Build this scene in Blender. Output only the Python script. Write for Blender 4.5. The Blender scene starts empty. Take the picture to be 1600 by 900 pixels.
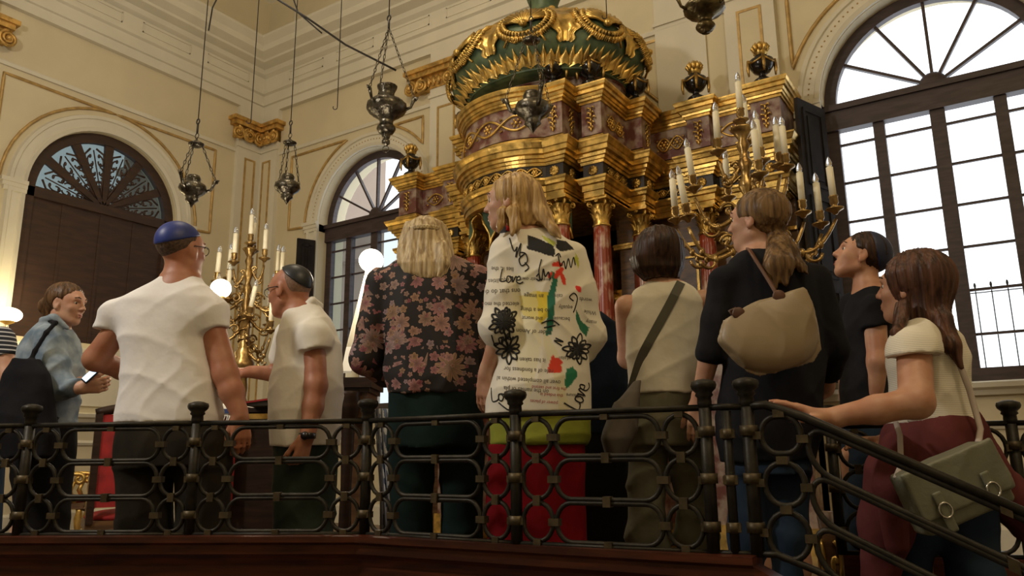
import bpy, math, random
import numpy as np
from mathutils import Vector, Matrix
from mathutils.bvhtree import BVHTree
random.seed(5); np.random.seed(5)
S = bpy.context.scene; C = S.collection
PI = math.pi
# ------------------------------------------------------------------ camera
FPX = 1200.0; PITCH = math.radians(12.2); YAW = math.radians(33); ROLL = math.radians(-0.62)
CAM = np.array([9.41, -7.60, 0.86])
cam = bpy.data.objects.new('camera', bpy.data.cameras.new('camera')); C.objects.link(cam)
cam.data.sensor_width = 36; cam.data.lens = 36*FPX/1600; cam.data.clip_start = .02
RC = Matrix.Rotation(YAW, 4, 'Z') @ Matrix.Rotation(PI/2+PITCH, 4, 'X') @ Matrix.Rotation(ROLL, 4, 'Z')
cam.matrix_world = Matrix.Translation(Vector(CAM)) @ RC
S.camera = cam
RCn = np.array(RC.to_3x3())
FW = np.array([-math.sin(YAW), math.cos(YAW), 0]); RT = np.array([math.cos(YAW), math.sin(YAW), 0])
def ray(u, v): return RCn @ np.array([(u-800)/FPX, -(v-450)/FPX, -1.0])
def atY(u, v, y): d = ray(u, v); return CAM + d*((y-CAM[1])/d[1])
def atX(u, v, x): d = ray(u, v); return CAM + d*((x-CAM[0])/d[0])
def atD(u, v, D): d = ray(u, v); return CAM + d*(D/(d @ FW))
def W2K(p): q = np.asarray(p, float)-CAM; return np.array([q @ RT, q @ FW, q[2]+CAM[2]])
def K2W(P):
    P = np.asarray(P, float)
    return CAM*np.array([1, 1, 0]) + P[..., 0:1]*RT + P[..., 1:2]*FW + P[..., 2:3]*np.array([0, 0, 1.])
# ------------------------------------------------------------------ world and lights
S.view_settings.view_transform = 'Standard'; S.view_settings.look = 'None'
S.view_settings.gamma = 1; S.view_settings.exposure = 0.1
try: S.view_settings.use_curve_mapping = False
except Exception: pass
w = bpy.data.worlds.new('sky'); S.world = w; w.use_nodes = True
bg = w.node_tree.nodes['Background']; bg.inputs[0].default_value = (.93, .97, 1, 1); bg.inputs[1].default_value = 2.2
def light(name, kind, loc, energy, col, size=.3, rot=None, size_y=None):
    l = bpy.data.lights.new(name, kind); l.energy = energy; l.color = col
    if kind == 'AREA':
        l.size = size
        if size_y: l.shape = 'RECTANGLE'; l.size_y = size_y
    else: l.shadow_soft_size = size
    o = bpy.data.objects.new(name, l); C.objects.link(o); o.location = loc
    if rot: o.rotation_euler = rot
    return o
WARM = (1, .85, .64)
light('added_hall_light', 'POINT', (5.2, -8.4, 4.3), 330, (1, .94, .85), .22)  # unseen key lamp added left of the camera to brighten the upper bodies
light('added_hall_light', 'POINT', (5.2, -4.2, 6.9), 140, WARM, .35)  # unseen warm lamp added overhead as fill
light('added_hall_light', 'POINT', (10.5, -6.4, 5.6), 130, (1, .80, .52), .3)  # unseen weaker warm lamp added on the right side
# ------------------------------------------------------------------ materials
MATS = {}
def rgb(c): return (c[0], c[1], c[2], 1)
def mat(name, col, rough=.6, metal=0., col2=None, nscale=6., var=.12, bump=0., bscale=40., spec=.5, stretch=(1, 1, 1), emit=None, es=1., trans=0., sss=0., detail=4., contrast=None, coat=0.):
    if name in MATS: return MATS[name]
    m = bpy.data.materials.new(name); m.use_nodes = True; nt = m.node_tree; N = nt.nodes; L = nt.links
    b = N['Principled BSDF']
    b.inputs['Roughness'].default_value = rough; b.inputs['Metallic'].default_value = metal
    b.inputs['Specular IOR Level'].default_value = spec
    b.inputs['Transmission Weight'].default_value = trans
    if coat: b.inputs['Coat Weight'].default_value = coat
    if sss:
        b.inputs['Subsurface Weight'].default_value = sss; b.inputs['Subsurface Radius'].default_value = (.01, .004, .002); b.inputs['Subsurface Scale'].default_value = 1
    tc = N.new('ShaderNodeTexCoord'); mp = N.new('ShaderNodeMapping'); mp.inputs['Scale'].default_value = stretch
    L.new(tc.outputs['Object'], mp.inputs[0])
    nz = N.new('ShaderNodeTexNoise'); nz.inputs['Scale'].default_value = nscale; nz.inputs['Detail'].default_value = detail
    L.new(mp.outputs[0], nz.inputs['Vector'])
    rp = N.new('ShaderNodeValToRGB')
    c2 = col2 if col2 else tuple(max(0, x*(1-var)) for x in col)
    c1 = col if col2 else tuple(min(1, x*(1+var*.5)) for x in col)
    lo, hi = contrast if contrast else (.35, .65)
    rp.color_ramp.elements[0].position = lo; rp.color_ramp.elements[0].color = rgb(c2)
    rp.color_ramp.elements[1].position = hi; rp.color_ramp.elements[1].color = rgb(c1)
    L.new(nz.outputs['Fac'], rp.inputs[0]); L.new(rp.outputs[0], b.inputs['Base Color'])
    if bump:
        n2 = N.new('ShaderNodeTexNoise'); n2.inputs['Scale'].default_value = bscale; n2.inputs['Detail'].default_value = 3
        L.new(mp.outputs[0], n2.inputs['Vector'])
        bp = N.new('ShaderNodeBump'); bp.inputs['Strength'].default_value = bump; bp.inputs['Distance'].default_value = .01
        L.new(n2.outputs['Fac'], bp.inputs['Height']); L.new(bp.outputs[0], b.inputs['Normal'])
    if emit:
        b.inputs['Emission Color'].default_value = rgb(emit); b.inputs['Emission Strength'].default_value = es
    MATS[name] = m; return m
M_wall = mat('cream_plaster', (.63, .55, .375), .8, nscale=1.5, var=.06, bump=.05, bscale=25)
M_frame = mat('pale_stucco', (.665, .62, .50), .75, nscale=2, var=.05, bump=.04, bscale=30)
M_goldline = mat('painted_gold_line', (.50, .33, .12), .45, .35, var=.25, nscale=12)
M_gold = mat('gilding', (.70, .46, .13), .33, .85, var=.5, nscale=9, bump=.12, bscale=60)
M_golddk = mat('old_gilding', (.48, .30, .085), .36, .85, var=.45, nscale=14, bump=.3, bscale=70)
M_capgold = mat('pilaster_gilding', (.62, .38, .11), .42, .6, var=.4, nscale=14, bump=.2, bscale=50)
M_black = mat('black_lacquer', (.012, .010, .009), .18, nscale=5, var=.3)
M_blackfr = mat('black_frieze', (.018, .014, .012), .4, nscale=5, var=.3)
M_marble = mat('purple_veined_marble', (.34, .26, .21), .35, col2=(.135, .045, .035), nscale=8.5, detail=10, contrast=(.42, .62))
M_redm = mat('red_marble', (.52, .34, .24), .28, col2=(.25, .040, .018), nscale=13, detail=10, contrast=(.50, .68), stretch=(1, 1, .55))
M_brass = mat('antique_brass', (.46, .31, .12), .32, .88, col2=(.22, .13, .045), nscale=16, bump=.2, bscale=50)
M_green = mat('green_patina', (.115, .16, .075), .5, .1, col2=(.035, .065, .035), nscale=6, detail=6)
M_iron = mat('dark_iron', (.030, .026, .019), .5, .6, var=.4, nscale=20, bump=.1, bscale=90)
M_bronze = mat('bronze_collar', (.085, .064, .034), .5, .6, var=.35, nscale=25, bump=.1, bscale=90)
M_mahog = mat('mahogany', (.085, .020, .008), .38, spec=.3, col2=(.035, .009, .005), nscale=5, stretch=(1, 1, 9))
M_wood = mat('dark_walnut', (.035, .017, .010), .45, spec=.25, col2=(.018, .009, .006), nscale=6, stretch=(1, 1, 7))
M_woodm = mat('brown_carved_wood', (.15, .075, .03), .42, col2=(.06, .028, .012), nscale=6, stretch=(1, 1, 5))
M_winwood = mat('window_wood', (.060, .038, .040), .5, col2=(.035, .022, .022), nscale=5, stretch=(1, 1, 6))
M_shutter = mat('shutter_paint', (.022, .018, .016), .8, spec=.15, var=.3, nscale=6)
M_panel = mat('brown_shutter_panel', (.050, .022, .012), .55, col2=(.028, .013, .008), nscale=3, stretch=(1, 1, 6))
M_silver = mat('tarnished_silver', (.16, .145, .115), .30, .9, col2=(.04, .033, .022), nscale=22, bump=.45, bscale=45, contrast=(.35, .6))
M_wire = mat('black_wire', (.03, .025, .02), .5, .3)
M_candle = mat('ivory_candle', (.82, .76, .58), .45, var=.05)
M_bulb = mat('clear_flame_bulb', (.95, .97, 1), .04, trans=.85, var=.02)
M_globe = mat('glowing_opal_globe', (1, 1, 1), .3, emit=(1, .86, .62), es=9)
M_paper = mat('white_paper', (.82, .80, .74), .7, var=.04)  # plain white paper of the open book
M_floor = mat('stone_floor', (.10, .075, .05), .35, col2=(.06, .042, .03), nscale=3)
M_parq = mat('platform_boards', (.16, .09, .045), .4, col2=(.08, .045, .022), nscale=4, stretch=(1, 8, 1))
M_redvel = mat('red_velvet', (.30, .012, .012), .8, var=.3, nscale=10, bump=.1)
M_greenvel = mat('green_velvet', (.045, .085, .05), .85, var=.4, nscale=8)
M_ceil = mat('ceiling_plaster', (.66, .60, .46), .85, var=.05)
M_ext = mat('courtyard_render', (.30, .23, .18), .9, var=.1, nscale=1)
def glass(name, tint, alpha, rough=.05):
    m = bpy.data.materials.new(name); m.use_nodes = True; nt = m.node_tree; N = nt.nodes; L = nt.links
    out = N['Material Output']; N.remove(N['Principled BSDF'])
    t = N.new('ShaderNodeBsdfTransparent'); t.inputs[0].default_value = rgb(tint)
    g = N.new('ShaderNodeBsdfGlossy'); g.inputs['Roughness'].default_value = rough
    nz = N.new('ShaderNodeTexNoise'); nz.inputs['Scale'].default_value = 3
    mr = N.new('ShaderNodeMapRange'); mr.inputs['To Min'].default_value = alpha*.8; mr.inputs['To Max'].default_value = alpha*1.2
    L.new(nz.outputs['Fac'], mr.inputs['Value'])
    mx = N.new('ShaderNodeMixShader'); L.new(mr.outputs[0], mx.inputs[0]); L.new(t.outputs[0], mx.inputs[1]); L.new(g.outputs[0], mx.inputs[2])
    L.new(mx.outputs[0], out.inputs[0]); return m
M_glass = glass('window_glass', (.95, .97, 1), .04)
M_glassdim = glass('dimmed_window_glass', (.42, .46, .48), .05)  # grey tint in the glass stands in for duller daylight behind the panes
# ------------------------------------------------------------------ mesh builder
class MB:
    def __init__(s): s.v = []; s.f = []; s.sm = []
    def add(s, vs, fs, smooth=True):
        o = len(s.v); s.v.extend([tuple(map(float, p)) for p in vs]); s.f.extend([tuple(i+o for i in f) for f in fs]); s.sm.extend([smooth]*len(fs)); return s
    def box(s, a, b, R=None, org=None):
        x0, y0, z0 = a; x1, y1, z1 = b
        vs = [(x0, y0, z0), (x1, y0, z0), (x1, y1, z0), (x0, y1, z0), (x0, y0, z1), (x1, y0, z1), (x1, y1, z1), (x0, y1, z1)]
        if R is not None: vs = [tuple(np.array(org)+np.array(R) @ np.array(p)) for p in vs]
        return s.add(vs, [(0, 3, 2, 1), (4, 5, 6, 7), (0, 1, 5, 4), (1, 2, 6, 5), (2, 3, 7, 6), (3, 0, 4, 7)], False)
    def lathe(s, prof, c=(0, 0, 0), n=20, lobes=0, lobe_amp=0., R=None, axis=None, sx=1., sy=1.):
        vs = []; m = len(prof)
        for i in range(n):
            a = 2*PI*i/n
            for (r, z) in prof:
                rr = r*(1+lobe_amp*math.cos(lobes*a)) if lobes else r
                vs.append((rr*math.cos(a)*sx, rr*math.sin(a)*sy, z))
        fs = []
        for i in range(n):
            j = (i+1) % n
            for k in range(m-1): fs.append((i*m+k, j*m+k, j*m+k+1, i*m+k+1))
        vs = np.array(vs)
        if R is not None: vs = vs @ np.array(R).T
        vs = vs+np.array(c)
        if prof[0][0] > 1e-4: fs.append(tuple(i*m for i in range(n))[::-1])
        if prof[-1][0] > 1e-4: fs.append(tuple(i*m+m-1 for i in range(n)))
        return s.add(vs, fs)
    def tube(s, pts, r, n=8, closed=False, cap=True, flat=1.):
        P = [np.array(p, float) for p in pts]; m = len(P)
        rs = r if hasattr(r, '__len__') else [r]*m
        vs = []; up = np.array([0.137, 0.21, 0.968]); prevn = None
        for i in range(m):
            if closed: t = P[(i+1) % m]-P[i-1]
            else: t = P[min(i+1, m-1)]-P[max(i-1, 0)]
            L = np.linalg.norm(t); t = t/L if L > 1e-9 else np.array([0, 0, 1.])
            if prevn is None:
                a = np.cross(t, up)
                if np.linalg.norm(a) < .05: a = np.cross(t, np.array([1., 0, 0]))
            else: a = prevn-t*(prevn @ t)
            a = a/np.linalg.norm(a); prevn = a; b = np.cross(t, a)
            for k in range(n):
                q = 2*PI*k/n; vs.append(P[i]+rs[i]*(math.cos(q)*a+flat*math.sin(q)*b))
        fs = []
        for i in range(m if closed else m-1):
            j = (i+1) % m
            for k in range(n):
                l = (k+1) % n; fs.append((i*n+k, i*n+l, j*n+l, j*n+k))
        if not closed and cap: fs.append(tuple(range(n))[::-1]); fs.append(tuple((m-1)*n+k for k in range(n)))
        return s.add(vs, fs)
    def ell(s, c, r, R=None, n=12, m=8):
        vs = []; fs = []
        for i in range(m+1):
            a = PI*i/m
            for k in range(n):
                b = 2*PI*k/n; vs.append((r[0]*math.sin(a)*math.cos(b), r[1]*math.sin(a)*math.sin(b), r[2]*math.cos(a)))
        for i in range(m):
            for k in range(n):
                l = (k+1) % n; fs.append((i*n+k, (i+1)*n+k, (i+1)*n+l, i*n+l))
        vs = np.array(vs)
        if R is not None: vs = vs @ np.array(R).T
        return s.add(vs+np.array(c), fs)
    def prism(s, poly, y0, y1, fn=None, smooth=False):   # poly in (x,z), extruded in y
        n = len(poly); vs = [(x, y0, z) for x, z in poly]+[(x, y1, z) for x, z in poly]
        fs = [tuple(range(n)), tuple(range(2*n-1, n-1, -1))]+[(i, n+i, n+(i+1) % n, (i+1) % n) for i in range(n)]
        if fn: vs = [fn(*p) for p in vs]
        return s.add(vs, fs, smooth)
    def slab(s, poly, z0, z1):
        n = len(poly); vs = [(x, y, z0) for x, y in poly]+[(x, y, z1) for x, y in poly]
        return s.add(vs, [tuple(range(n))[::-1], tuple(range(n, 2*n))]+[(i, (i+1) % n, n+(i+1) % n, n+i) for i in range(n)], False)
    def sweep(s, path, prof, closed=False, side=1, smooth=False):   # plan path (x,y); prof (out,z); miter
        P = [np.array(p, float) for p in path]; n = len(P); m = len(prof); vs = []
        for i in range(n):
            def nrm(a, b):
                t = b-a; t = t/np.linalg.norm(t); return np.array([t[1], -t[0]])*side
            if closed: n1 = nrm(P[i-1], P[i]); n2 = nrm(P[i], P[(i+1) % n])
            else:
                n1 = nrm(P[max(i-1, 0)], P[max(i-1, 0)+1]); n2 = nrm(P[min(i, n-2)], P[min(i, n-2)+1])
            b = n1+n2; d = b @ b
            mi = b*2/d if d > .05 else n1
            for o, z in prof: vs.append((P[i][0]+mi[0]*o, P[i][1]+mi[1]*o, z))
        fs = []
        for i in range(n if closed else n-1):
            j = (i+1) % n
            for k in range(m-1): fs.append((i*m+k, j*m+k, j*m+k+1, i*m+k+1) if side > 0 else (i*m+k, i*m+k+1, j*m+k+1, j*m+k))
        if not closed: fs.append(tuple(range(m))); fs.append(tuple((n-1)*m+k for k in range(m))[::-1])
        return s.add(vs, fs, smooth)
    def build(s, name, m, parent=None, origin=(0, 0, 0), kind=None, label=None, cat=None, group=None):
        me = bpy.data.meshes.new(name); og = np.array(origin, float)
        V = np.array(s.v)-og
        me.from_pydata([tuple(p) for p in V], [], s.f); me.update()
        me.polygons.foreach_set('use_smooth', s.sm); me.materials.append(m)
        o = bpy.data.objects.new(name, me); C.objects.link(o)
        if parent is not None: o.parent = parent
        else: o.location = tuple(og)
        return tag(o, label, cat, group, kind)
def tag(o, label=None, cat=None, group=None, kind=None):
    if label: o['label'] = label
    if cat: o['category'] = cat
    if group: o['group'] = group
    if kind: o['kind'] = kind
    return o
def thing(name, label, cat, loc=(0, 0, 0), group=None):
    o = bpy.data.objects.new(name, None); C.objects.link(o); o.location = tuple(float(x) for x in loc); o.empty_display_size = .1
    return tag(o, label, cat, group)
def sub(mb, name, m, root, base=(0, 0, 0), label=None):   # verts of mb in world; root empty at base
    return mb.build(name, m, parent=root, origin=base, label=label)
def dup(root, loc, label=None):
    r = root.copy(); C.objects.link(r); r.location = tuple(loc)
    if label: r['label'] = label
    for ch in root.children:
        c = ch.copy(); C.objects.link(c); c.parent = r
        for g in ch.children:
            d = g.copy(); C.objects.link(d); d.parent = c
    return r
def struct(mb, name, m): return mb.build(name, m, kind='structure')
def Rzm(a): c, s = math.cos(a), math.sin(a); return np.array([[c, -s, 0], [s, c, 0], [0, 0, 1]])
def Rxm(a): c, s = math.cos(a), math.sin(a); return np.array([[1, 0, 0], [0, c, -s], [0, s, c]])
def Rym(a): c, s = math.cos(a), math.sin(a); return np.array([[c, 0, s], [0, 1, 0], [-s, 0, c]])
# ================================================================== ROOM SHELL
XL = -0.33; XR = 11.2; YB = -15.0; ZC = 9.0; LOW = -0.65
def arch(cx, r, z0, zs, n=24):      # closed outline from lower left, over the arch
    return [(cx-r, z0)]+[(cx+r*math.cos(PI-PI*i/n), zs+r*math.sin(PI*i/n)) for i in range(n+1)]+[(cx+r, z0)]
def wall_with_arches(x0, x1, z0, z1, holes, t, fn):
    mb = MB(); holes = sorted(holes); xs = x0
    def quad(a, b, c, d):
        i = [a, b, c, d]
        mb.add([fn(p[0], 0, p[1]) for p in i], [(0, 1, 2, 3)], False)
    for (cx, r, hz, zs) in holes:
        quad((xs, z0), (cx-r, z0), (cx-r, z1), (xs, z1)); quad((cx-r, z0), (cx+r, z0), (cx+r, hz), (cx-r, hz))
        n = 24
        pa = arch(cx, r, hz, zs, n)[1:-1]
        for i in range(n):
            a, b = pa[i], pa[i+1]; quad(a, b, (b[0], z1), (a[0], z1))
        out = arch(cx, r, hz, zs, n)
        k = len(out)
        for i in range(k):
            a, b = out[i], out[(i+1) % k]
            mb.add([fn(a[0], 0, a[1]), fn(b[0], 0, b[1]), fn(b[0], t, b[1]), fn(a[0], t, a[1])], [(0, 1, 2, 3)], False)
        xs = cx+r
    quad((xs, z0), (x1, z0), (x1, z1), (xs, z1))
    return mb
fb = lambda x, d, z: (x, d, z)                 # back wall: depth d goes outward (+y)
fl = lambda x, d, z: (XL-d, -x, z)             # left wall: along-wall coordinate x = distance from the back wall
WM = (2.05, .97, 1.42, 4.22); WR = (9.12, .97, 1.42, 4.22); WL = (2.40, 1.0, 2.28, 4.10)
struct(wall_with_arches(XL, XR, LOW, ZC, [WM, WR], .5, fb), 'wall_back', M_wall)
struct(wall_with_arches(0, 15, LOW, ZC, [WL, (7.6, 1.0, 2.28, 4.1)], .35, fl), 'wall_left', M_wall)
struct(MB().box((XR, YB, LOW), (XR+.2, .5, ZC)), 'wall_right', M_wall)
struct(MB().box((XL, YB-.2, LOW), (XR, YB, ZC)), 'wall_front', M_wall)
struct(MB().box((XL-.4, YB-.2, ZC), (XR+.2, .5, ZC+.2)), 'ceiling', M_ceil)
struct(MB().box((XL-.4, YB-.2, LOW-.2), (XR+.2, .5, LOW)), 'floor', M_floor)
# blocked recess behind the left window (closed by its shutter)
# --- pilasters, entablature, panels, archivolts
def trim(mb, n, m=M_frame): return struct(mb, 'trim_%d' % n, m)
tn = [0]
def T(mb, m=M_frame): tn[0] += 1; return trim(mb, tn[0], m)
def ent_profile(z0):
    return [(0, z0), (.07, z0), (.07, z0+.13), (.10, z0+.14), (.10, z0+.30), (.14, z0+.32), (.14, z0+.36), (.08, z0+.38), (.08, z0+.62), (.14, z0+.66), (.17, z0+.72), (.30, z0+.76), (.30, z0+.80), (.42, z0+.86), (.42, z0+.96), (.50, z0+1.04), (.50, z0+1.08), (0, z0+1.12)]
mb = MB(); mb.sweep([(XL, -14.9), (XL, 0), (XR, 0), (XR, -14.9)], ent_profile(6.28), side=1)
T(mb)
# small sunk panels on the fascia of the entablature
mb = MB()
for x in np.arange(.35, 10.8, 1.05):
    for (a, b, c, d) in ((x, 6.72, x+.75, 6.735), (x, 6.855, x+.75, 6.87), (x, 6.72, x+.015, 6.87), (x+.735, 6.72, x+.75, 6.87)):
        mb.box((a, -.092, b), (c, -.078, d))
for v in np.arange(.4, 9, 1.05):
    for (a, b, c, d) in ((v, 6.72, v+.75, 6.735), (v, 6.855, v+.75, 6.87), (v, 6.72, v+.015, 6.87), (v+.735, 6.72, v+.75, 6.87)):
        mb.box((XL+.078, -c, b), (XL+.092, -a, d))
T(mb)
# frieze moulding under the frieze (impost line of the panels)
mb = MB()
mb.sweep([(XL, -14.9), (XL, 0), (XR, 0), (XR, -14.9)], [(0, 5.52), (.025, 5.52), (.035, 5.56), (.02, 5.58), (0, 5.58)], side=1); T(mb)
def pilaster(a0, a1, fn, gold=True, proj=.07):
    mb = MB()
    def bx(x0, x1, z0, z1, d0, d1):
        vs = [fn(x, -d, z) for x, d, z in [(x0, d0, z0), (x1, d0, z0), (x1, d0, z1), (x0, d0, z1), (x0, d1, z0), (x1, d1, z0), (x1, d1, z1), (x0, d1, z1)]]
        mb.add(vs, [(0, 1, 2, 3), (7, 6, 5, 4), (0, 4, 5, 1), (1, 5, 6, 2), (2, 6, 7, 3), (3, 7, 4, 0)], False)
    bx(a0, a1, 0, 6.28, -.01, proj); bx(a0-.02, a1+.02, 0, .35, -.01, proj+.04); bx(a0-.015, a1+.015, 5.60, 5.64, proj-.02, proj+.02)
    T(mb)
    if gold:
        g = MB(); i = .13
        x0, x1, z0, z1 = a0+i, a1-i, .9, 5.42
        def bg_(x0, x1, z0, z1): 
            vs = [fn(x, -d, z) for x, d, z in [(x0, proj-.002, z0), (x1, proj-.002, z0), (x1, proj-.002, z1), (x0, proj-.002, z1), (x0, proj+.012, z0), (x1, proj+.012, z0), (x1, proj+.012, z1), (x0, proj+.012, z1)]]
            g.add(vs, [(0, 1, 2, 3), (7, 6, 5, 4), (0, 4, 5, 1), (1, 5, 6, 2), (2, 6, 7, 3), (3, 7, 4, 0)], False)
        bg_(x0, x0+.028, z0, z1); bg_(x1-.028, x1, z0, z1); bg_(x0, x1, z1, z1+.028); bg_(x0, x1, z0-.028, z0)
        T(g, M_goldline)
        c = MB(); vs = [fn(x, -proj-.004, z) for x, z in [(x0+.03, z0), (x1-.03, z0), (x1-.03, z1), (x0+.03, z1)]]
        c.add(vs, [(0, 1, 2, 3)], False); T(c, M_wall)
def spiral(cx, cz, r, turns, sgn, y, fn, mb, rr=.02):
    pts = []
    for i in range(int(turns*14)+1):
        a = i/14*2*PI; q = r*(1-.8*i/(turns*14)); pts.append(fn(cx+sgn*q*math.sin(a), -(y+.03*i/(turns*14)), cz+q*math.cos(a)))
    mb.tube(pts, [rr*(1-.5*i/len(pts)) for i in range(len(pts))], 6)
def ionic(a0, a1, fn, where, proj=.07):
    base = fn((a0+a1)/2, 0, 5.66)
    t = thing('pilaster_capital', 'gilded scroll capital '+where, 'capital', base, 'gilded pilaster capitals')
    mb = MB()
    w = a1-a0
    def bx(m_, x0, x1, z0, z1, d0, d1):
        vs = [fn(x, -d, z) for x, d, z in [(x0, d0, z0), (x1, d0, z0), (x1, d0, z1), (x0, d0, z1), (x0, d1, z0), (x1, d1, z0), (x1, d1, z1), (x0, d1, z1)]]
        m_.add(vs, [(0, 1, 2, 3), (7, 6, 5, 4), (0, 4, 5, 1), (1, 5, 6, 2), (2, 6, 7, 3), (3, 7, 4, 0)], False)
    bx(mb, a0-.10, a1+.10, 6.0, 6.06, proj-.09, proj+.11); bx(mb, a0-.06, a1+.06, 5.93, 6.0, proj-.09, proj+.08)
    sub(mb, 'abacus', M_capgold, t, base)
    for (cx, sg) in ((a0+.0, 1), (a1, -1), (a0+.2, -1), (a1-.2, 1)):
        v = MB(); spiral(cx, 5.80, .105, 2.2, sg, proj+.06, fn, v, .026)
        p = fn(cx, -(proj+.09), 5.80); v.ell(p, (.035, .035, .035), n=8, m=6); sub(v, 'volute', M_capgold, t, base)
    e = MB(); bx(e, a0, a1, 5.74, 5.93, proj-.09, proj+.02)
    n = max(3, int(w/.085))
    for i in range(n):
        x = a0+(i+.5)*w/n; p = fn(x, -(proj+.03), 5.84); e.ell(p, (.032, .032, .06), n=8, m=6)
        for s_ in (-1, 1): e.tube([fn(x+s_*.0, -(proj+.04), 5.90), fn(x+s_*.038, -(proj+.04), 5.84), fn(x, -(proj+.04), 5.76)], .008, 5)
    sub(e, 'egg_band', M_capgold, t, base)
PB = [(-.27, .20, 'in the corner, on the back wall'), (2.78+.42, 3.70, 'left of the green crown'), (7.42, 7.90, 'above the right wing of the ark')]
pilaster(-.33, .12, fb); ionic(-.22, .12, fb, 'on the back wall side of the corner')
pilaster(3.22, 3.78, fb); ionic(3.22-.30, 3.78, fb, 'on the back wall just left of the green crown')
pilaster(7.28, 7.80, fb); pilaster(10.4, 10.9, fb)
pilaster(6.62-.15, 7.2-.15, fb, gold=False, proj=.03)
pilaster(.04, .50, fl); ionic(.16, .56, fl, 'on the left wall side of the corner')
pilaster(3.98, 4.9, fl); ionic(3.86, 5.0, fl, 'at the upper left edge, beyond the shuttered window')
# gold lined triangles in the spandrels and archivolts
def archivolt(cx, r, zs, z0, fn, dots=False):
    mb = MB(); prof = [(r+.005, -.004), (r+.005, .035), (r+.05, .05), (r+.06, .03), (r+.16, .03), (r+.17, .05), (r+.21, .055), (r+.22, .02), (r+.23, -.004)]
    n = 36; vs = []; m = len(prof)
    pl = [(cx-1, z0)]
    rows = [('L', z0)]+[('A', PI-PI*i/n) for i in range(n+1)]+[('R', z0)]
    for k, t_ in rows:
        for (rr, d) in prof:
            if k == 'L': p = (cx-rr, t_)
            elif k == 'R': p = (cx+rr, t_)
            else: p = (cx+rr*math.cos(t_), zs+rr*math.sin(t_))
            vs.append(fn(p[0], -d, p[1]))
    fs = [(i*m+k, (i+1)*m+k, (i+1)*m+k+1, i*m+k+1) for i in range(len(rows)-1) for k in range(m-1)]
    mb.add(vs, fs, False)
    for s_ in (-1, 1):      # impost block
        for (a, b, d, e) in ((.0, .30, .075, .05), (-.0, .28, .06, .0), (0, .26, .05, -.05)):
            x0, x1 = sorted((cx+s_*(r+.0+a), cx+s_*(r+b)))
            vs = [fn(x, -dd, z) for x, dd, z in [(x0, -.3, zs+e-.06), (x1, -.3, zs+e-.06), (x1, -.3, zs+e-.01), (x0, -.3, zs+e-.01), (x0, d, zs+e-.06), (x1, d, zs+e-.06), (x1, d, zs+e-.01), (x0, d, zs+e-.01)]]
            mb.add(vs, [(0, 1, 2, 3), (7, 6, 5, 4), (0, 4, 5, 1), (1, 5, 6, 2), (2, 6, 7, 3), (3, 7, 4, 0)], False)
    T(mb)
    if dots:
        g = MB()
        for i in range(1, 60):
            a = PI*i/60; g.ell(fn(cx+(r+.11)*math.cos(a), -.032, zs+(r+.11)*math.sin(a)), (.009, .009, .009), n=6, m=4)
        T(g, M_goldline)
def spandrel(cx, r, zs, side, fn, xout, ztop=5.42):
    ro = r+.31; g = MB(); pts = [(xout, ztop)]
    # curve along archivolt
    a0 = math.asin(min(1, (ztop-zs)/ro)) if (ztop-zs) < ro else PI/2
    xa = abs(xout-cx); a1 = math.acos(min(.999, xa/ro)) if xa < ro else 0.0
    xc = math.cos(a0)*ro
    cur = [(cx+side*ro*math.cos(a0+(a1-a0)*i/12), zs+ro*math.sin(a0+(a1-a0)*i/12)) for i in range(13)]
    if xa >= ro: cur.append((xout, zs+.02))
    loop = [(xout, ztop)]+cur
    P3 = [fn(x, -.008, z) for x, z in loop]
    Q = []
    for i in range(len(P3)):     # densify straight runs so corners stay sharp
        a, b = np.array(P3[i]), np.array(P3[(i+1) % len(P3)]); k = max(1, int(np.linalg.norm(b-a)/.08))
        for j in range(k): Q.append(a+(b-a)*j/k)
    g.tube(Q, .020, 6, closed=True); T(g, M_goldline)
archivolt(2.05, .97, 4.22, 1.42, fb, True); archivolt(9.12, .97, 4.22, 1.42, fb, True); archivolt(2.40, 1.0, 4.10, 2.28, fl)
spandrel(2.05, .97, 4.22, -1, fb, .42); spandrel(2.05, .97, 4.22, 1, fb, 3.05)
spandrel(9.12, .97, 4.22, -1, fb, 7.92, 5.48); spandrel(9.12, .97, 4.22, 1, fb, 10.3)
spandrel(2.40, 1.0, 4.10, -1, fl, .85); spandrel(2.40, 1.0, 4.10, 1, fl, 3.80)
# gold lined panel right of the crown
g = MB()
for (a, b, c, d) in ((6.05, 5.44, 6.56, 5.47), (6.53, 4.6, 6.56, 5.47)): g.box((a, -.012, b), (c, .0, d))
g.tube([(6.545, -.01, 4.62), (6.2, -.01, 5.0), (5.9, -.01, 5.2)], .018, 6); T(g, M_goldline)
# dado, sill mouldings
mb = MB()
pr = [(0, 1.30), (.05, 1.30), (.07, 1.34), (.11, 1.36), (.12, 1.40), (0, 1.42)]
mb.sweep([(XL, -14.9), (XL, 0), (XR, 0), (XR, -14.9)], pr, side=1)
mb.sweep([(XL, -14.9), (XL, 0), (XR, 0), (XR, -14.9)], [(0, 1.02), (.02, 1.02), (.035, 1.05), (.02, 1.08), (0, 1.08)], side=1); T(mb)
mb = MB(); mb.box((XL, -3.60, 2.14), (XL+.14, -1.2, 2.20)); mb.box((XL, -3.56, 2.08), (XL+.08, -1.24, 2.14)); mb.box((XL, -3.5, 1.50), (XL+.03, -1.3, 2.08)); T(mb)
mb = MB(); mb.sweep([(XL, -14.9), (XL, 0), (XR, 0), (XR, -14.9)], [(0, 0), (.035, 0), (.035, .22), (.02, .25), (0, .25)], side=1); struct(mb, 'baseboard_back', M_frame)
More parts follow.
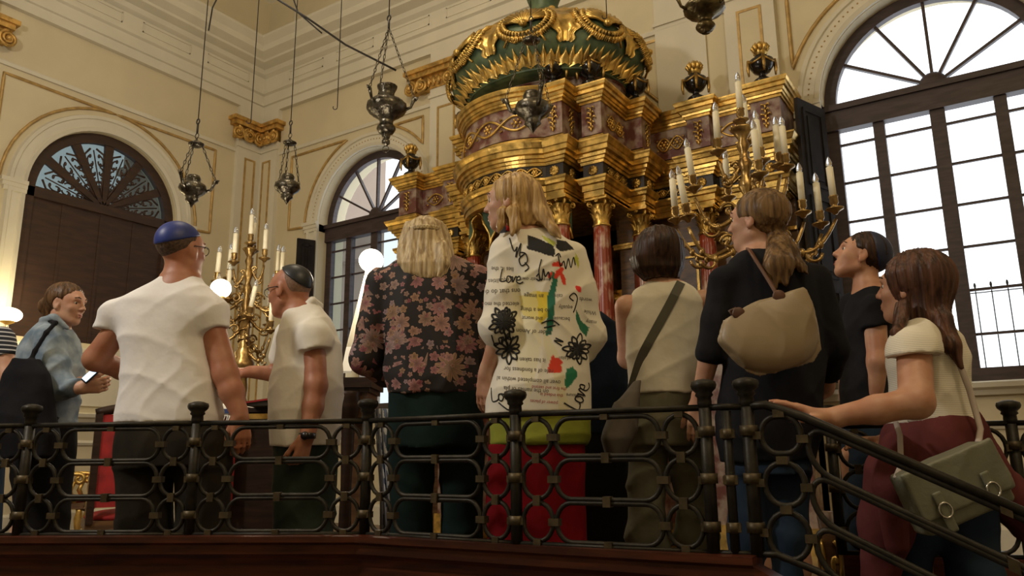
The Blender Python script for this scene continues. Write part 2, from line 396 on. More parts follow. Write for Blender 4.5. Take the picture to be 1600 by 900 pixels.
# ceiling consoles above cornice
mb = MB(); mb.sweep([(XL, -14.9), (XL, 0), (XR, 0), (XR, -14.9)], [(0, 8.35), (.05, 8.38), (.10, 8.5), (.10, 8.6), (.30, 8.85), (.30, 8.98), (0, 8.98)], side=1); T(mb)
mb = MB()
for x in (.3, 2.9, 4.2, 6.8, 8.0, 10.2):
    for (a, b, c, d) in ((x, 7.6, x+.02, 8.25), (x+1.1, 7.6, x+1.12, 8.25), (x, 7.6, x+1.12, 7.62), (x, 8.23, x+1.12, 8.25)): mb.box((a, -.02, b), (c, 0, d))
T(mb)
# exterior: courtyard building behind the middle window, left fan only dimmed by its glass tint
xe = atY(590, 380, 4.2)[0]; mb = MB(); mb.box((-12, 4.2, -2), (xe, 4.4, 16)); mb.box((-12, 4.0, 5.0), (xe+.02, 4.25, 5.2)); mb.box((-12, 4.0, 9.0), (xe+.02, 4.25, 9.2))
mb.build('courtyard_building', M_ext, label='plain tan building seen through the fan of the middle window', cat='building')
# ------------------------------------------------------------------ windows
def big_window(n, cx, r, z0, zs, gl, fan_glass):
    F0, F1 = .16, .24; mb = MB()
    root = thing('window_%d' % n, None, None, (cx, F0, z0)); root['kind'] = 'structure'; b = (cx, F0, z0)
    # outer frame following arch
    prof = [(r+.0, F0), (r-.11, F0), (r-.11, F1), (r+.0, F1)]
    rows = [('L', z0)]+[('A', PI-PI*i/32) for i in range(33)]+[('R', z0)]; vs = []
    for k, t_ in rows:
        for (rr, d) in prof:
            vs.append((cx-rr, d, t_) if k == 'L' else (cx+rr, d, t_) if k == 'R' else (cx+rr*math.cos(t_), d, zs+rr*math.sin(t_)))
    mb.add(vs, [(i*4+k, (i+1)*4+k, (i+1)*4+(k+1) % 4, i*4+(k+1) % 4) for i in range(len(rows)-1) for k in range(4)], False)
    mb.box((cx-r, F0-.04, zs-.26), (cx+r, F1, zs-.02)); mb.box((cx-r, F0-.07, zs-.06), (cx+r, F1, zs-.0)); mb.box((cx-r, F0-.06, z0), (cx+r, F1, z0+.12))
    sub(mb, 'window_frame', M_winwood, root, b)
    mb = MB()
    for k in range(1, 6):
        a = PI*k/6; c, s_ = math.cos(a), math.sin(a); ri = .1; ro = r-.1
        mb.box((ri, -.02, -.014), (ro, .03, .014), R=Rym(-a), org=(cx, F0+.04, zs))
    mb.lathe([(.12, 0), (.12, .08), (.09, .1), (0, .1)], (cx, F1-.01, zs), 20, R=Rxm(PI/2))
    sub(mb, 'fanlight_bars', M_winwood, root, b)
    mb = MB()
    for x, w_ in ((-.50, .05), (0, .062), (.50, .05)): mb.box((cx+x-w_, F0-.01, z0), (cx+x+w_, F1, zs-.2))
    sub(mb, 'mullion', M_winwood, root, b)
    mb = MB()
    for z in np.arange(z0+.42, zs-.4, .395): mb.box((cx-r+.05, F0+.03, z-.012), (cx+r-.05, F0+.055, z+.012))
    sub(mb, 'glazing_bar', M_winwood, root, b)
    for k in range(4):
        xa, xb = [(-r+.1, -.55), (-.45, -.06), (.06, .45), (.55, r-.1)][k]
        mb = MB(); mb.add([(cx+xa, F0+.05, z0+.1), (cx+xb, F0+.05, z0+.1), (cx+xb, F0+.05, zs-.2), (cx+xa, F0+.05, zs-.2)], [(0, 1, 2, 3)], False)
        sub(mb, 'pane', gl, root, b)
    mb = MB(); n_ = 24
    mb.add([(cx, F0+.05, zs)]+[(cx+(r-.05)*math.cos(PI*i/n_), F0+.05, zs+(r-.05)*math.sin(PI*i/n_)) for i in range(n_+1)], [(0, i+1, i+2) for i in range(n_)], False)
    sub(mb, 'fanlight_pane', fan_glass, root, b)
    return root
big_window(1, *WM, M_glassdim, M_glass); big_window(2, *WR, M_glass, M_glass)
# iron grille outside the right window
mb = MB()
for x in np.arange(8.3, 10.1, .13): mb.tube([(x, .75, 1.3), (x, .75, 2.35)], .006, 5); mb.ell((x, .75, 2.37), (.012, .012, .03), n=6, m=4)
for z in (1.45, 1.9, 2.3): mb.tube([(8.1, .75, z), (10.2, .75, z)], .006, 5)
mb.build('window_grille', M_iron, label='thin iron grille outside the lower right window', cat='grille')
# left window : dark panelled shutter with fretwork fanlight
mb = MB(); r = 1.0; cx = 2.40
root = thing('window_3', None, None, fl(cx, .1, 2.28)); root['kind'] = 'structure'; b = tuple(root.location)
def boxl(mb, x0, x1, d0, d1, z0, z1):
    vs = [fl(x, d, z) for x, d, z in [(x0, d0, z0), (x1, d0, z0), (x1, d0, z1), (x0, d0, z1), (x0, d1, z0), (x1, d1, z0), (x1, d1, z1), (x0, d1, z1)]]
    mb.add(vs, [(0, 1, 2, 3), (7, 6, 5, 4), (0, 4, 5, 1), (1, 5, 6, 2), (2, 6, 7, 3), (3, 7, 4, 0)], False)
rows = [('L', 2.28)]+[('A', PI-PI*i/32) for i in range(33)]+[('R', 2.28)]; vs = []
for k, t_ in rows:
    for (rr, d) in [(r, .06), (r-.13, .06), (r-.13, .14), (r, .14)]:
        vs.append(fl(cx-rr, d, t_) if k == 'L' else fl(cx+rr, d, t_) if k == 'R' else fl(cx+rr*math.cos(t_), d, 4.10+rr*math.sin(t_)))
mb.add(vs, [(i*4+k, (i+1)*4+k, (i+1)*4+(k+1) % 4, i*4+(k+1) % 4) for i in range(len(rows)-1) for k in range(4)], False)
boxl(mb, cx-1, cx+1, .06, .14, 4.02, 4.14)
sub(mb, 'window_frame', M_panel, root, b)
mb = MB(); boxl(mb, cx-.95, cx+.95, .10, .13, 2.28, 4.04)
for x in (-.93, -.02, .47, -.47, .9): boxl(mb, cx+x, cx+x+.04, .092, .10, 2.3, 4.04)
sub(mb, 'shutter_panel', M_panel, root, b)
fan = MB(); dk = MB()
for k in range(6):       # fretwork: wooden rays with scrolled cut-outs between them
    a = PI*(k+.5)/6; c, s_ = math.cos(a), math.sin(a)
    def pt(rad, off, d=.09): return fl(cx+rad*c-off*s_, d, 4.10+rad*s_+off*c)
    for sg in (-1, 1):
        for (r0, amp, rad0) in ((.66, .11, .62), (.5, .085, .48), (.37, .06, .36)):
            pts = []
            for i in range(14):
                q = i/13*1.6*PI; e = amp*(1-.6*i/13); pts.append(pt(rad0+e*math.cos(q)*.8, sg*(amp*.55+e*.5*math.sin(q))))
            fan.tube(pts, .011, 5)
        fan.tube([pt(.16, 0), pt(.3, sg*.03), pt(.42, sg*.07), pt(.58, sg*.12), pt(.72, sg*.13), pt(.80, sg*.04)], .014, 5)
        for q in (.45, .58, .7): fan.ell(pt(q, sg*.06), (.018, .018, .03), n=6, m=5)
    fan.tube([pt(.14, 0), pt(.78, 0)], .009, 5)
    fan.tube([pt(.24, 0), pt(.28, .022), pt(.32, 0), pt(.28, -.022)], .007, 5, closed=True)
for k in range(7):
    a = PI*k/6; c, s_ = math.cos(a), math.sin(a)
    vs = [fl(cx+q*c-o*s_, d, 4.10+q*s_+o*c) for (q, o) in ((.05, -.025), (.88, -.06), (.88, .06), (.05, .025)) for d in (.07, .115)]
    dk.add(vs, [(0, 2, 4, 6), (7, 5, 3, 1), (0, 1, 3, 2), (2, 3, 5, 4), (4, 5, 7, 6), (6, 7, 1, 0)], False)
sub(fan, 'fretwork', M_panel, root, b); sub(dk, 'fanlight_bars', M_panel, root, b)
mb = MB(); vs = [fl(cx+.9*math.cos(PI*i/24), .13, 4.10+.9*math.sin(PI*i/24)) for i in range(25)]
mb.add(vs, [tuple(range(25))], False); sub(mb, 'fanlight_pane', glass('dimmed_fanlight_glass', (.10, .125, .125), .05), root, b)  # dark tint in the pane imitates the dim light outside
# far gallery window on the left wall is closed with boards
mb = MB(); boxl(mb, 6.5, 8.7, .1, .2, 2.2, 5.2); T(mb, M_panel)
# open shutters
def shutter(p0, p1, z0, z1, label, n=3):
    p0 = np.array(p0, float); p1 = np.array(p1, float); d = p1-p0; L = np.linalg.norm(d); ang = math.atan2(d[1], d[0]); R = Rzm(ang); base = (p0[0], p0[1], z0)
    t = thing('window_shutter', label, 'shutter', base); mb = MB(); o = (p0[0], p0[1], z0); H = z1-z0
    mb.box((0, -.018, 0), (L, .018, H), R=R, org=o); sub(mb, 'board', M_shutter, t, base)
    for k in range(n):
        mb = MB(); a = .08+k*(H-.06)/n; b2 = a+(H-.06)/n-.1
        for (x0, x1, zz0, zz1) in ((.07, .1, a, b2), (L-.1, L-.07, a, b2), (.07, L-.07, a, a+.03), (.07, L-.07, b2-.03, b2)): mb.box((x0, -.03, zz0), (x1, .03, zz1), R=R, org=o)
        mb.box((.14, -.026, a+.07), (L-.14, .026, b2-.07), R=R, org=o)
        sub(mb, 'raised_panel', M_shutter, t, base)
shutter((8.17, -.06), (8.01, -.50), 1.45, 4.12, 'dark open shutter folded back left of the big bright window')
shutter((1.08, -.06), (.97, -.30), 1.45, 3.95, 'dark open shutter left of the middle window')
# ================================================================== PLATFORM AND RAILS (points measured in the camera's floor frame)
def K(X, Y, Z): return K2W(np.array([[X, Y, Z]]))[0]
def kxy(X, Y): p = K(X, Y, 0); return (p[0], p[1])
zt1 = atD(305, 668, 2.92)[2]; zb1 = atD(305, 838, 2.92)[2]
def kp(u, D): p = W2K(atD(u, 700, D)); return np.array([p[0], p[1]])
A0 = kp(573, 2.87); A1 = kp(305, 2.92); dl = (A1-A0)/np.linalg.norm(A1-A0); A2 = A0+dl*1.31; A3 = A0+dl*1.97
B1 = kp(806, 2.52); B2 = kp(1105, 2.24); B3 = kp(1172, 2.20)
zb_r = atD(1105, 855, 2.24)[2]; zt_r = atD(1105, 641, 2.24)[2]
ZT = (zt1+zt_r)/2; ZB = (zb1+zb_r)/2
print('rail z', zt1, zt_r, zb1, zb_r, ZT, ZB)
PLX = [kxy(*A3), kxy(*A0), kxy(*B3)]
# platform (upper floor) reaching from the rails to the walls
FR = [kxy(*(A3+dl*2.0)), kxy(*A0), kxy(*B3)]
Pd = kp(1300, 2.93); Pe = kp(1585, 2.75)
poly = [(XL, 0), (XL, -9.0), FR[0], FR[1], FR[2], kxy(*Pd), kxy(*(Pd+(Pe-Pd)*2.2)), (XR, -5.0), (XR, 0)]
mb = MB(); mb.slab(poly[::-1], LOW, 0); struct(mb, 'floor_platform', M_parq)
# wooden parapet below the iron
def parapet(path, label):
    base = (path[0][0], path[0][1], LOW)
    t = thing('wooden_parapet', label, 'parapet', base)
    ztop = ZB-.005
    mb = MB(); mb.sweep(path, [(-.02, LOW), (.03, LOW), (.03, ztop-.10), (-.02, ztop-.10)], side=1); sub(mb, 'board', M_mahog, t, base)
    mb = MB(); mb.sweep(path, [(-.05, ztop-.10), (.035, ztop-.10), (.045, ztop-.075), (.06, ztop-.06), (.06, ztop-.03), (.075, ztop-.02), (.075, ztop), (-.05, ztop)], side=1); sub(mb, 'coping', M_mahog, t, base)
    mb = MB(); mb.sweep(path, [(.03, ztop-.34), (.05, ztop-.33), (.055, ztop-.30), (.04, ztop-.28), (.03, ztop-.28)], side=1)
    mb.sweep(path, [(.03, LOW), (.06, LOW), (.06, LOW+.16), (.03, LOW+.2)], side=1); sub(mb, 'moulding', M_mahog, t, base)
parapet([kxy(*A3), kxy(*A0), kxy(*B3)], 'dark red wooden parapet carrying the iron railing along the platform edge')
def xz_frame(p, q, z0, z1, drop=0.):    # returns fn(s, h, d): s along 0..L, h 0..1 height, d toward the camera side
    P = np.array([*kxy(*p)]); Q = np.array([*kxy(*q)]); d = Q-P; L = np.linalg.norm(d); d = d/L; nrm = np.array([d[1], -d[0]])
    return L, lambda s, h, o=0.: (P[0]+d[0]*s+nrm[0]*o, P[1]+d[1]*s+nrm[1]*o, z0+(z1-z0)*h-drop*s)
def rail_post(p, base, t, z0, z1, r=.019, finial=True, name='post'):
    x, y = kxy(*p); mb = MB(); top = z1+.085 if finial else z1
    mb.lathe([(r, z0-.01), (r*1.0, z1)], (x, y, 0), 8)
    if finial: mb.lathe([(r, z1), (r*1.15, z1+.015), (r*1.1, z1+.03), (r*1.45, z1+.036), (r*1.3, z1+.044), (r*1.9, z1+.055), (r*2.05, z1+.065), (r*1.9, z1+.075), (r*.9, z1+.082), (0, z1+.084)], (x, y, 0), 8)
    sub(mb, name, M_iron, t, base)
    for h in (1/6, .5, 5/6):
        z = z0+(z1-z0)*h; c = MB(); c.lathe([(r*1.35, z-.014), (r*1.35, z+.014)], (x, y, 0), 8); sub(c, 'post_collar', M_bronze, t, base)
def stadium(fn, s0, s1, h0, h1, H, mb, r, nn=10):     # ring with straight run, between s0..s1 and fractions h0..h1
    pts = []; hh = (h1-h0)/2; hc = (h0+h1)/2; rx = min((s1-s0)/2, hh*H*.86)
    for i in range(nn+1):
        a = PI/2-PI*i/nn; pts.append(fn(s1-rx+rx*math.cos(a), hc+hh*math.sin(a)))
    for i in range(nn+1):
        a = -PI/2-PI*i/nn; pts.append(fn(s0+rx+rx*math.cos(a), hc+hh*math.sin(a)))
    mb.tube(pts, r, 7, closed=True)
def clip_box(fn, s, h, ws, wh, mb):
    vs = [fn(s+a*ws, h+b*wh, o) for o in (-.014, .014) for a, b in ((-1, -1), (1, -1), (1, 1), (-1, 1))]
    mb.add(vs, [(0, 3, 2, 1), (4, 5, 6, 7), (0, 1, 5, 4), (1, 2, 6, 5), (2, 3, 7, 6), (3, 0, 4, 7)], False)
def bay(fn, L, H, t, base, a=0., b=None, ring_r=.0078, first=True, last=True):
    b = L if b is None else b; g = .024; c = H/3*.80; rows = [(0.015, .318), (.345, .655), (.682, .985)]
    for (h0, h1) in rows:
        s0, s1 = a+g, b-g
        if first: mb = MB(); stadium(fn, s0, s0+c, h0, h1, H, mb, ring_r); sub(mb, 'ring', M_iron, t, base); s0 += c+.012
        if last: mb = MB(); stadium(fn, s1-c, s1, h0, h1, H, mb, ring_r); sub(mb, 'ring', M_iron, t, base); s1 -= c+.012
        mb = MB(); stadium(fn, s0, s1, h0, h1, H, mb, ring_r); sub(mb, 'long_oval', M_iron, t, base)
        hc = (h0+h1)/2
        for (s_, w_) in (([(s0-.006, .017), (a+.012, .016)] if first else [])+([(s1+.006, .017), (b-.012, .016)] if last else [])):
            m = MB(); clip_box(fn, s_, hc, w_, .028, m); sub(m, 'collar', M_bronze, t, base)
    mids = [a+g+(b-a-2*g)/2]
    if first: mids.append(a+g+c/2)
    if last: mids.append(b-g-c/2)
    for s in mids:
        for h, wh in ((.01, .022), (.331, .04), (.668, .04), (.985, .022)): m = MB(); clip_box(fn, s, h, .012, wh, m); sub(m, 'collar', M_bronze, t, base)
def rails(fn, L, t, base, s0=0.):
    for nm, h, r in (('top_rail', 1.03, .013), ('bottom_rail', -.01, .011)):
        mb = MB(); vs = [fn(s, h, o) for s in (s0, L) for o in (-r, r)]; mb = MB()
        a = [fn(s0, h), fn(L, h)]; mb.tube([a[0], a[1]], r, 8, flat=.75); sub(mb, nm, M_iron, t, base)
def section(pts, label, posts=True, skip_first=False):
    base = (*kxy(*pts[0]), ZB); t = thing('iron_railing', label, 'railing', base, None)
    for i in range(len(pts)-1):
        L, fn = xz_frame(pts[i], pts[i+1], ZB, ZT); bay(fn, L, ZT-ZB, t, base); rails(fn, L, t, base)
    for i, p in enumerate(pts):
        if i == 0 and skip_first: continue
        rail_post(p, base, t, ZB, ZT+.01)
    return t, base
section([A3, A2, A1, A0], 'dark iron railing of rings and long ovals, left straight run in front of the men')
t, base = section([A0, B1, B2], 'dark iron railing of rings and long ovals, middle run in front of the women', skip_first=True)
Bm = (B2+B3)/2
L, fn = xz_frame(B2, B3, ZB, ZT); rails(fn, L, t, base); rail_post(Bm, base, t, ZB, ZT, r=.014, finial=False, name='thin_post'); rail_post(B3, base, t, ZB, ZT+.01)
for h in (1/6, .5, 5/6): m = MB(); clip_box(fn, L/2, h, .02, .03, m); sub(m, 'collar', M_bronze, t, base)
# near stair rail, sloping down to the right
th = math.radians(-30); dv = np.array([math.cos(th), math.sin(th)])
C0 = B3; C1 = B3+dv*.150; C2 = B3+dv*1.05
base = (*kxy(*C0), ZB); t = thing('iron_railing', 'dark iron stair railing sloping down at the right in front of the satchel', 'railing', base)
SL = .50
hs = (ZT-ZB); DZ = -.035
L, fn = xz_frame(C0+dv*.02, C1, ZB, ZT)
for i, (h0, h1) in enumerate([(-.02, .30), (.325, .64), (.665, .97)]):
    mb = MB(); stadium(fn, .012, .012+hs/3*.84, h0-.02*(1-i), h1-.02, hs, mb, .0085); sub(mb, 'ring', M_iron, t, base)
    for s_, hh in ((.0, (h0+h1)/2), (.016+hs/3*.84, (h0+h1)/2-.03), (.012+hs/3*.42, h1+.0)): m = MB(); clip_box(fn, s_, hh, .015, .028, m); sub(m, 'collar', M_bronze, t, base)
L, fn = xz_frame(C1, C2, ZB+DZ, ZT+DZ, drop=SL)
bay(fn, L, hs, t, base, -.02, L, ring_r=.0085, first=False, last=True)
for nm, h, r in (('handrail', 1.03, .016), ('bottom_rail', -.01, .012)):
    mb = MB(); p0 = (*kxy(*C0), ZB+(ZT-ZB)*h); mb.tube([p0, (*kxy(*(C0+dv*.05)), ZB+(ZT-ZB)*h+.002), fn(0, h), fn(L, h)], r, 8, flat=.8); sub(mb, nm, M_iron, t, base)
x, y, z = fn(L, 0); mb = MB(); mb.lathe([(.02, z-.1), (.02, z+hs+.02), (.04, z+hs+.05), (.04, z+hs+.06), (0, z+hs+.08)], (x, y, 0), 8); sub(mb, 'post', M_iron, t, base)
# stair stringer + steps
mb = MB(); P = np.array(kxy(*C0)); d = np.array(kxy(*C2))-P; Ls = np.linalg.norm(d); d = d/Ls; nn = np.array([d[1], -d[0]])
def strp(s, z, o): return (P[0]+d[0]*s+nn[0]*o, P[1]+d[1]*s+nn[1]*o, z)
vs = [strp(0, LOW, -.02), strp(Ls, LOW, -.02), strp(Ls, ZB-.03-SL*Ls, -.02), strp(0, ZB-.03, -.02), strp(0, LOW, .06), strp(Ls, LOW, .06), strp(Ls, ZB-.03-SL*Ls, .06), strp(0, ZB-.03, .06)]
mb.add(vs, [(0, 1, 2, 3), (7, 6, 5, 4), (0, 4, 5, 1), (1, 5, 6, 2), (2, 6, 7, 3), (3, 7, 4, 0)], False)
mb.build('stair_string', M_mahog, label='dark red sloping wooden side board under the stair railing', cat='stair board')
st = thing('stairs', 'wooden steps climbing to the platform between the two stair railings', 'stairs', (P[0], P[1], LOW))
for i in range(4):
    s0 = .02+i*.27; z = -.13*(i+1); mb = MB(); vs = []
    for zz in (LOW, z):
        for s, o in ((s0, -.03), (s0+.27, -.03), (s0+.27, -.62), (s0, -.62)): vs.append(strp(s, zz, o))
    mb.add(vs, [(3, 2, 1, 0), (4, 5, 6, 7), (0, 1, 5, 4), (1, 2, 6, 5), (2, 3, 7, 6), (3, 0, 4, 7)], False); sub(mb, 'step', M_woodm, st, (P[0], P[1], LOW))
# far stair rail
Pe2 = Pe+(Pe-Pd)
zfb = atD(1300, 862, 2.93)[2]; zft = atD(1300, 672, 2.93)[2]
base = (*kxy(*Pd), 0); t = thing('iron_railing', 'dark iron railing behind the woman on the stairs, at the right edge', 'railing', base)
for a, b in ((Pd, Pe), (Pe, Pe2)):
    L, fn = xz_frame(a, b, zfb, zft); bay(fn, L, zft-zfb, t, base, first=True, last=True); rails(fn, L, t, base)
for p in (Pd, Pe, Pe2): rail_post(p, base, t, zfb, zft+.01)
mb = MB()
mb.sweep([kxy(*Pd), kxy(*Pe2)], [(-.03, 0), (.03, 0), (.03, zfb-.01), (-.03, zfb-.01)], side=1); mb.build('wooden_parapet', M_mahog, label='low dark board under the far stair railing', cat='parapet')
# ================================================================== ARK
UC = 5.5
half = [(5.93, 1.60), (5.93, 1.63), (6.12, 1.63), (6.12, 1.30), (6.22, 1.30), (6.22, 1.42), (6.43, 1.42), (6.43, .86), (6.60, .86), (6.60, .64), (6.50, .64), (6.50, .40), (6.95, .40), (6.95, .52), (7.18, .52), (7.18, .40), (7.60, .40), (7.60, .54), (7.88, .54), (7.88, .02)]
bul = []
R0 = .79; cV = .98
for i in range(25):
    a = math.radians(166)-math.radians(166-55)*i/24; bul.append((UC-.02+R0*math.cos(a), cV+R0*math.sin(a)))
left = [(2*UC-x, v) for x, v in half[7:]][::-1]+[(4.57, 1.15), (4.71, 1.15)]
ZS = -.045
ark_path = [(x, -v) for x, v in left+bul+half]
abase = (UC, -.7, 0)
ark = thing('torah_ark', 'monumental gilded ark with red marble columns and tiered gold cornices against the back wall', 'ark', abase)
def cornice(name, prof, m=M_gold, label=None):
    mb = MB(); mb.sweep(ark_path, prof, side=1); sub(mb, name, m, ark, (abase[0], abase[1], -ZS), label)
def pr_(z0, pts): return [(0-.05, z0+pts[0][1])]+[(o, z0+z) for o, z in pts]+[(-.05, z0+pts[-1][1])]
cornice('upper_cornice', pr_(4.20, [(.0, 0), (.015, .0), (.015, .025), (.03, .03), (.035, .05), (.045, .055), (.055, .08), (.075, .085), (.075, .12), (.09, .13), (.10, .155), (.10, .17)]))
cornice('marble_frieze', [(-.06, 3.88), (0, 3.88), (0, 4.20), (-.06, 4.20)], M_marble, 'purple veined marble band')
cornice('main_cornice', pr_(3.58, [(.0, 0), (.015, .0), (.02, .025), (.035, .03), (.04, .055), (.06, .06), (.065, .09), (.095, .095), (.095, .14), (.105, .15), (.12, .18), (.13, .195), (.13, .21), (.04, .24), (.03, .26), (.02, .28), (.0, .29)]))
cornice('black_frieze', [(-.06, 3.45), (0, 3.45), (0, 3.58), (-.06, 3.58)], M_blackfr, 'black band with gilt scrolls')
cornice('architrave', pr_(3.26, [(-.01, 0), (.0, .0), (.0, .055), (.012, .06), (.012, .115), (.03, .125), (.04, .15), (.05, .165), (.05, .185), (-.01, .19)]))
# roof over entablature, soffit
mb = MB(); n = len(ark_path); mb.slab([(p[0], p[1]*.985) for p in ark_path][::-1], 4.26, 4.31); sub(mb, 'top_slab', M_golddk, ark, abase)
mb = MB(); mb.slab([(p[0], p[1]*.985) for p in ark_path][::-1], 3.225, 3.25); sub(mb, 'soffit', M_golddk, ark, abase)
def strip_frame(path):      # arclength parametrisation of the front plan line
    P = [np.array(p) for p in path]; S_ = [0]
    for i in range(1, len(P)): S_.append(S_[-1]+np.linalg.norm(P[i]-P[i-1]))
    def f(s, o):
        i = max(1, min(len(P)-1, int(np.searchsorted(S_, s)))); t = (P[i]-P[i-1]); l = np.linalg.norm(t); t = t/l; q = P[i-1]+t*(s-S_[i-1]); n_ = np.array([t[1], -t[0]]); return q[0]+n_[0]*o, q[1]+n_[1]*o
    return f, S_
def rosette(mb, c, nrm, r, petals=10):
    nx, ny = nrm; tx, ty = -ny, nx
    def P(a, b, o): return (c[0]+tx*a+nx*o, c[1]+ty*a+ny*o, c[2]+b)
    vs = [P(0, 0, r*.55)]; k = petals*4
    for ring, (rad, h) in enumerate(((.3, .5), (.38, .25), (.8, .4), (1.0, .15), (1.02, 0))):
        for i in range(k):
            a = 2*PI*i/k; w_ = rad*r*(1-.14*(ring >= 2)*abs(math.sin(petals*a/2))); hh = h*r*(1 if ring < 2 else (.6+.4*abs(math.cos(petals*a/2)))); vs.append(P(w_*math.cos(a), w_*math.sin(a), hh))
    fs = [(0, 1+i, 1+(i+1) % k) for i in range(k)]
    for q in range(4): fs += [(1+q*k+i, 1+(q+1)*k+i, 1+(q+1)*k+(i+1) % k, 1+q*k+(i+1) % k) for i in range(k)]
    mb.add(vs, fs)
def segs(path):
    return [(np.array(path[i]), np.array(path[i+1])) for i in range(len(path)-1)]
ros = MB(); scr = MB(); drop = MB()
for a, b in segs(ark_path):
    L = np.linalg.norm(b-a); t_ = (b-a)/max(L, 1e-6); nr = np.array([t_[1], -t_[0]]); mid = (a+b)/2
    if L < .09: continue
    if .12 < L < .35:
        ros = MB(); rosette(ros, (mid[0]+nr[0]*.002, mid[1]+nr[1]*.002, 3.515+ZS), nr, .052); sub(ros, 'rosette', M_gold, ark, abase); drop = MB()
        if L > .17:      # leafy drop on marble piers
            for k in range(5):
                z = 4.14+ZS-.05*k; w_ = (.035, .03, .045, .03, .02)[k]
                for sg in (-1, 1): drop.tube([(mid[0]+nr[0]*.012, mid[1]+nr[1]*.012, z), (mid[0]+t_[0]*sg*w_+nr[0]*.02, mid[1]+t_[1]*sg*w_+nr[1]*.02, z+.018), (mid[0]+t_[0]*sg*w_*1.2+nr[0]*.008, mid[1]+t_[1]*sg*w_*1.2+nr[1]*.008, z-.012)], [.010, .009, .003], 5)
                drop.ell((mid[0]+nr[0]*.012, mid[1]+nr[1]*.012, z-.01), (.013, .013, .022), n=6, m=5)
            sub(drop, 'leafy_drop', M_gold, ark, abase)
def scroll_band(f, s0, s1, zc, amp, mb, r, per):
    n_ = max(1, round((s1-s0)/per)); p_ = (s1-s0)/n_
    for ph in (0, 1):
        pts = []
        for i in range(n_*16+1):
            q = i/16; x = s0+q*p_; z = zc+(1 if ph else -1)*amp*math.sin(PI*q)
            X, Y = f(min(max(x, s0), s1), .012+.006*math.cos(PI*q)*(1 if ph else -1)); pts.append((X, Y, z))
        mb.tube(pts, r, 6)
    for k in range(n_):
        x = s0+(k+.5)*p_; X, Y = f(x, .01); mb.ell((X, Y, zc), (.02, .02, .02), n=7, m=5)
        for j in range(6):
            a = PI*j/3; x2 = x+math.cos(a)*amp*.55; X2, Y2 = f(x2, .008); mb.ell((X2, Y2, zc+math.sin(a)*amp*.5), (.014, .014, .014), n=6, m=4)
        for sg in (-1, 1):
            for s3 in (-1, 1):
                pts = []
                for i in range(9):
                    q = i/8*1.5*PI; e = amp*.42*(1-.07*i); xx = x+sg*(p_*.5)-sg*.0+s3*e*.5*math.cos(q)*0; X3, Y3 = f(min(max(x+sg*p_*.5+e*.5*math.cos(q)*s3, s0), s1), .012); pts.append((X3, Y3, zc+s3*(amp*.75+e*.3*math.sin(q))))
                mb.tube(pts, r*.6, 5)
fbul, Sb = strip_frame([(p[0], -p[1]) for p in bul])
scroll_band(fbul, .04, Sb[-1]-.04, 3.515+ZS, .04, scr, .0095, .135)
sub(scr, 'scroll_ornament', M_gold, ark, abase); drop = MB()
scroll_band(fbul, .12, Sb[-1]-.12, 4.04+ZS, .075, drop, .012, .36)
sub(drop, 'marble_frieze_ornament', M_gold, ark, abase)
for pa, pb in (((6.43, -1.36), (6.43, -.90)), ((6.52, -.40), (6.93, -.40)), ((7.20, -.40), (7.58, -.40)), ((3.42, -.40), (3.80, -.40)), ((4.07, -.40), (4.48, -.40)), ((4.57, -.90), (4.57, -1.12))):
    f, Sx = strip_frame([pa, pb]); scr = MB(); drop = MB(); scroll_band(f, .03, Sx[-1]-.03, 3.515+ZS, .038, scr, .008, .13); scroll_band(f, .06, Sx[-1]-.06, 4.04+ZS, .07, drop, .010, .18)
    sub(scr, 'scroll_ornament', M_gold, ark, abase); sub(drop, 'marble_frieze_ornament', M_gold, ark, abase)
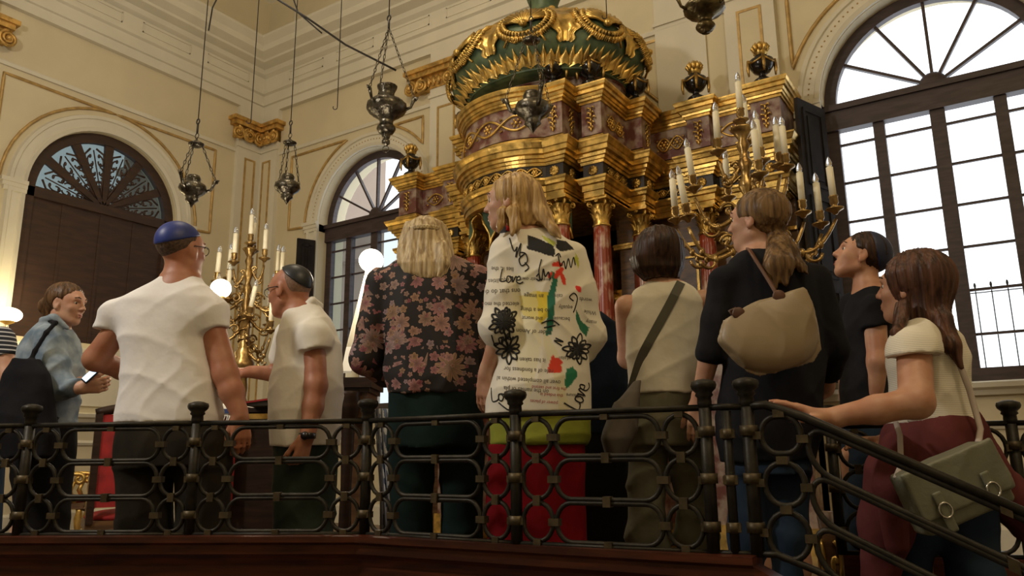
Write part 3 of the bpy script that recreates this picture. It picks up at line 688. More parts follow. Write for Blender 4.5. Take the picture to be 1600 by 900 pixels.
# columns
def leaf(mb, c, ang, z0, h, w_, r0, curl, n=6):
    ca, sa = math.cos(ang), math.sin(ang); vs = []
    for i in range(n+1):
        q = i/n; rr = r0+curl*(q**2.5); zz = z0+h*(q-.25*max(0, q-.75)*2)
        ww = w_*math.sin(PI*(.15+.8*q))*(1+.12*math.sin(q*14))
        for j in (-1, -.5, 0, .5, 1):
            o = rr-.010*abs(j)*(1) ; vs.append((c[0]+ca*o-sa*ww*j, c[1]+sa*o+ca*ww*j, zz))
    mb.add(vs, [(i*5+j, i*5+j+1, (i+1)*5+j+1, (i+1)*5+j) for i in range(n) for j in range(4)])
def column(x, v, r=.088, zb=1.96, zt=2.955):
    y = -v; nflute = 16; mb = MB(); pr2 = []
    for i in range(9):
        q = i/8; pr2.append((r*(1-.14*q**1.6), zb+(zt-zb)*q))
    mb.lathe(pr2, (x, y, 0), 64, lobes=16, lobe_amp=.03); o = sub(mb, 'column', M_redm, ark, abase)
    mb = MB(); mb.lathe([(r*1.45, zb-.13), (r*1.45, zb-.09), (r*1.3, zb-.085), (r*1.38, zb-.06), (r*1.15, zb-.035), (r*1.22, zb-.015), (r*1.0, zb)], (x, y, 0), 24)
    sub(mb, 'column_base', M_gold, ark, abase)
    mb = MB(); rt = r*.86
    mb.lathe([(rt*1.12, zt-.01), (rt*1.18, zt+.005), (rt*1.0, zt+.02), (rt*.98, zt+.12), (rt*1.25, zt+.2)], (x, y, 0), 20)
    for k in range(8): leaf(mb, (x, y), PI*k/4, zt+.015, .12, .032, rt*1.02, .04)
    for k in range(8): leaf(mb, (x, y), PI*(k+.5)/4, zt+.07, .13, .030, rt*1.05, .055)
    for k in range(4):
        a = PI/4+PI*k/2; ca, sa = math.cos(a), math.sin(a); pts = []
        for i in range(16):
            q = i/15*2.6*PI; e = .030*(1-.75*i/15); pts.append((x+ca*(rt*1.45+e*math.sin(q)), y+sa*(rt*1.45+e*math.sin(q)), zt+.205+e*math.cos(q)))
        mb.tube([(x+ca*rt, y+sa*rt, zt+.12)]+pts, .010, 6)
        rosette(mb, (x+math.cos(a+PI/4)*rt*1.3, y+math.sin(a+PI/4)*rt*1.3, zt+.235), (math.cos(a+PI/4), math.sin(a+PI/4)), .022, 6)
    q = rt*1.5; mb.box((x-q, y-q, zt+.24), (x+q, y+q, zt+.27)); sub(mb, 'column_capital', M_gold, ark, abase)
cols = [(6.025, 1.52), (6.325, 1.28), (6.5, .76), (7.06, .44), (7.74, .44)]
for i, (x, v) in enumerate(cols):
    column(x, v)
    if i: column(2*UC-x, v-(.22 if i == 1 else 0))
# pedestals and steps
def ped(x0, x1, v, z1=1.87):
    for (a, b, o, m, nm) in ((0.12, 1.7, .0, M_marble, 'pedestal'), (0, .22, .03, M_gold, 'pedestal_base'), (1.70, z1, .035, M_gold, 'pedestal_cap')):
        mb = MB(); mb.box((x0-o, -v-o, a), (x1+o, -.02, b)); sub(mb, nm, m, ark, abase)
for s_ in (-1, 1):
    for (a, b, v) in ((5.93, 6.17, 1.62), (6.24, 6.47, 1.42), (6.47, 6.62, .88), (6.93, 7.19, .56), (7.6, 7.88, .56)):
        x0, x1 = (a, b) if s_ > 0 else (2*UC-b, 2*UC-a); ped(x0, x1, v)
# back body: recessed wall, wing panels, doors, curtain
mb = MB()
for s_ in (-1, 1):
    for (a, b, v0, v1) in ((6.17, 6.45, .0, .55), (6.45, 7.88, 0, .28), (5.0, 6.2, 0, .25)):
        x0, x1 = (a, b) if s_ > 0 else (2*UC-b, 2*UC-a); mb.box((x0, -v1, 0), (x1, -.01, 3.23))
sub(mb, 'back_body', M_woodm, ark, abase)
mb = MB()
for s_ in (-1, 1):
    def B_(a, b, v0, v1, z0, z1):
        x0, x1 = (a, b) if s_ > 0 else (2*UC-b, 2*UC-a); mb.box((x0, -v1, z0), (x1, -v0, z1))
    for z in (1.0, 1.85, 2.35, 2.9): B_(6.12, 6.47, 0, .60, z, z+.03); B_(6.12, 6.50, 0, .62, z+.03, z+.05); B_(6.45, 7.88, 0, .32, z, z+.035)
    for x in (6.62, 6.88, 7.24, 7.54): B_(x, x+.025, .28, .30, 2.0, 2.8)
    B_(6.62, 6.9, .28, .30, 2.78, 2.8); B_(7.24, 7.56, .28, .30, 2.78, 2.8); B_(6.62, 6.9, .28, .30, 2.0, 2.02); B_(7.24, 7.56, .28, .30, 2.0, 2.02)
    B_(5.62, 5.68, .25, .34, .9, 2.7); B_(5.9, 6.02, .25, .5, .3, 3.0); B_(5.88, 6.04, .25, .54, 2.5, 2.56)
    for z in np.arange(1.0, 2.9, .32): rosette(mb, (UC+s_*.96, -.52, z), (0, -1), .05)
sub(mb, 'gilt_moulding', M_golddk, ark, abase)
mb = MB(); n = 40; vs = []
for i in range(n+1):
    x = 4.95+1.1*i/n; o = .30+.025*math.sin(i*1.9); vs += [(x, -o, .3), (x, -o, 2.42)]
mb.add(vs, [(2*i, 2*i+2, 2*i+3, 2*i+1) for i in range(n)]); sub(mb, 'red_curtain', M_redvel, ark, abase)
mb = MB(); mb.box((4.9, -.36, 2.42), (6.1, -.3, 2.50)); mb.box((4.9, -.38, 2.50), (6.1, -.3, 2.53)); sub(mb, 'curtain_rail', M_gold, ark, abase)
mb = MB()     # green valance swags hanging inside the canopy
f, Sx = strip_frame([(UC-.6, -1.45), (UC-.4, -1.58), (UC, -1.66), (UC+.4, -1.58), (UC+.6, -1.45)]); n = 60; vs = []
for i in range(n+1):
    s_ = Sx[-1]*i/n; q = i/n*3; w_ = .10+.20*abs(math.sin(PI*q))**.6*-.6+.24*(1-abs(math.sin(PI*q)))
    for k in range(5):
        X, Y = f(min(s_, Sx[-1]-1e-4), .02*math.sin(i*1.3)*k/4); vs.append((X, Y, 3.30-(w_+.05)*k/4*1.15-.02))
mb.add(vs, [(i*5+k, (i+1)*5+k, (i+1)*5+k+1, i*5+k+1) for i in range(n) for k in range(4)]); sub(mb, 'green_valance', M_greenvel, ark, abase)
mb = MB(); mb.tube([tuple(vs[i*5+4]) for i in range(n+1)], .013, 6); sub(mb, 'valance_fringe', M_gold, ark, abase)
# side carved scrolls left of the wing
# pediment ring under the crown
mb = MB(); ring = [(UC+.80*math.cos(a), -1.0+.66*math.sin(a)) for a in [PI/8+PI*k/4 for k in range(8)]]
ring = [(UC+.95*math.cos(a), -.98+.56*math.sin(a)) for a in [2*PI*k/32 for k in range(32)]][::-1]
mb.sweep(ring+[ring[0]], [(-.05, 4.30), (.0, 4.30), (.0, 4.48), (.02, 4.49), (.02, 4.52), (-.05, 4.52)], side=-1); sub(mb, 'crown_plinth', M_marble, ark, abase)
# ------------------------------------------------------------------ urns
def urn(x, v, z, label, s=1.42):
    z += .0
    b = (x, -v, z); t = thing('flaming_urn', label, 'urn', b, 'black urns with gilt flames on the ark')
    mb = MB(); mb.lathe([(q*s, w_*s) for q, w_ in ((.062, 0), (.062, .035), (.05, .045), (.03, .055), (.022, .075), (.03, .085), (.055, .10), (.075, .13), (.082, .16), (.08, .185), (.055, .195), (.035, .205), (.04, .22), (0, .225))], b, 20); sub(mb, 'vase', M_black, t, b)
    mb = MB(); mb.lathe([(q*s, w_*s) for q, w_ in ((.028, .215), (.045, .24), (.042, .265), (.02, .275))], b, 16, lobes=8, lobe_amp=.12)
    for k in range(9):
        a = 2*PI*k/9; mb.tube([(b[0]+.03*s*math.cos(a), b[1]+.03*s*math.sin(a), z+.245*s), (b[0]+.052*s*math.cos(a), b[1]+.052*s*math.sin(a), z+.28*s), (b[0]+.042*s*math.cos(a), b[1]+.042*s*math.sin(a), z+.315*s)], [.013*s, .016*s, .002], 6)
    mb.ell((b[0], b[1], z+.285*s), (.035*s, .035*s, .045*s), n=8, m=6); sub(mb, 'flame', M_gold, t, b)
    mb = MB()
    for k in range(4):
        a0 = PI/2*k+.4; pts = [(b[0]+.083*s*math.cos(a0+q*PI/8), b[1]+.083*s*math.sin(a0+q*PI/8), z+(.182-.03*math.sin(q*PI/4))*s) for q in range(5)]; mb.tube(pts, .008*s, 5)
        mb.tube([(b[0]+.086*s*math.cos(a0), b[1]+.086*s*math.sin(a0), z+.19*s), (b[0]+.092*s*math.cos(a0), b[1]+.092*s*math.sin(a0), z+.12*s), (b[0]+.088*s*math.cos(a0), b[1]+.088*s*math.sin(a0), z+.075*s)], [.012*s, .012*s, .006*s], 6)
    sub(mb, 'swag', M_golddk, t, b)
ZU = 4.325
urn(6.02, 1.60, ZU, 'black urn with gilt flame in front of the crown, left one of the front pair')
urn(6.32, 1.40, ZU, 'black urn with gilt flame in front of the crown, right one of the front pair')
urn(6.53, .80, ZU, 'black urn with gilt flame just right of the crown, lowest on that side')
urn(7.06, .50, ZU, 'black urn with gilt flame in the middle of the right wing')
urn(7.73, .50, ZU, 'black urn with gilt flame at the right end of the ark, by the bright window')
urn(2*UC-7.73, .50, ZU, 'black urn with gilt flame at the left end of the ark, over the middle window')
urn(2*UC-6.36, 1.15, ZU, 'black urn with gilt flame at the left foot of the crown, upper one')
urn(2*UC-6.54, .74, ZU, 'black urn with gilt flame left of the crown, lower and half hidden', 1.2)
# ------------------------------------------------------------------ crown
cb = (UC+.10, -1.02, 4.50)
crown = thing('ark_crown', 'huge green and gold royal crown on top of the ark', 'crown', cb)
RX, RY = 1.04, .90
cprof = [(.86, 0.0), (.88, .06), (.92, .13), (.965, .22), (.985, .32), (.96, .43), (.88, .54), (.76, .64), (.62, .73), (.48, .80), (.34, .87), (.22, .95), (.16, 1.04), (.15, 1.15), (.20, 1.28), (.14, 1.4), (.02, 1.46)]
cz = [p[1] for p in cprof]; cr = [p[0] for p in cprof]
PH = math.radians(-97)
def crown_pt(a, z, o=0.):
    r_ = np.interp(z, cz, cr); lob = 1+.10*abs(math.sin(4*(a-PH)))**.7*max(.2, min(1, z/.2))*(1 if z < .9 else .3)-.04
    r_ = r_*lob+o; return (cb[0]+RX*r_*math.cos(a), cb[1]+RY*r_*math.sin(a), cb[2]+z)
mb = MB(); n = 96; zs_ = list(np.linspace(0.0, 1.46, 34)); vs = [crown_pt(2*PI*i/n, z) for i in range(n) for z in zs_]; m_ = len(zs_)
mb.add(vs, [(i*m_+k, ((i+1) % n)*m_+k, ((i+1) % n)*m_+k+1, i*m_+k+1) for i in range(n) for k in range(m_-1)]); sub(mb, 'lobed_dome', M_green, crown, cb)
mb = MB(); vs = [crown_pt(2*PI*i/n, z, o) for i in range(n) for (z, o) in ((.0, -.35), (.0, -.02), (.03, .02), (.06, .025), (.075, .0))]
mb.add(vs, [(i*5+k, ((i+1) % n)*5+k, ((i+1) % n)*5+k+1, i*5+k+1) for i in range(n) for k in range(4)]); sub(mb, 'base_ring', M_green, crown, cb)
def patch(mb, a0, z0, outline, n=12, m=8, o=.02, thick=True, groove=5):     # outline(q)-> half-width in metres along height q, centre line angle a0
    vs = []
    for i in range(n+1):
        q = i/n
        zc, hw, lift = outline(q)
        for j in range(m+1):
            t_ = -1+2*j/m; r_ = np.interp(zc, cz, cr); a = a0+hw*t_/max(r_, .2)
            vs.append(crown_pt(a, zc-.02*abs(t_), o+lift+.012*math.cos(groove*t_*PI)-.02*t_*t_))
    mb.add(vs, [(i*(m+1)+j, i*(m+1)+j+1, (i+1)*(m+1)+j+1, (i+1)*(m+1)+j) for i in range(n) for j in range(m)])
band = MB()
N_ = 42
for k in range(N_):
    a = 2*PI*k/N_; patch(band, a, 0, lambda q: (.03+.125*q, .072*(1-q**2.6)+.001, .016+.012*q), n=6, m=4, groove=1)
for k in range(N_):
    a = 2*PI*(k+.5)/N_; patch(band, a, 0, lambda q: (.03+.15*q, .05*(1-q**3)+.001, .0+.008*q), n=5, m=4, groove=1)
sub(band, 'leaf_band', M_gold, crown, cb)
for k in range(8):     # acanthus on the ribs
    a = PH+PI*k/4; mb = MB()
    patch(mb, a, 0, lambda q: (.22+.58*q, (.04+.125*math.sin(PI*(.08+.70*q))**1.3)*(1+.20*math.sin(q*34)), .02+.07*max(0, q-.7)*3), n=30, m=12, groove=4)
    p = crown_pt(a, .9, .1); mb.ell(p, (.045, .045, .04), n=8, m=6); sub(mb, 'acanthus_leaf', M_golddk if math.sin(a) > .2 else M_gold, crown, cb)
def on(a0, du, z, o=.03):
    r_ = max(.2, np.interp(z, cz, cr)); return crown_pt(a0+du/r_, z, o)
def cartouche(a, menorah=False):
    mb = MB(); zc = .46
    for i in range(13):   # shell
        ang = (-1+2*i/12)*1.35
        mb.tube([on(a, 0, zc-.06, .03), on(a, .10*math.sin(ang), zc-.04+.10*math.cos(ang), .05), on(a, .19*math.sin(ang), zc-.04+.19*math.cos(ang), .06)], [.008, .017, .026], 6)
    mb.ell(on(a, 0, zc-.07, .05), (.045, .045, .035), n=8, m=6)
    for sg in (-1, 1):    # leafy wreath
        for ring_ in (0, 1):
            R_ = .235-.055*ring_
            for i in range(17):
                q = i/16; ang = -PI/2+sg*q*2.35; cx_, cz_ = R_*math.cos(ang), zc+R_*math.sin(ang)*.85
                for e in (-1, 1):
                    w_ = .036; mb.tube([on(a, cx_, cz_, .03), on(a, cx_+w_*math.cos(ang+e*.9), cz_+w_*math.sin(ang+e*.9), .06), on(a, cx_+1.8*w_*math.cos(ang+e*.5), cz_+1.8*w_*math.sin(ang+e*.5), .04)], [.008, .017, .003], 5)
        mb.tube([on(a, 0, zc-.21, .03), on(a, sg*.09, zc-.24, .03), on(a, sg*.15, zc-.20, .04), on(a, sg*.19, zc-.26, .04)], .013, 5)
    sub(mb, 'shell_cartouche', M_gold, crown, cb)
    if menorah:
        mb = MB(); c0 = .22
        for k in range(4):
            w_ = .035*k
            for sg in ((-1, 1) if k else (1,)):
                pts = [on(a, c0+sg*w_*math.sin(q*PI/8), .34+.09-.09*(k/3)-w_*.0-(.03*k)*math.cos(q*PI/8)+.0, .05) for q in range(5)]
                mb.tube(pts+[on(a, c0+sg*w_, .56, .05)], .008, 5); mb.ell(on(a, c0+sg*w_, .575, .05), (.012, .012, .02), n=6, m=5)
        mb.tube([on(a, c0, .26, .05), on(a, c0, .5, .05)], .010, 5); mb.tube([on(a, c0-.05, .26, .05), on(a, c0+.05, .26, .05)], .010, 5)
        sub(mb, 'menorah_relief', M_gold, crown, cb)
for k in range(8):
    a = PH+PI/8+PI*k/4; cartouche(a, False)
a_m = PH+PI/8-PI/4*2
# ================================================================== CANDELABRA
def candelabrum(u, vtop, D, sc, label, cand, group=None):
    """cand: list of (angle deg, radius, cup height below the top); ztop is the top of the stem"""
    p = atD(u, vtop, D); x0, y0 = p[0], p[1]; b = (x0, y0, 0); ztop = p[2]
    t = thing('candelabrum', label, 'candelabrum', b)
    mb = MB(); H = ztop
    prof = [(.20, 0), (.20, .05), (.17, .08), (.15, .16), (.09, .22), (.07, .30), (.055, .36), (.08, .42), (.05, .48), (.045, H-1.6), (.075, H-1.5), (.085, H-1.42), (.05, H-1.36), (.06, H-1.28), (.05, H-1.20), (.105, H-1.10), (.11, H-1.06), (.075, H-1.02), (.085, H-.98), (.05, H-.93), (.048, H-.66), (.06, H-.65), (.045, H-.62), (.03, H-.60), (.048, H-.55), (.03, H-.50), (.025, H-.47), (.045, H-.43), (.045, H-.40), (.025, H-.36), (.03, H-.33), (.05, H-.28), (.028, H-.24), (.025, H-.2), (.04, H-.16), (.025, H-.12), (.055, H-.07), (.07, H-.055), (.07, H-.045), (.03, H-.04), (.028, H)]
    mb.lathe([(r*sc*.86 if z > .5 else r, z) for r, z in prof], (x0, y0, 0), 24, lobes=8, lobe_amp=.035)
    for k in range(3):
        a = k*2*PI/3+.3; mb.tube([(x0+.14*math.cos(a), y0+.14*math.sin(a), .12), (x0+.24*math.cos(a), y0+.24*math.sin(a), .10), (x0+.30*math.cos(a), y0+.30*math.sin(a), .03)], [.04, .035, .05], 8)
    pts = []
    for i in range(50):
        q = i/49; pts.append((x0+.05*sc*math.cos(q*20), y0+.05*sc*math.sin(q*20), H-.93+.27*q))
    mb.tube(pts, .008, 5); sub(mb, 'stem', M_brass, t, b)
    mbc = None
    def K3(a, r, z): # angle measured in the camera frame: 0 = right, 90 = away
        d = RT*math.cos(a)*r+FW*math.sin(a)*r; return np.array([x0+d[0], y0+d[1], z])
    for (ad, r, dz, lean) in cand:
        a = math.radians(ad); zc = H-dz
        if r > .01:
            mb = MB(); r_ = r; zr = zc-.16 if r > .22 else zc-.10; pts = []
            for i in range(17):
                q = i/16; rr = .03+(r_-.03)*(q**.85); zz = zr+.06*math.sin(q*PI*.9)*(-1.6 if True else 1)+(zc-zr-.03)*max(0, (q-.55)/.45)**1.8; pts.append(K3(a, rr, zz))
            mb.tube(pts, [.014*sc-.007*sc*abs(i/16-.3) for i in range(17)], 7)
            for (q0, s_) in ((.35, 1), (.7, -1)):       # scrolls
                c_ = K3(a, r_*q0, zr-.06+(.07 if s_ > 0 else -.045)); sp = []
                for i in range(16):
                    w_ = i/15*2.3*PI; e = .055*(1-.75*i/15)*min(1, r/.3); sp.append(c_+K3(a, e*math.cos(w_), e*math.sin(w_)*s_)-np.array([x0, y0, 0]))
                mb.tube(sp, .009*sc, 6)
            for q in (.2, .5, .8):
                c_ = pts[int(q*16)]; mb.ell(c_, (.017*sc, .017*sc, .024*sc), n=7, m=5)
            sub(mb, 'arm', M_brass, t, b)
        cpt = K3(a, r, zc); dirv = np.array([0, 0, 1.])+ (RT*lean)
        dirv /= np.linalg.norm(dirv); ax = np.cross(np.array([0, 0, 1.]), dirv); L = np.linalg.norm(ax); R = np.eye(3)
        if L > 1e-6:
            R = np.array(Matrix.Rotation(math.asin(min(1, L)), 3, Vector(ax/L)))
        mb = MB(); mb.lathe([(.012, -.03), (.022, -.015), (.05, 0), (.052, .008), (.02, .012), (.018, .03), (.026, .04), (.024, .075), (.028, .08), (.026, .085)], cpt, 14, R=R); sub(mb, 'candle_cup', M_brass, t, b)
        mb = MB(); mb.lathe([(.0205, .07), (.0205, .265), (.012, .27)], cpt, 14, R=R); o = sub(mb, 'candle', M_candle, t, b)
        mb = MB(); mb.lathe([(.010, .27), (.017, .278), (.0185, .292), (.015, .308), (.007, .326), (.001, .336)], cpt, 12, R=R); mb.build('flame_bulb', M_bulb, parent=o, origin=b)
    return t
CR = [(0, 0, 0.0, 0), (180, .155, .20, 0), (60, .12, .10, 0), (-50, .12, .30, -.06),
      (172, .31, .42, -.10), (-15, .24, .33, -.02), (95, .30, .40, 0), (20, .26, .26, 0),
      (186, .38, .63, -.13), (165, .43, .60, -.03), (-97, .40, .50, -.04), (18, .40, .56, 0), (-8, .50, .60, -.03), (5, .45, .66, -.02)]
candelabrum(1158, 190, 4.45, 1.15, 'large gilded candelabrum of electric candles, right side, in front of the ark wing and window', CR)
CL = [(0, 0, 0.0, 0), (180, .135, .17, 0), (0, .135, .14, 0), (90, .08, .05, 0), (176, .285, .34, .03), (160, .21, .30, .02), (-60, .14, .68, .16), (8, .25, .33, .0), (-6, .31, .36, 0), (-20, .27, .80, 0), (200, .24, .62, 0), (120, .26, .7, 0), (60, .26, .7, 0), (170, .18, .50, 0), (15, .22, .58, 0)]
candelabrum(391, 381, 6.6, 1.0, 'gilded candelabrum of electric candles, left side, between the two men in white', CL)
# ================================================================== HANGING LAMPS
def chain(mb, p0, p1, link=.030, r=.0035):
    p0 = np.array(p0); p1 = np.array(p1); d = p1-p0; L = np.linalg.norm(d); d = d/L; n = max(2, int(L/(link*1.45))); a = np.cross(d, [.3, .9, .1]); a /= np.linalg.norm(a); b = np.cross(d, a)
    for i in range(n):
        c = p0+d*L*(i+.5)/n; s_ = a if i % 2 else b
        mb.tube([c+d*link*.9*math.cos(q*PI/4)+s_*link*.32*math.sin(q*PI/4) for q in range(8)], r, 4, closed=True)
def hang_lamp(u, v, D, sc, label, htop, prof, arms=True, canopy=None, rot=0., m=M_silver, wire_to=9.0, ball=True, split=None):
    c = atD(u, v, D); b = tuple(c); t = thing('hanging_oil_lamp', label, 'hanging lamp', b, 'tarnished silver oil lamps hung from wires')
    mb = MB(); mb.lathe([(r*sc, z*sc) for r, z in prof], c, 28, lobes=12, lobe_amp=.02)
    sub(mb, 'lamp_body', m, t, b)
    rmax = max(prof, key=lambda q: q[0]); ends = []
    for k in range(3):
        a = rot+2*PI*k/3; ca, sa = math.cos(a), math.sin(a)
        P_ = lambda r, z: np.array([c[0]+ca*r*sc, c[1]+sa*r*sc, c[2]+z*sc])
        mb = MB(); R_ = rmax[0]; z_ = rmax[1]
        if arms:
            mb.tube([P_(R_*.92, z_-.01), P_(R_+.03, z_+.01), P_(R_+.045, z_+.05), P_(R_+.06, z_+.09)], [.014*sc, .012*sc, .014*sc, .018*sc], 7)
            mb.tube([P_(R_+.06, z_+.09), P_(R_+.09, z_+.10), P_(R_+.075, z_+.07)], [.016*sc, .010*sc, .006*sc], 6); e = P_(R_+.06, z_+.10)
            sub(mb, 'bracket', m, t, b)
        else: e = P_(R_*.9, z_+.02)
        ends.append(e)
    top = np.array([c[0], c[1], c[2]+htop*sc])
    for i, e in enumerate(ends):
        a = rot+2*PI*i/3; q = top+np.array([math.cos(a), math.sin(a), 0])*(canopy[0]*.7 if canopy else .006)
        mb = MB(); chain(mb, e, q, .022*sc+.006); sub(mb, 'chain', m, t, b)
    if canopy:
        mb = MB(); mb.lathe([(0, -.02), (canopy[0]*.6, -.02), (canopy[0], -.003), (canopy[0], .004), (canopy[0]*.5, .02), (.01, .035), (.006, .05)], top, 14)
        mb.tube([top+np.array([.022*math.cos(q*PI/4), 0, .07+.022*math.sin(q*PI/4)]) for q in range(8)], .004, 5, closed=True); sub(mb, 'canopy', m, t, b)
    mb = MB(); hk = top+np.array([0, 0, .09 if canopy else 0.0])
    mb.tube([hk, hk+np.array([0, 0, .08])], .009, 6); mb.tube([hk+np.array([.018*math.cos(q*PI/4), 0, .10+.022*math.sin(q*PI/4)]) for q in range(8)], .006, 5, closed=True)
    mb.tube([hk+np.array([0, 0, .12]), (hk[0], hk[1], wire_to)], .0045 if not split else .012, 6); sub(mb, 'suspension_rod', M_wire, t, b)
    return t, c, top
prof_a = [(0, -.30), (.012, -.295), (.02, -.285), (.035, -.27), (.035, -.245), (.012, -.235), (.03, -.225), (.038, -.20), (.03, -.19), (.062, -.175), (.082, -.14), (.075, -.115), (.058, -.10), (.060, -.06), (.09, -.03), (.15, .01), (.175, .05), (.17, .085), (.13, .12), (.075, .14), (.062, .15), (.065, .20), (.085, .24), (.088, .255), (.07, .255)]
t, c, top = hang_lamp(604, 178, 5.4, .88, 'large urn shaped silver hanging lamp in front of the left gilt pilaster capital', .80, prof_a, rot=2.7)
mb = MB(); q = c+np.array([0, 0, -.285]); mb.tube([q+np.array(RT*.025*math.cos(k*PI/6))+np.array([0, 0, .025*math.sin(k*PI/6)]) for k in range(12)], .003, 5, closed=True); sub(mb, 'pull_ring', M_silver, t, tuple(c))
prof_b = [(0, -.17), (.01, -.15), (.03, -.12), (.055, -.10), (.05, -.08), (.06, -.06), (.10, -.03), (.118, 0), (.11, .035), (.075, .06), (.06, .07), (.062, .10), (.05, .125), (.02, .135)]
hang_lamp(449, 293, 6.4, .95, 'small egg shaped silver hanging lamp beside the corner capital', .44, prof_b, arms=False, canopy=(.06,), rot=.6)
hang_lamp(301, 296, 5.6, .88, 'silver hanging lamp in front of the dark fretwork fanlight', .42, prof_b, canopy=(.06,), rot=.9)
hang_lamp(832, 172, 5.6, 1.2, 'silver hanging lamp in front of the marble band of the ark', .50, prof_b, arms=True, canopy=(.075,), rot=1.4)
t, c, top = hang_lamp(1101, 22, 4.6, .85, 'bronze hanging lamp cut by the top edge, right of the crown', .9, [(q[0]*.92, q[1]*.8) for q in prof_a if q[1] > -.21], rot=-.3, m=mat('dark_bronze_lamp', (.15, .115, .05), .3, .85, col2=(.05, .035, .015), nscale=18, bump=.3, bscale=40))
# bare hooks and wires
def hook_wire(u, v, D, label):
    c = atD(u, v, D); mb = MB(); mb.tube([(c[0], c[1], 9.0), (c[0], c[1], c[2])], .004, 5)
    mb.tube([c+RT*.02*(math.cos(q)-1)*-1*0+RT*(.018-.018*math.cos(q))*-1+np.array([0, 0, -.018*math.sin(q)]) for q in np.linspace(0, 1.2*PI, 9)], .004, 5)
    mb.build('wire_hook', M_wire, origin=tuple(c), label=label, cat='hook', group=None)
hook_wire(527, 168, 6.0, 'long thin wire ending in an empty hook, left of the large silver lamp')
hook_wire(948, 26, 5.4, 'short thin wire ending in an empty hook, right of the crown')
hook_wire(392, 190, 6.0, 'long thin wire hanging in front of the corner capital')
def wire(pts, r, label, cat='wire'):
    mb = MB(); P = [atD(*p) for p in pts]; Q = []
    for i in range(len(P)-1):
        for k in range(6): Q.append(P[i]+(P[i+1]-P[i])*k/6)
    Q.append(P[-1]); mb.tube(Q, r, 6); mb.build('stay_wire', M_wire, origin=tuple(P[0]), label=label, cat=cat)
wire([(395, -25, 5.2), (480, 28, 5.2), (540, 70, 5.3), (619, 110, 5.4)], .008, 'thick dark stay wire running diagonally to the large silver lamp')
wire([(452, -20, 5.2), (466, 20, 5.2), (503, 52, 5.22)], .006, 'short curved wire joining the diagonal stay wire')
wire([(348, -20, 5.5), (332, 12, 5.5), (326, 48, 5.6)], .006, 'short curved wire joining the rod of the lamp before the fanlight')
# ================================================================== LAMPS
def globe(c, r, t, b, m=M_globe):
    mb = MB(); mb.ell(c, (r, r, r*.95), n=24, m=16); sub(mb, 'glass_globe', m, t, b)
# wall sconce on the left wall
pw = atX(13, 492, XL+.30); b = (XL+.08, pw[1], pw[2]-.16)
t = thing('wall_sconce', 'glowing opal wall sconce on a curved brass arm at the left edge', 'wall lamp', b)
mb = MB(); mb.lathe([(.06, 0), (.06, .02), (.02, .04)], (XL+.0, pw[1], pw[2]-.2), 12, R=Rym(PI/2))
mb.tube([(XL+.03, pw[1], pw[2]-.20), (XL+.14, pw[1], pw[2]-.26), (XL+.26, pw[1], pw[2]-.22), (XL+.30, pw[1], pw[2]-.10)], .012, 8)
mb.lathe([(.02, -.11), (.07, -.085), (.08, -.06)], (XL+.30, pw[1], pw[2]), 16); sub(mb, 'bracket', M_gold, t, b)
mb = MB(); mb.ell((XL+.30, pw[1], pw[2]), (.14, .14, .085), n=24, m=14); sub(mb, 'glass_shade', M_globe, t, b)
light('sconce_light', 'POINT', (XL+.42, pw[1], pw[2]+.02), 48, (1, .80, .42), .12)
def post_lamp(u, v, D, r, label, foot, wpost, es):
    c = atD(u, v, D); f = atD(*foot); b = (f[0], f[1], 0); t = thing('globe_lamp', label, 'lamp', b)
    globe(c, r, t, b)
    mb = MB(); top = c-np.array([0, 0, r]); mb.tube([(f[0], f[1], .02), (f[0], f[1], f[2]), top], [wpost*1.3, wpost, wpost*.9], 10); mb.lathe([(.12, 0), (.12, .03), (.05, .06), (0, .06)], (f[0], f[1], 0), 14)
    mb.lathe([(wpost, -.03), (r*.5, 0), (r*.5, .02)], top, 14); sub(mb, 'post', M_candle if wpost > .02 else M_gold, t, b)
    light('globe_lamp_light', 'POINT', tuple(c-FW*(r+.06)), es*1.6, (1, .87, .66), r)
post_lamp(345, 451, 6.1, .082, 'glowing round globe lamp left of the gilded candelabrum', (345, 560, 6.1), .010, 14)
post_lamp(580, 407, 5.2, .085, 'glowing round globe lamp on a slanting cream post before the middle window', (552, 540, 5.2), .044, 12)
# ================================================================== FURNITURE
Kp = lambda u, v, D: atD(u, v, D)
# reading desk with cloths (between the two men in white)
def kbox(mb, X0, X1, Y0, Y1, z0, z1):
    P = [K(X, Y, z) for z in (z0, z1) for X, Y in ((X0, Y0), (X1, Y0), (X1, Y1), (X0, Y1))]
    mb.add(P, [(0, 3, 2, 1), (4, 5, 6, 7), (0, 1, 5, 4), (1, 2, 6, 5), (2, 3, 7, 6), (3, 0, 4, 7)], False)
def kx(u, D): return W2K(atD(u, 700, D))[0]
def kz(u, v, D): return atD(u, v, D)[2]
D0 = 4.5; x0, x1 = kx(300, D0), kx(432, D0); zt = kz(390, 628, D0)
b = K((x0+x1)/2, D0+.3, 0); t = thing('reading_desk', 'dark reading desk behind the old man, with carved gilt edge', 'desk', b)
mb = MB(); kbox(mb, x0, x1, D0, D0+.6, 0, zt-.06); sub(mb, 'body', M_wood, t, b)
mb = MB(); kbox(mb, x0-.03, x1+.03, D0-.03, D0+.63, zt-.06, zt-.035); sub(mb, 'top', M_wood, t, b)
mb = MB(); kbox(mb, x0-.035, x1+.035, D0-.036, D0-.028, zt-.10, zt-.07); sub(mb, 'gilt_edge', M_gold, t, b)
zb_ = zt-.035
mb = MB(); xa, xb_ = kx(337, D0), kx(374, D0)
vs = []; n = 10
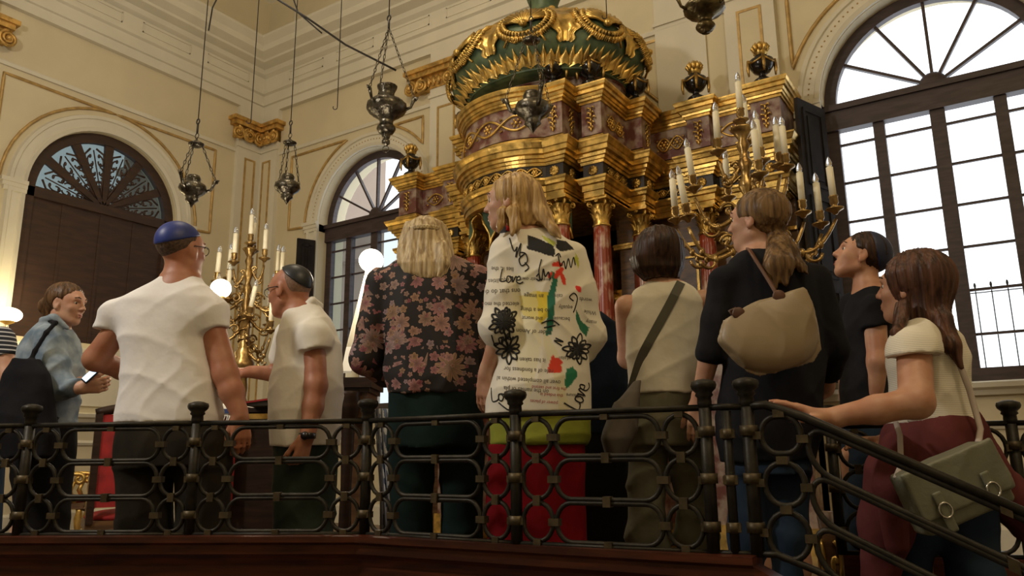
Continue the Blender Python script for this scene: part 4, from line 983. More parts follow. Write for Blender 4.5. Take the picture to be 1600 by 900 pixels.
for i in range(n+1):
    X = xa+(xb_-xa)*i/n; o = .012*math.sin(i*2.1)
    for (Y, z) in ((D0+.3, zb_+.012), (D0-.03, zb_+.012), (D0-.055+o, zb_-.01), (D0-.07+o, zb_-.2), (D0-.075+o*1.5, zb_-.55)): vs.append(K(X, Y, z))
mb.add(vs, [(i*5+k, (i+1)*5+k, (i+1)*5+k+1, i*5+k+1) for i in range(n) for k in range(4)]); mb.build('red_cloth', M_redvel, origin=tuple(K(xa, D0, zb_)), label='red velvet cloth hanging over the front of the reading desk', cat='cloth')
mtal = mat('white_shawl_wool', (.78, .76, .70), .9); mblue = mat('blue_shawl_stripe', (.05, .08, .22), .9)
mb = MB(); vs = []
for i in range(n+1):
    X = kx(333, D0)+.0+(kx(372, D0)-kx(333, D0))*i/n
    for (Y, z) in ((D0+.25, zb_+.02), (D0-.05, zb_+.02), (D0-.085, zb_), (D0-.10, zb_-.045)): vs.append(K(X, Y, z+.006*math.sin(i*1.7)))
mb.add(vs, [(i*4+k, (i+1)*4+k, (i+1)*4+k+1, i*4+k+1) for i in range(n) for k in range(3)])
sh = mb.build('prayer_shawl', mtal, origin=tuple(K(xa, D0, zb_)), label='white prayer shawl with a blue stripe and fringe folded on the reading desk', cat='shawl')
mb = MB(); kbox(mb, kx(333, D0), kx(372, D0), D0-.106, D0-.10, zb_-.035, zb_-.01); mb.build('blue_stripe', mblue, parent=sh, origin=tuple(K(xa, D0, zb_)))
mb = MB()
for i in range(22):
    X = kx(333, D0)+(kx(372, D0)-kx(333, D0))*i/21; z = zb_-.045; mb.tube([K(X, D0-.10, z), K(X+random.uniform(-.01, .01), D0-.11, z-.03), K(X+random.uniform(-.015, .015), D0-.10, z-.06)], .0025, 4)
mb.build('fringe', mtal, parent=sh, origin=tuple(K(xa, D0, zb_)))
b = K(kx(402, 4.45), 4.5, zb_); t = thing('large_book', 'thick dark book with red cover lying on the reading desk', 'book', b)
X0, X1 = kx(378, 4.3), kx(436, 4.3)
def tilt(mb, X0, X1, Y0, Y1, z0, z1, z2, z3):
    P = [K(X0, Y0, z0), K(X1, Y0, z1), K(X1, Y1, z1), K(X0, Y1, z0), K(X0, Y0, z2), K(X1, Y0, z3), K(X1, Y1, z3), K(X0, Y1, z2)]
    mb.add(P, [(0, 3, 2, 1), (4, 5, 6, 7), (0, 1, 5, 4), (1, 2, 6, 5), (2, 3, 7, 6), (3, 0, 4, 7)], False)
za = kz(390, 628, 4.3); mb = MB(); tilt(mb, X0, X1, 4.3, 4.7, zb_, zb_, za-.01, za+.02); sub(mb, 'page_block', M_blackfr, t, b)
mb = MB(); tilt(mb, X0-.01, X1+.01, 4.29, 4.71, za-.01, za+.02, za+.0, za+.03); sub(mb, 'cover', M_redvel, t, b)
# lectern right of the old man
DL = 4.3; X0, X1 = kx(533, DL), kx(573, DL); zt = kz(553, 590, DL)
b = K((X0+X1)/2, DL+.2, 0); t = thing('wooden_lectern', 'dark carved wooden lectern between the old man and the floral blouse woman', 'lectern', b)
mb = MB(); kbox(mb, X0-.02, X1+.02, DL-.02, DL+.38, zt-.055, zt); kbox(mb, X0-.005, X1+.005, DL, DL+.36, zt-.08, zt-.055); sub(mb, 'top', M_wood, t, b)
mb = MB(); kbox(mb, X0+.02, X1-.01, DL+.02, DL+.34, zt-.22, zt-.08); sub(mb, 'body', M_woodm, t, b); mb = MB(); kbox(mb, X0+.03, X1-.03, DL+.10, DL+.26, .08, zt-.22); sub(mb, 'stem', M_woodm, t, b); mb = MB(); kbox(mb, X0, X1+.02, DL+.06, DL+.30, .0, .08); sub(mb, 'foot', M_woodm, t, b)
c = K((X0+X1)/2-.03, DL-.03, 0); mb = MB(); mb.lathe([(.05, 0), (.05, .05), (.03, .1), (.035, .4), (.028, .7), (.035, zt-.30), (.03, zt-.25), (.05, zt-.21), (.062, zt-.15), (.055, zt-.10), (.06, zt-.08)], c, 20, lobes=10, lobe_amp=.05); sub(mb, 'turned_baluster', M_wood, t, b)
mb = MB(); P = [atD(533, 583, DL-.0), atD(549, 583, DL), atD(560, 545, DL+.25), atD(541, 545, DL+.25)]; P2 = [p+np.array([0, 0, .012]) for p in P]
mb.add(P+P2, [(0, 3, 2, 1), (4, 5, 6, 7), (0, 1, 5, 4), (1, 2, 6, 5), (2, 3, 7, 6), (3, 0, 4, 7)], False); mb.build('open_prayer_book', M_paper, origin=tuple(P[0]), label='white pages of an open book resting on the dark lectern', cat='book')
# striped shawl
ms = bpy.data.materials.new('blue_striped_cotton'); ms.use_nodes = True; nt = ms.node_tree; N = nt.nodes
tcn = N.new('ShaderNodeTexCoord'); wv = N.new('ShaderNodeTexWave'); wv.inputs['Scale'].default_value = 34; wv.inputs['Distortion'].default_value = 3.5; wv.bands_direction = 'X'
rp = N.new('ShaderNodeValToRGB'); rp.color_ramp.elements[0].color = (.10, .13, .22, 1); rp.color_ramp.elements[1].color = (.55, .57, .62, 1); rp.color_ramp.elements[0].position = .3; rp.color_ramp.elements[1].position = .55
nt.links.new(tcn.outputs['Object'], wv.inputs[0]); nt.links.new(wv.outputs['Fac'], rp.inputs[0]); nt.links.new(rp.outputs[0], N['Principled BSDF'].inputs['Base Color']); N['Principled BSDF'].inputs['Roughness'].default_value = .9
DS = 4.6; mb = MB(); vs = []; rows = [(640, 585, 618), (700, 590, 618), (760, 594, 625), (835, 594, 640)]
for (v_, ua, ub) in rows:
    for i in range(17):
        q = i/16; u_ = ua+(ub-ua)*q; p = W2K(atD(u_, v_, DS)); vs.append(K(p[0], DS+.02*math.sin(i*1.9)-.1*math.sin(PI*q), p[2]))
mb.add(vs, [(r_*17+i, r_*17+i+1, (r_+1)*17+i+1, (r_+1)*17+i) for r_ in range(3) for i in range(16)])
so = mb.build('striped_shawl', ms, origin=tuple(K(kx(600, DS), DS, .9)), label='blue and white finely striped cloth hanging left of the dark green trousers', cat='cloth')
mod = so.modifiers.new('s', 'SOLIDIFY'); mod.thickness = .01
# red armchairs against the left wall
def armchair(u, D, yaw, label, back, sc=1.):
    p = atD(u, 700, D); b = (p[0], p[1], 0); R = Rzm(yaw); t = thing('gilded_armchair', label, 'armchair', b, None); o = b
    T_ = lambda q: np.array(b)+R @ (np.array(q)*sc)
    mb = MB(); mb.box((-.29, -.27, .34), (.29, .27, .40), R=R*sc, org=o); mb.tube([T_((-.28+.56*i/12, -.28, .335+.02*math.sin(i*PI/2))) for i in range(13)], .02*sc, 6); sub(mb, 'seat_frame', M_woodm, t, b)
    mb = MB(); mb.ell(T_((0, 0, .42)), (.29*sc, .27*sc, .055*sc), R=R, n=20, m=10); sub(mb, 'seat', M_redvel, t, b)
    for x in (-.25, .25):
        for y in (-.23, .23):
            mb = MB(); mb.lathe([(.02*sc, 0), (.03*sc, .03*sc), (.018*sc, .08*sc), (.035*sc, .16*sc), (.045*sc, .24*sc), (.03*sc, .31*sc), (.035*sc, .35*sc)], T_((x, y, 0)), 12); sub(mb, 'leg', M_gold, t, b)
        mb = MB(); pts = [T_((x, .25, .66)), T_((x, .05, .70)), T_((x, -.18, .70))]+[T_((x, -.20-.055*math.sin(q)*(1-q/9), .645+.055*math.cos(q)*(1-q/9))) for q in np.linspace(0, 6.5, 14)]; mb.tube(pts, .022*sc, 8)
        mb.tube([T_((x, -.16, .62)), T_((x, -.12, .52)), T_((x, -.18, .40))], [.02*sc, .028*sc, .02*sc], 8); sub(mb, 'armrest', M_gold, t, b)
    mb = MB(); mb.box((-.29, .23, .38), (-.24, .29, back), R=R*sc, org=o); mb.box((.24, .23, .38), (.29, .29, back), R=R*sc, org=o)
    mb.tube([T_((-.29+.58*i/12, .26, back+.05*math.sin(PI*i/12))) for i in range(13)], .035*sc, 8); sub(mb, 'back_frame', M_wood, t, b)
    mb = MB(); mb.box((-.24, .235, .5), (.24, .275, back-.01), R=R*sc, org=o); sub(mb, 'back_cushion', M_redvel, t, b)
armchair(104, 8.6, YAW+1.9, 'gilded armchair with red seat and scrolled arm seen through the railing at the left', 1.1)
armchair(205, 6.3, YAW+PI+.55, 'tall red backed chair beside the man in the white T-shirt', 1.20, 1.0)
mb = MB(); kbox(mb, kx(60, 7.3), kx(183, 7.3), 7.3, 7.9, .0, .10); mb.build('low_step', M_blackfr, origin=tuple(K(kx(60, 7.3), 7.3, 0)), label='low black footstep in front of the gilded armchair', cat='footstool')
# gilded carved foot seen between the rail posts on the right
def carved(u0, u1, v0, D, label):
    p = atD((u0+u1)/2, 700, D); b = (p[0], p[1], 0); z1 = kz(u0, v0, D); w_ = (u1-u0)/1228*D/2; t = thing('gilded_stand', label, 'stand', b)
    mb = MB(); mb.lathe([(w_*.9, .0), (w_*.95, .06), (w_*.5, .12), (w_*.62, .3*z1), (w_*.95, .55*z1), (w_*.6, .8*z1), (w_*.8, z1)], b, 20, lobes=5, lobe_amp=.1); sub(mb, 'pedestal', M_woodm, t, b)
    mb = MB()
    for k in range(5):
        a = 2*PI*k/5; c_ = np.array([b[0]+w_*.8*math.cos(a), b[1]+w_*.8*math.sin(a), .55*z1]); tt = np.array([-math.sin(a), math.cos(a), 0])
        for sg in (-1, 1): mb.tube([c_+tt*sg*(w_*.4*(1-i/14)*math.sin(i*.6))+np.array([0, 0, sg*.07+.09*(1-i/14)*math.cos(i*.6)]) for i in range(14)], .010, 6)
    sub(mb, 'scrollwork', M_gold, t, b)
carved(1150, 1182, 745, 3.6, 'gilded carved stand between the two newel posts')
carved(1262, 1312, 800, 3.4, 'gilded carved stand low behind the start of the stair railing')
# ================================================================== IMPLICIT BODY MODELLER (smooth-blended shapes -> one continuous surface)
def snet(field, org, h):
    s = field < 0; nx, ny, nz = field.shape
    c = s.astype(np.uint8)
    cnt = sum(c[i:nx-1+i, j:ny-1+j, k:nz-1+k] for i in (0, 1) for j in (0, 1) for k in (0, 1))
    act = np.argwhere((cnt > 0) & (cnt < 8))
    if len(act) == 0: return np.zeros((0, 3)), np.zeros((0, 4), int)
    idx = -np.ones((nx-1, ny-1, nz-1), np.int64); idx[act[:, 0], act[:, 1], act[:, 2]] = np.arange(len(act))
    acc = np.zeros((len(act), 3)); num = np.zeros(len(act))
    cor = [(i, j, k) for i in (0, 1) for j in (0, 1) for k in (0, 1)]
    fv = {q: field[act[:, 0]+q[0], act[:, 1]+q[1], act[:, 2]+q[2]] for q in cor}
    for a in cor:
        for ax in range(3):
            if a[ax] == 0:
                b = list(a); b[ax] = 1; b = tuple(b); fa, fb = fv[a], fv[b]; m = (fa < 0) != (fb < 0)
                t = np.where(m, fa/np.where(m, fa-fb, 1), 0); p = np.zeros((len(act), 3)); p += np.array(a); p[:, ax] += t
                acc[m] += p[m]; num[m] += 1
    V = (act+acc/num[:, None])*h+org
    F = []
    for ax in range(3):
        sl0 = [slice(1, -1)]*3; sl0[ax] = slice(0, -1); sl1 = list(sl0); sl1[ax] = slice(1, None)
        A = s[tuple(sl0)]; B = s[tuple(sl1)]; e = np.argwhere(A != B)
        if len(e) == 0: continue
        o = np.ones(3, int); o[ax] = 0; e = e+o; b, c2 = [(1, 2), (2, 0), (0, 1)][ax]
        def g(db, dc):
            q = e.copy(); q[:, b] += db; q[:, c2] += dc; return idx[q[:, 0], q[:, 1], q[:, 2]]
        Q = np.stack([g(-1, -1), g(0, -1), g(0, 0), g(-1, 0)], 1)
        ins = s[e[:, 0], e[:, 1], e[:, 2]]
        Q[~ins] = Q[~ins][:, ::-1]; F.append(Q)
    F = np.concatenate(F); F = F[(F >= 0).all(1)]
    return V, F
class SDF:
    def __init__(s): s.ops = []
    def _a(s, fn, c, R, k, sub=False): s.ops.append((fn, np.array(c, float), R, k, sub)); return s
    def cap(s, a, b, ra, rb=None, k=.02, sub=False, flat=None):
        a = np.array(a, float); b = np.array(b, float); rb = ra if rb is None else rb; ba = b-a; L2 = max(ba @ ba, 1e-12)
        def fn(p):
            t = np.clip((p-a) @ ba/L2, 0, 1); q = p-a-t[:, None]*ba
            if flat is not None:
                n, f = flat; n = np.array(n, float); n = n/np.linalg.norm(n); q = q+((q @ n)*(1/f-1))[:, None]*n
            return np.sqrt((q*q).sum(1))-(ra+(rb-ra)*t)
        return s._a(fn, (a+b)/2, np.sqrt(L2)/2+max(ra, rb), k, sub)
    def chain(s, pts, rs, k=.02, **kw):
        for i in range(len(pts)-1): s.cap(pts[i], pts[i+1], rs[i], rs[i+1], k, **kw)
        return s
    def ell(s, c, r, R=None, k=.02, sub=False):
        c = np.array(c, float); r = np.array(r, float)
        def fn(p):
            q = p-c
            if R is not None: q = q @ R
            k0 = np.sqrt(((q/r)**2).sum(1)); k1 = np.sqrt(((q/(r*r))**2).sum(1)); return k0*(k0-1)/np.maximum(k1, 1e-9)
        return s._a(fn, c, r.max(), k, sub)
    def child(s, o, k=.02):     # blend in another model that carries its own cuts
        lo = np.full(3, 1e9); hi = -lo
        for fn, c, R, kk, sb in o.ops:
            if not sb: lo = np.minimum(lo, c-R); hi = np.maximum(hi, c+R)
        c = (lo+hi)/2; return s._a(lambda q: o.ev(q), c, np.linalg.norm(hi-lo)/2, k)
    def box(s, c, h, R=None, r=.01, k=.005, sub=False):
        c = np.array(c, float); h = np.array(h, float)-r
        def fn(p):
            q = p-c
            if R is not None: q = q @ R
            d = np.abs(q)-h; return np.sqrt((np.maximum(d, 0)**2).sum(1))+np.minimum(d.max(1), 0)-r
        return s._a(fn, c, np.linalg.norm(h)+r, k, sub)
    def plane(s, c, n, k=.004):     # cut away the side the normal points to
        c = np.array(c, float); n = np.array(n, float); n = n/np.linalg.norm(n)
        return s._a(lambda p: -((p-c) @ n), c, 9, k, True)
    def loft(s, rows, k=.02, pw=2.3, sub=False, yaw=0.):    # rows: (z, x, y, a, b) in the camera floor frame, z decreasing or increasing
        rows = sorted(rows); A = np.array(rows, float); z = A[:, 0]
        zz = np.linspace(z[0], z[-1], 160)
        def smooth(v):      # monotone-ish smoothing of the row values
            y = np.interp(zz, z, v); w = 9; ker = np.hanning(w+2)[1:-1]; ker /= ker.sum(); return np.convolve(np.pad(y, w//2, mode='edge'), ker, 'valid')
        X, Y, AA, BB = [smooth(A[:, i]) for i in (1, 2, 3, 4)]; cy, sy = math.cos(yaw), math.sin(yaw)
        def fn(p):
            zc = np.clip(p[:, 2], z[0], z[-1]); a = np.interp(zc, zz, AA); b = np.interp(zc, zz, BB)
            dx = p[:, 0]-np.interp(zc, zz, X); dy = p[:, 1]-np.interp(zc, zz, Y)
            qx = dx*cy+dy*sy; qy = -dx*sy+dy*cy
            rr = (np.abs(qx/a)**pw+np.abs(qy/b)**pw)**(1/pw); l = np.sqrt(qx*qx+qy*qy)+1e-9; m = np.minimum(a, b)
            d2 = np.where(rr > .2, l*(1-1/np.maximum(rr, .2)), -m*.8)
            dz = np.abs(p[:, 2]-zc); return np.where(dz > 0, np.sqrt(np.maximum(d2, 0)**2+dz**2)+np.minimum(d2, 0)*(dz <= 0), np.maximum(d2, np.maximum(z[0]-p[:, 2], p[:, 2]-z[-1])))
        mid = [A[:, 1].mean(), A[:, 2].mean(), (z[0]+z[-1])/2]
        return s._a(fn, mid, math.hypot((z[-1]-z[0])/2, max(A[:, 3].max(), A[:, 4].max())+np.ptp(A[:, 1])/2+np.ptp(A[:, 2])/2), k, sub)
    def ev(s, p, wr=None):
        d = np.full(len(p), 9.0)
        if wr is not None: off = wr(p)
        for fn, c, R, k, sub in s.ops:
            if sub:
                e = fn(p); e = -e; h = np.clip(.5+.5*(e-d)/max(k, 1e-6), 0, 1); d = d*(1-h)+e*h+k*h*(1-h); continue
            near = ((p-c)**2).sum(1) < (R+k+.10)**2
            if not near.any(): continue
            e = fn(p[near]); dn = d[near]; h = np.clip(.5+.5*(dn-e)/max(k, 1e-6), 0, 1); h = np.where(dn > 8, 1, h); d[near] = np.where(dn > 8, e, dn*(1-h)+e*h-k*h*(1-h))
        if wr is not None: d = d+off*(d < 8)
        return d
    def mesh(s, h, wr=None):
        lo = np.full(3, 1e9); hi = -lo
        for fn, c, R, k, sub in s.ops:
            if sub: continue
            lo = np.minimum(lo, c-R); hi = np.maximum(hi, c+R)
        lo -= 3*h; hi += 3*h; B = 8; nb = np.ceil((hi-lo)/(h*B)).astype(int); N = nb*B
        f = np.full(tuple(N), 9.0, np.float32)
        g = np.stack(np.meshgrid(*[np.arange(n) for n in nb], indexing='ij'), -1).reshape(-1, 3)
        cen = lo+(g*B+(B-1)/2)*h; dc = s.ev(cen, wr); act = np.abs(dc) < h*B*.87*1.5+.05
        ins = g[(~act) & (dc < 0)]
        for q in ins: f[q[0]*B:q[0]*B+B, q[1]*B:q[1]*B+B, q[2]*B:q[2]*B+B] = -1
        ga = g[act]; loc = np.stack(np.meshgrid(*[np.arange(B)]*3, indexing='ij'), -1).reshape(-1, 3)
        for i in range(0, len(ga), 400):
            G = (ga[i:i+400, None, :]*B+loc[None]).reshape(-1, 3); v = s.ev(lo+G*h, wr); f[G[:, 0], G[:, 1], G[:, 2]] = v
        return snet(f, lo, h)
def obj_K(name, V, F, m, parent=None, origin=(0, 0, 0), label=None):   # V in the camera floor frame
    Wd = K2W(V)-np.array(origin); me = bpy.data.meshes.new(name)
    me.vertices.add(len(Wd)); me.vertices.foreach_set('co', Wd.astype(np.float32).ravel())
    n = len(F); me.loops.add(n*4); me.loops.foreach_set('vertex_index', F.astype(np.int32).ravel())
    me.polygons.add(n); me.polygons.foreach_set('loop_start', np.arange(0, n*4, 4, dtype=np.int32)); me.polygons.foreach_set('loop_total', np.full(n, 4, dtype=np.int32))
    me.polygons.foreach_set('use_smooth', np.ones(n, bool)); me.update(calc_edges=True); me.validate(); me.materials.append(m)
    o = bpy.data.objects.new(name, me); C.objects.link(o)
    if parent is not None: o.parent = parent
    else: o.location = tuple(origin)
    if label: o['label'] = label
    return o
def k3(u, v, D, dd=0.): return W2K(atD(u, v, D+dd))     # pixel at forward distance -> floor frame point
def rows(D, data, sc=1.):      # data: (v, uL, uR, thickness, dy)
    out = []
    for r in data:
        v, a, b, th = r[:4]; dy = r[4] if len(r) > 4 else 0.
        p = k3(a, v, D+dy); q = k3(b, v, D+dy); out.append(((p[2]+q[2])/2, (p[0]+q[0])/2, D+dy, max(.01, (q[0]-p[0])/2), th))
    return out
def wrinkle(amp, fx=9., fz=26., seed=0., diag=.6):
    def f(p):
        x, y, z = p[:, 0], p[:, 1], p[:, 2]
        w1 = np.sin(fz*z+diag*fx*x+2.2*np.sin(fx*x+seed)+1.5*np.sin(7*y+seed)); w2 = np.sin(fz*.45*z-fx*1.6*x+seed*2+1.7*np.sin(9*z+seed)); w3 = np.sin(31*x+seed+2*np.sin(8*z+seed*3))
        m = .5+.5*np.sin(5.1*x+6.3*z+seed*1.7)
        r1 = (1-np.abs(np.sin(.75*fz*z+diag*.6*fx*x+1.8*np.sin(fx*.8*x+seed)+1.3*np.sin(6*y+seed))))**2; r2 = (1-np.abs(np.sin(.5*fz*z-fx*2.0*x+seed*2+1.7*np.sin(7*z+seed))))**2; r3 = (1-np.abs(np.sin(22*x+seed+1.6*np.sin(6*z+seed*3)+.8*np.sin(19*z))))**2
        m2 = .5+.5*np.sin(4.1*x-7.3*z+seed*2.9)
        return -amp*1.5*(r1*m+r2*(1-m)+.8*r3*m2-.6)+amp*.25*w2
    return f
def skin_mat(name, c, red=1.):
    return mat(name, c, .5, col2=(c[0]*.82, c[1]*.68*red, c[2]*.62*red), nscale=14, sss=.12, bump=.03, bscale=140)
SK1 = skin_mat('warm_tan_skin', (.55, .30, .19)); SK2 = skin_mat('fair_skin', (.62, .37, .26)); SK3 = skin_mat('sunburnt_skin', (.46, .205, .12))
M_eye = mat('eye_white', (.75, .72, .68), .2); M_iris = mat('dark_iris', (.03, .02, .015), .1); M_lip = mat('lip', (.42, .12, .10), .4); M_brow = mat('eyebrow_hair', (.10, .055, .03), .8)
def hair_mat(name, c, c2, sc=60., stretch=(1, 1, .06)):
    return mat(name, c, .42, col2=c2, nscale=sc, stretch=stretch, spec=.25, bump=.5, bscale=sc*1.3, contrast=(.38, .62), detail=5)
H_blond = hair_mat('dark_blond_hair', (.62, .41, .17), (.27, .155, .06)); H_blond2 = hair_mat('light_blond_hair', (.62, .50, .28), (.28, .19, .09)); H_brown = hair_mat('brown_hair', (.16, .085, .038), (.055, .027, .012)); H_dark = hair_mat('dark_brown_hair', (.055, .024, .013), (.016, .008, .005)); H_chest = hair_mat('chestnut_hair', (.12, .05, .03), (.035, .015, .010)); H_short = mat('short_cropped_hair', (.12, .07, .04), .7, col2=(.04, .022, .014), nscale=90, bump=.6, bscale=120)
def basis(f, up=(0, 0, 1)):      # columns: right, forward, up
    f = np.array(f, float); f /= np.linalg.norm(f); r = np.cross(f, up); r /= np.linalg.norm(r); return np.stack([r, f, np.cross(r, f)], 1)
class Head:     # local axes: x right, y face direction, z up; s scales a 0.23 m head
    def __init__(h, c, yaw, pitch=0., roll=0., s=1.): 
        # yaw 0 = looking away from the camera, +90 = to the left of the picture, 180 = to the camera
        R = Rzm(math.radians(yaw)) @ Rxm(math.radians(pitch)) @ Rym(math.radians(roll)); h.R = R; h.c = np.array(c, float); h.s = s
    def P(h, x, y, z): return h.c+h.R @ (np.array([x, y, z])*h.s)
    def skull(h, m, fem=False, nose=1., chin=1.):
        s = h.s; P = h.P; R = h.R; E = lambda c, r, k=.02, sub=False: m.ell(P(*c), np.array(r)*s, R, k*s, sub)
        E((0, -.018, .030), (.073, .092, .082)); E((0, .030, .012), (.062, .062, .070), .03)
        E((0, .038, -.045), (.052 if fem else .056, .048, .058), .03)
        E((0, .058, -.088), (.022 if fem else .028, .024, .020*chin), .025)
        for x in (-1, 1): m.cap(P(.048*x, .0, -.055), P(.016*x, .058, -.090), .018*s, .016*s, .02*s); E((.036*x, .062, -.022), (.020, .018, .017), .015); E((.031*x, .088, .008), (.016, .012, .010), .010, True)
        m.cap(P(-.03, .080, .030), P(.03, .080, .030), .012*s, .012*s, .014*s)
        m.cap(P(0, .086, .014), P(0, .1035+.002*nose, -.022), .0080*s, .0108*s*nose, .012*s)
        for x in (-1, 1): E((.011*x, .094, -.027), (.008, .010, .007), .006)
        m.cap(P(-.016, .0855, -.0535), P(.016, .0855, -.0535), .0065*s, .0065*s, .006*s, sub=False); m.cap(P(-.013, .0845, -.065), P(.013, .0845, -.065), .0075*s, .0075*s, .006*s)
        m.cap(P(-.02, .099, -.0592), P(.02, .099, -.0592), .002*s, .002*s, .004*s, sub=True)
        for x in (-1, 1):
            e = basis(h.R @ np.array([x*.3, 1, 0])); E((.074*x, -.004, -.006), (.007, .019, .032), .008); E((.079*x, .004, .0), (.006, .008, .015), .005, True); E((.073*x, -.0, -.030), (.007, .010, .011), .006)
        return m
    def neck(h, m, base, r=.058, r2=.068): m.cap(h.P(0, -.022, -.045), base, r*h.s, r2, .03); return m
    def features(h, body, org, brow=M_brow, lip=M_lip):
        P = h.P; s = h.s
        for x in (-1, 1):
            mb = MB(); mb.ell(K2W(P(.031*x, .0722, .006)[None])[0], (.0108*s,)*3, n=14, m=10); e = mb.build('eye', M_eye, parent=body, origin=org)
            mb = MB(); mb.ell(K2W(P(.032*x, .0790, .005)[None])[0], (.0062*s, .0062*s, .0066*s), n=10, m=8); mb.build('iris', M_iris, parent=e, origin=org)
            mb = MB(); mb.tube([K2W(P(x*q[0], q[1], q[2])[None])[0] for q in ((.016, .093, .031), (.031, .091, .037), (.048, .078, .032))], [.003*s, .004*s, .002*s], 6); mb.build('eyebrow', brow, parent=body, origin=org)
        mb = MB(); mb.tube([K2W(P(q[0], q[1], q[2])[None])[0] for q in ((-.022, .084, -.0575), (-.01, .0902, -.0545), (0, .0912, -.056), (.01, .0902, -.0545), (.022, .084, -.0575))], [.001, .0045*s, .004*s, .0045*s, .001], 6)
        mb.tube([K2W(P(q[0], q[1], q[2])[None])[0] for q in ((-.019, .084, -.060), (0, .0905, -.0655), (.019, .084, -.060))], [.001, .0055*s, .001], 6); mb.build('lips', lip, parent=body, origin=org)
def hand(m, w, d, n, side, s=1., curl=.5, spread=.10, thumb=.6, k=.006, wr=.026):
    """w wrist point, d direction of the palm, n palm normal (palm faces n), side: direction from palm centre to the thumb"""
    d = np.array(d, float); d /= np.linalg.norm(d); n = np.array(n, float); n = n-d*(n @ d); n /= np.linalg.norm(n); t = np.cross(d, n)
    if t @ np.array(side, float) < 0: t = -t
    w = np.array(w, float); P = lambda a, b, c: w+s*(d*a+t*b+n*c)
    m.cap(P(-.02, 0, 0), P(.015, 0, 0), wr*s, wr*.92*s, .02, flat=(n, .78))
    for b0, b1 in ((-.022, -.030), (-.007, -.010), (.009, .011), (.022, .029)): m.cap(P(.01, b0*.8, 0), P(.085, b1, 0), .0155*s, .0115*s, .012)
    m.cap(P(.02, .02, .006), P(.05, .024, .006), .017*s, .014*s, .015)
    for i, (b, L, r) in enumerate(((.031, .072, .0088), (.011, .080, .0092), (-.010, .074, .0088), (-.030, .058, .0078))):
        a = P(.088, b, 0); dd = d+t*(b*spread*8); dd /= np.linalg.norm(dd); pts = [a]; ang = 0
        for j, f in enumerate((.45, .31, .24)):
            ang += curl*(.55, .75, .5)[j]*(1+.06*i); q = dd*math.cos(ang)+n*math.sin(ang); pts.append(pts[-1]+q*L*f*s)
        m.chain(pts, [r*1.08*s, r*1.0*s, r*.92*s, r*.78*s], k=.004)
    a = P(.022, .026, .006); q0 = d*.62+t*.72*thumb+n*.25; q0 /= np.linalg.norm(q0); q1 = d*.85+t*.35*thumb+n*.32; q1 /= np.linalg.norm(q1)
    m.chain([a, a+q0*.042*s, a+q0*.042*s+q1*.032*s, a+q0*.042*s+q1*.032*s+(q1+n*.2)*.024*s], [.0145*s, .0115*s, .0105*s, .0085*s], k=.006)
    return m
def garment(name, m, h, mt, body, org, wr=None, label=None):
    V, F = m.mesh(h, wr); return obj_K(name, V, F, mt, parent=body, origin=org, label=label)
def person(name, m, h, skin, D, u, label, group=None):
    """m: skin SDF. returns body object (origin on the floor below the figure)"""
    p = k3(u, 700, D); org = K2W(np.array([[p[0], D, 0]]))[0]; V, F = m.mesh(h); o = obj_K(name, V, F, skin, origin=org); tag(o, label, 'person'); return o, org
def legs(m, D, uL, uR, vhip, thick=.085, foot=True, spread=.0, lean=0., calf=.052):
    """two legs from the hip row down to the floor"""
    L = k3(uL, vhip, D); R_ = k3(uR, vhip, D)
    for P, sx in ((L, -1), (R_, 1)):
        hip = P; kn = np.array([P[0]+sx*spread*.5, P[1]+lean, .48]); an = np.array([P[0]+sx*spread, P[1], .09])
        m.cap(hip, kn, thick*.72, calf*.95, .03); m.cap(kn, an, calf*.9, .034, .03)
        if foot: m.cap(an-np.array([0, .04, .05]), an+np.array([sx*.02, .14, -.055]), .036, .03, .03)
    return m
# ================================================================== PEOPLE
def hair_wr(amp=.0035, f=95., cx=0., cy=0.):
    def g(p):
        x, y, z = p[:, 0]-cx, p[:, 1]-cy, p[:, 2]; a = np.arctan2(y, x)
        return amp*.55*(.9*np.sin(11*a+1.6*np.sin(8*z+1))+.8*np.sin(25*a+2.2*np.sin(6*z+3))+.7*np.sin(51*a+2*np.sin(9*z)))
    return g
def cloth(name, c, c2=None, **kw): return mat(name, c, kw.pop('rough', .92), spec=.12, col2=c2, bump=kw.pop('bump', .5), bscale=kw.pop('bscale', 11), nscale=kw.pop('nscale', 5), **kw)
M_wtee = cloth('white_cotton_jersey', (.90, .88, .88), (.85, .83, .83)); M_polo = cloth('white_pique_cotton', (.88, .85, .79), (.82, .79, .72)); M_denim = cloth('washed_denim', (.33, .39, .44), (.14, .19, .25), nscale=10, detail=9, contrast=(.38, .62))
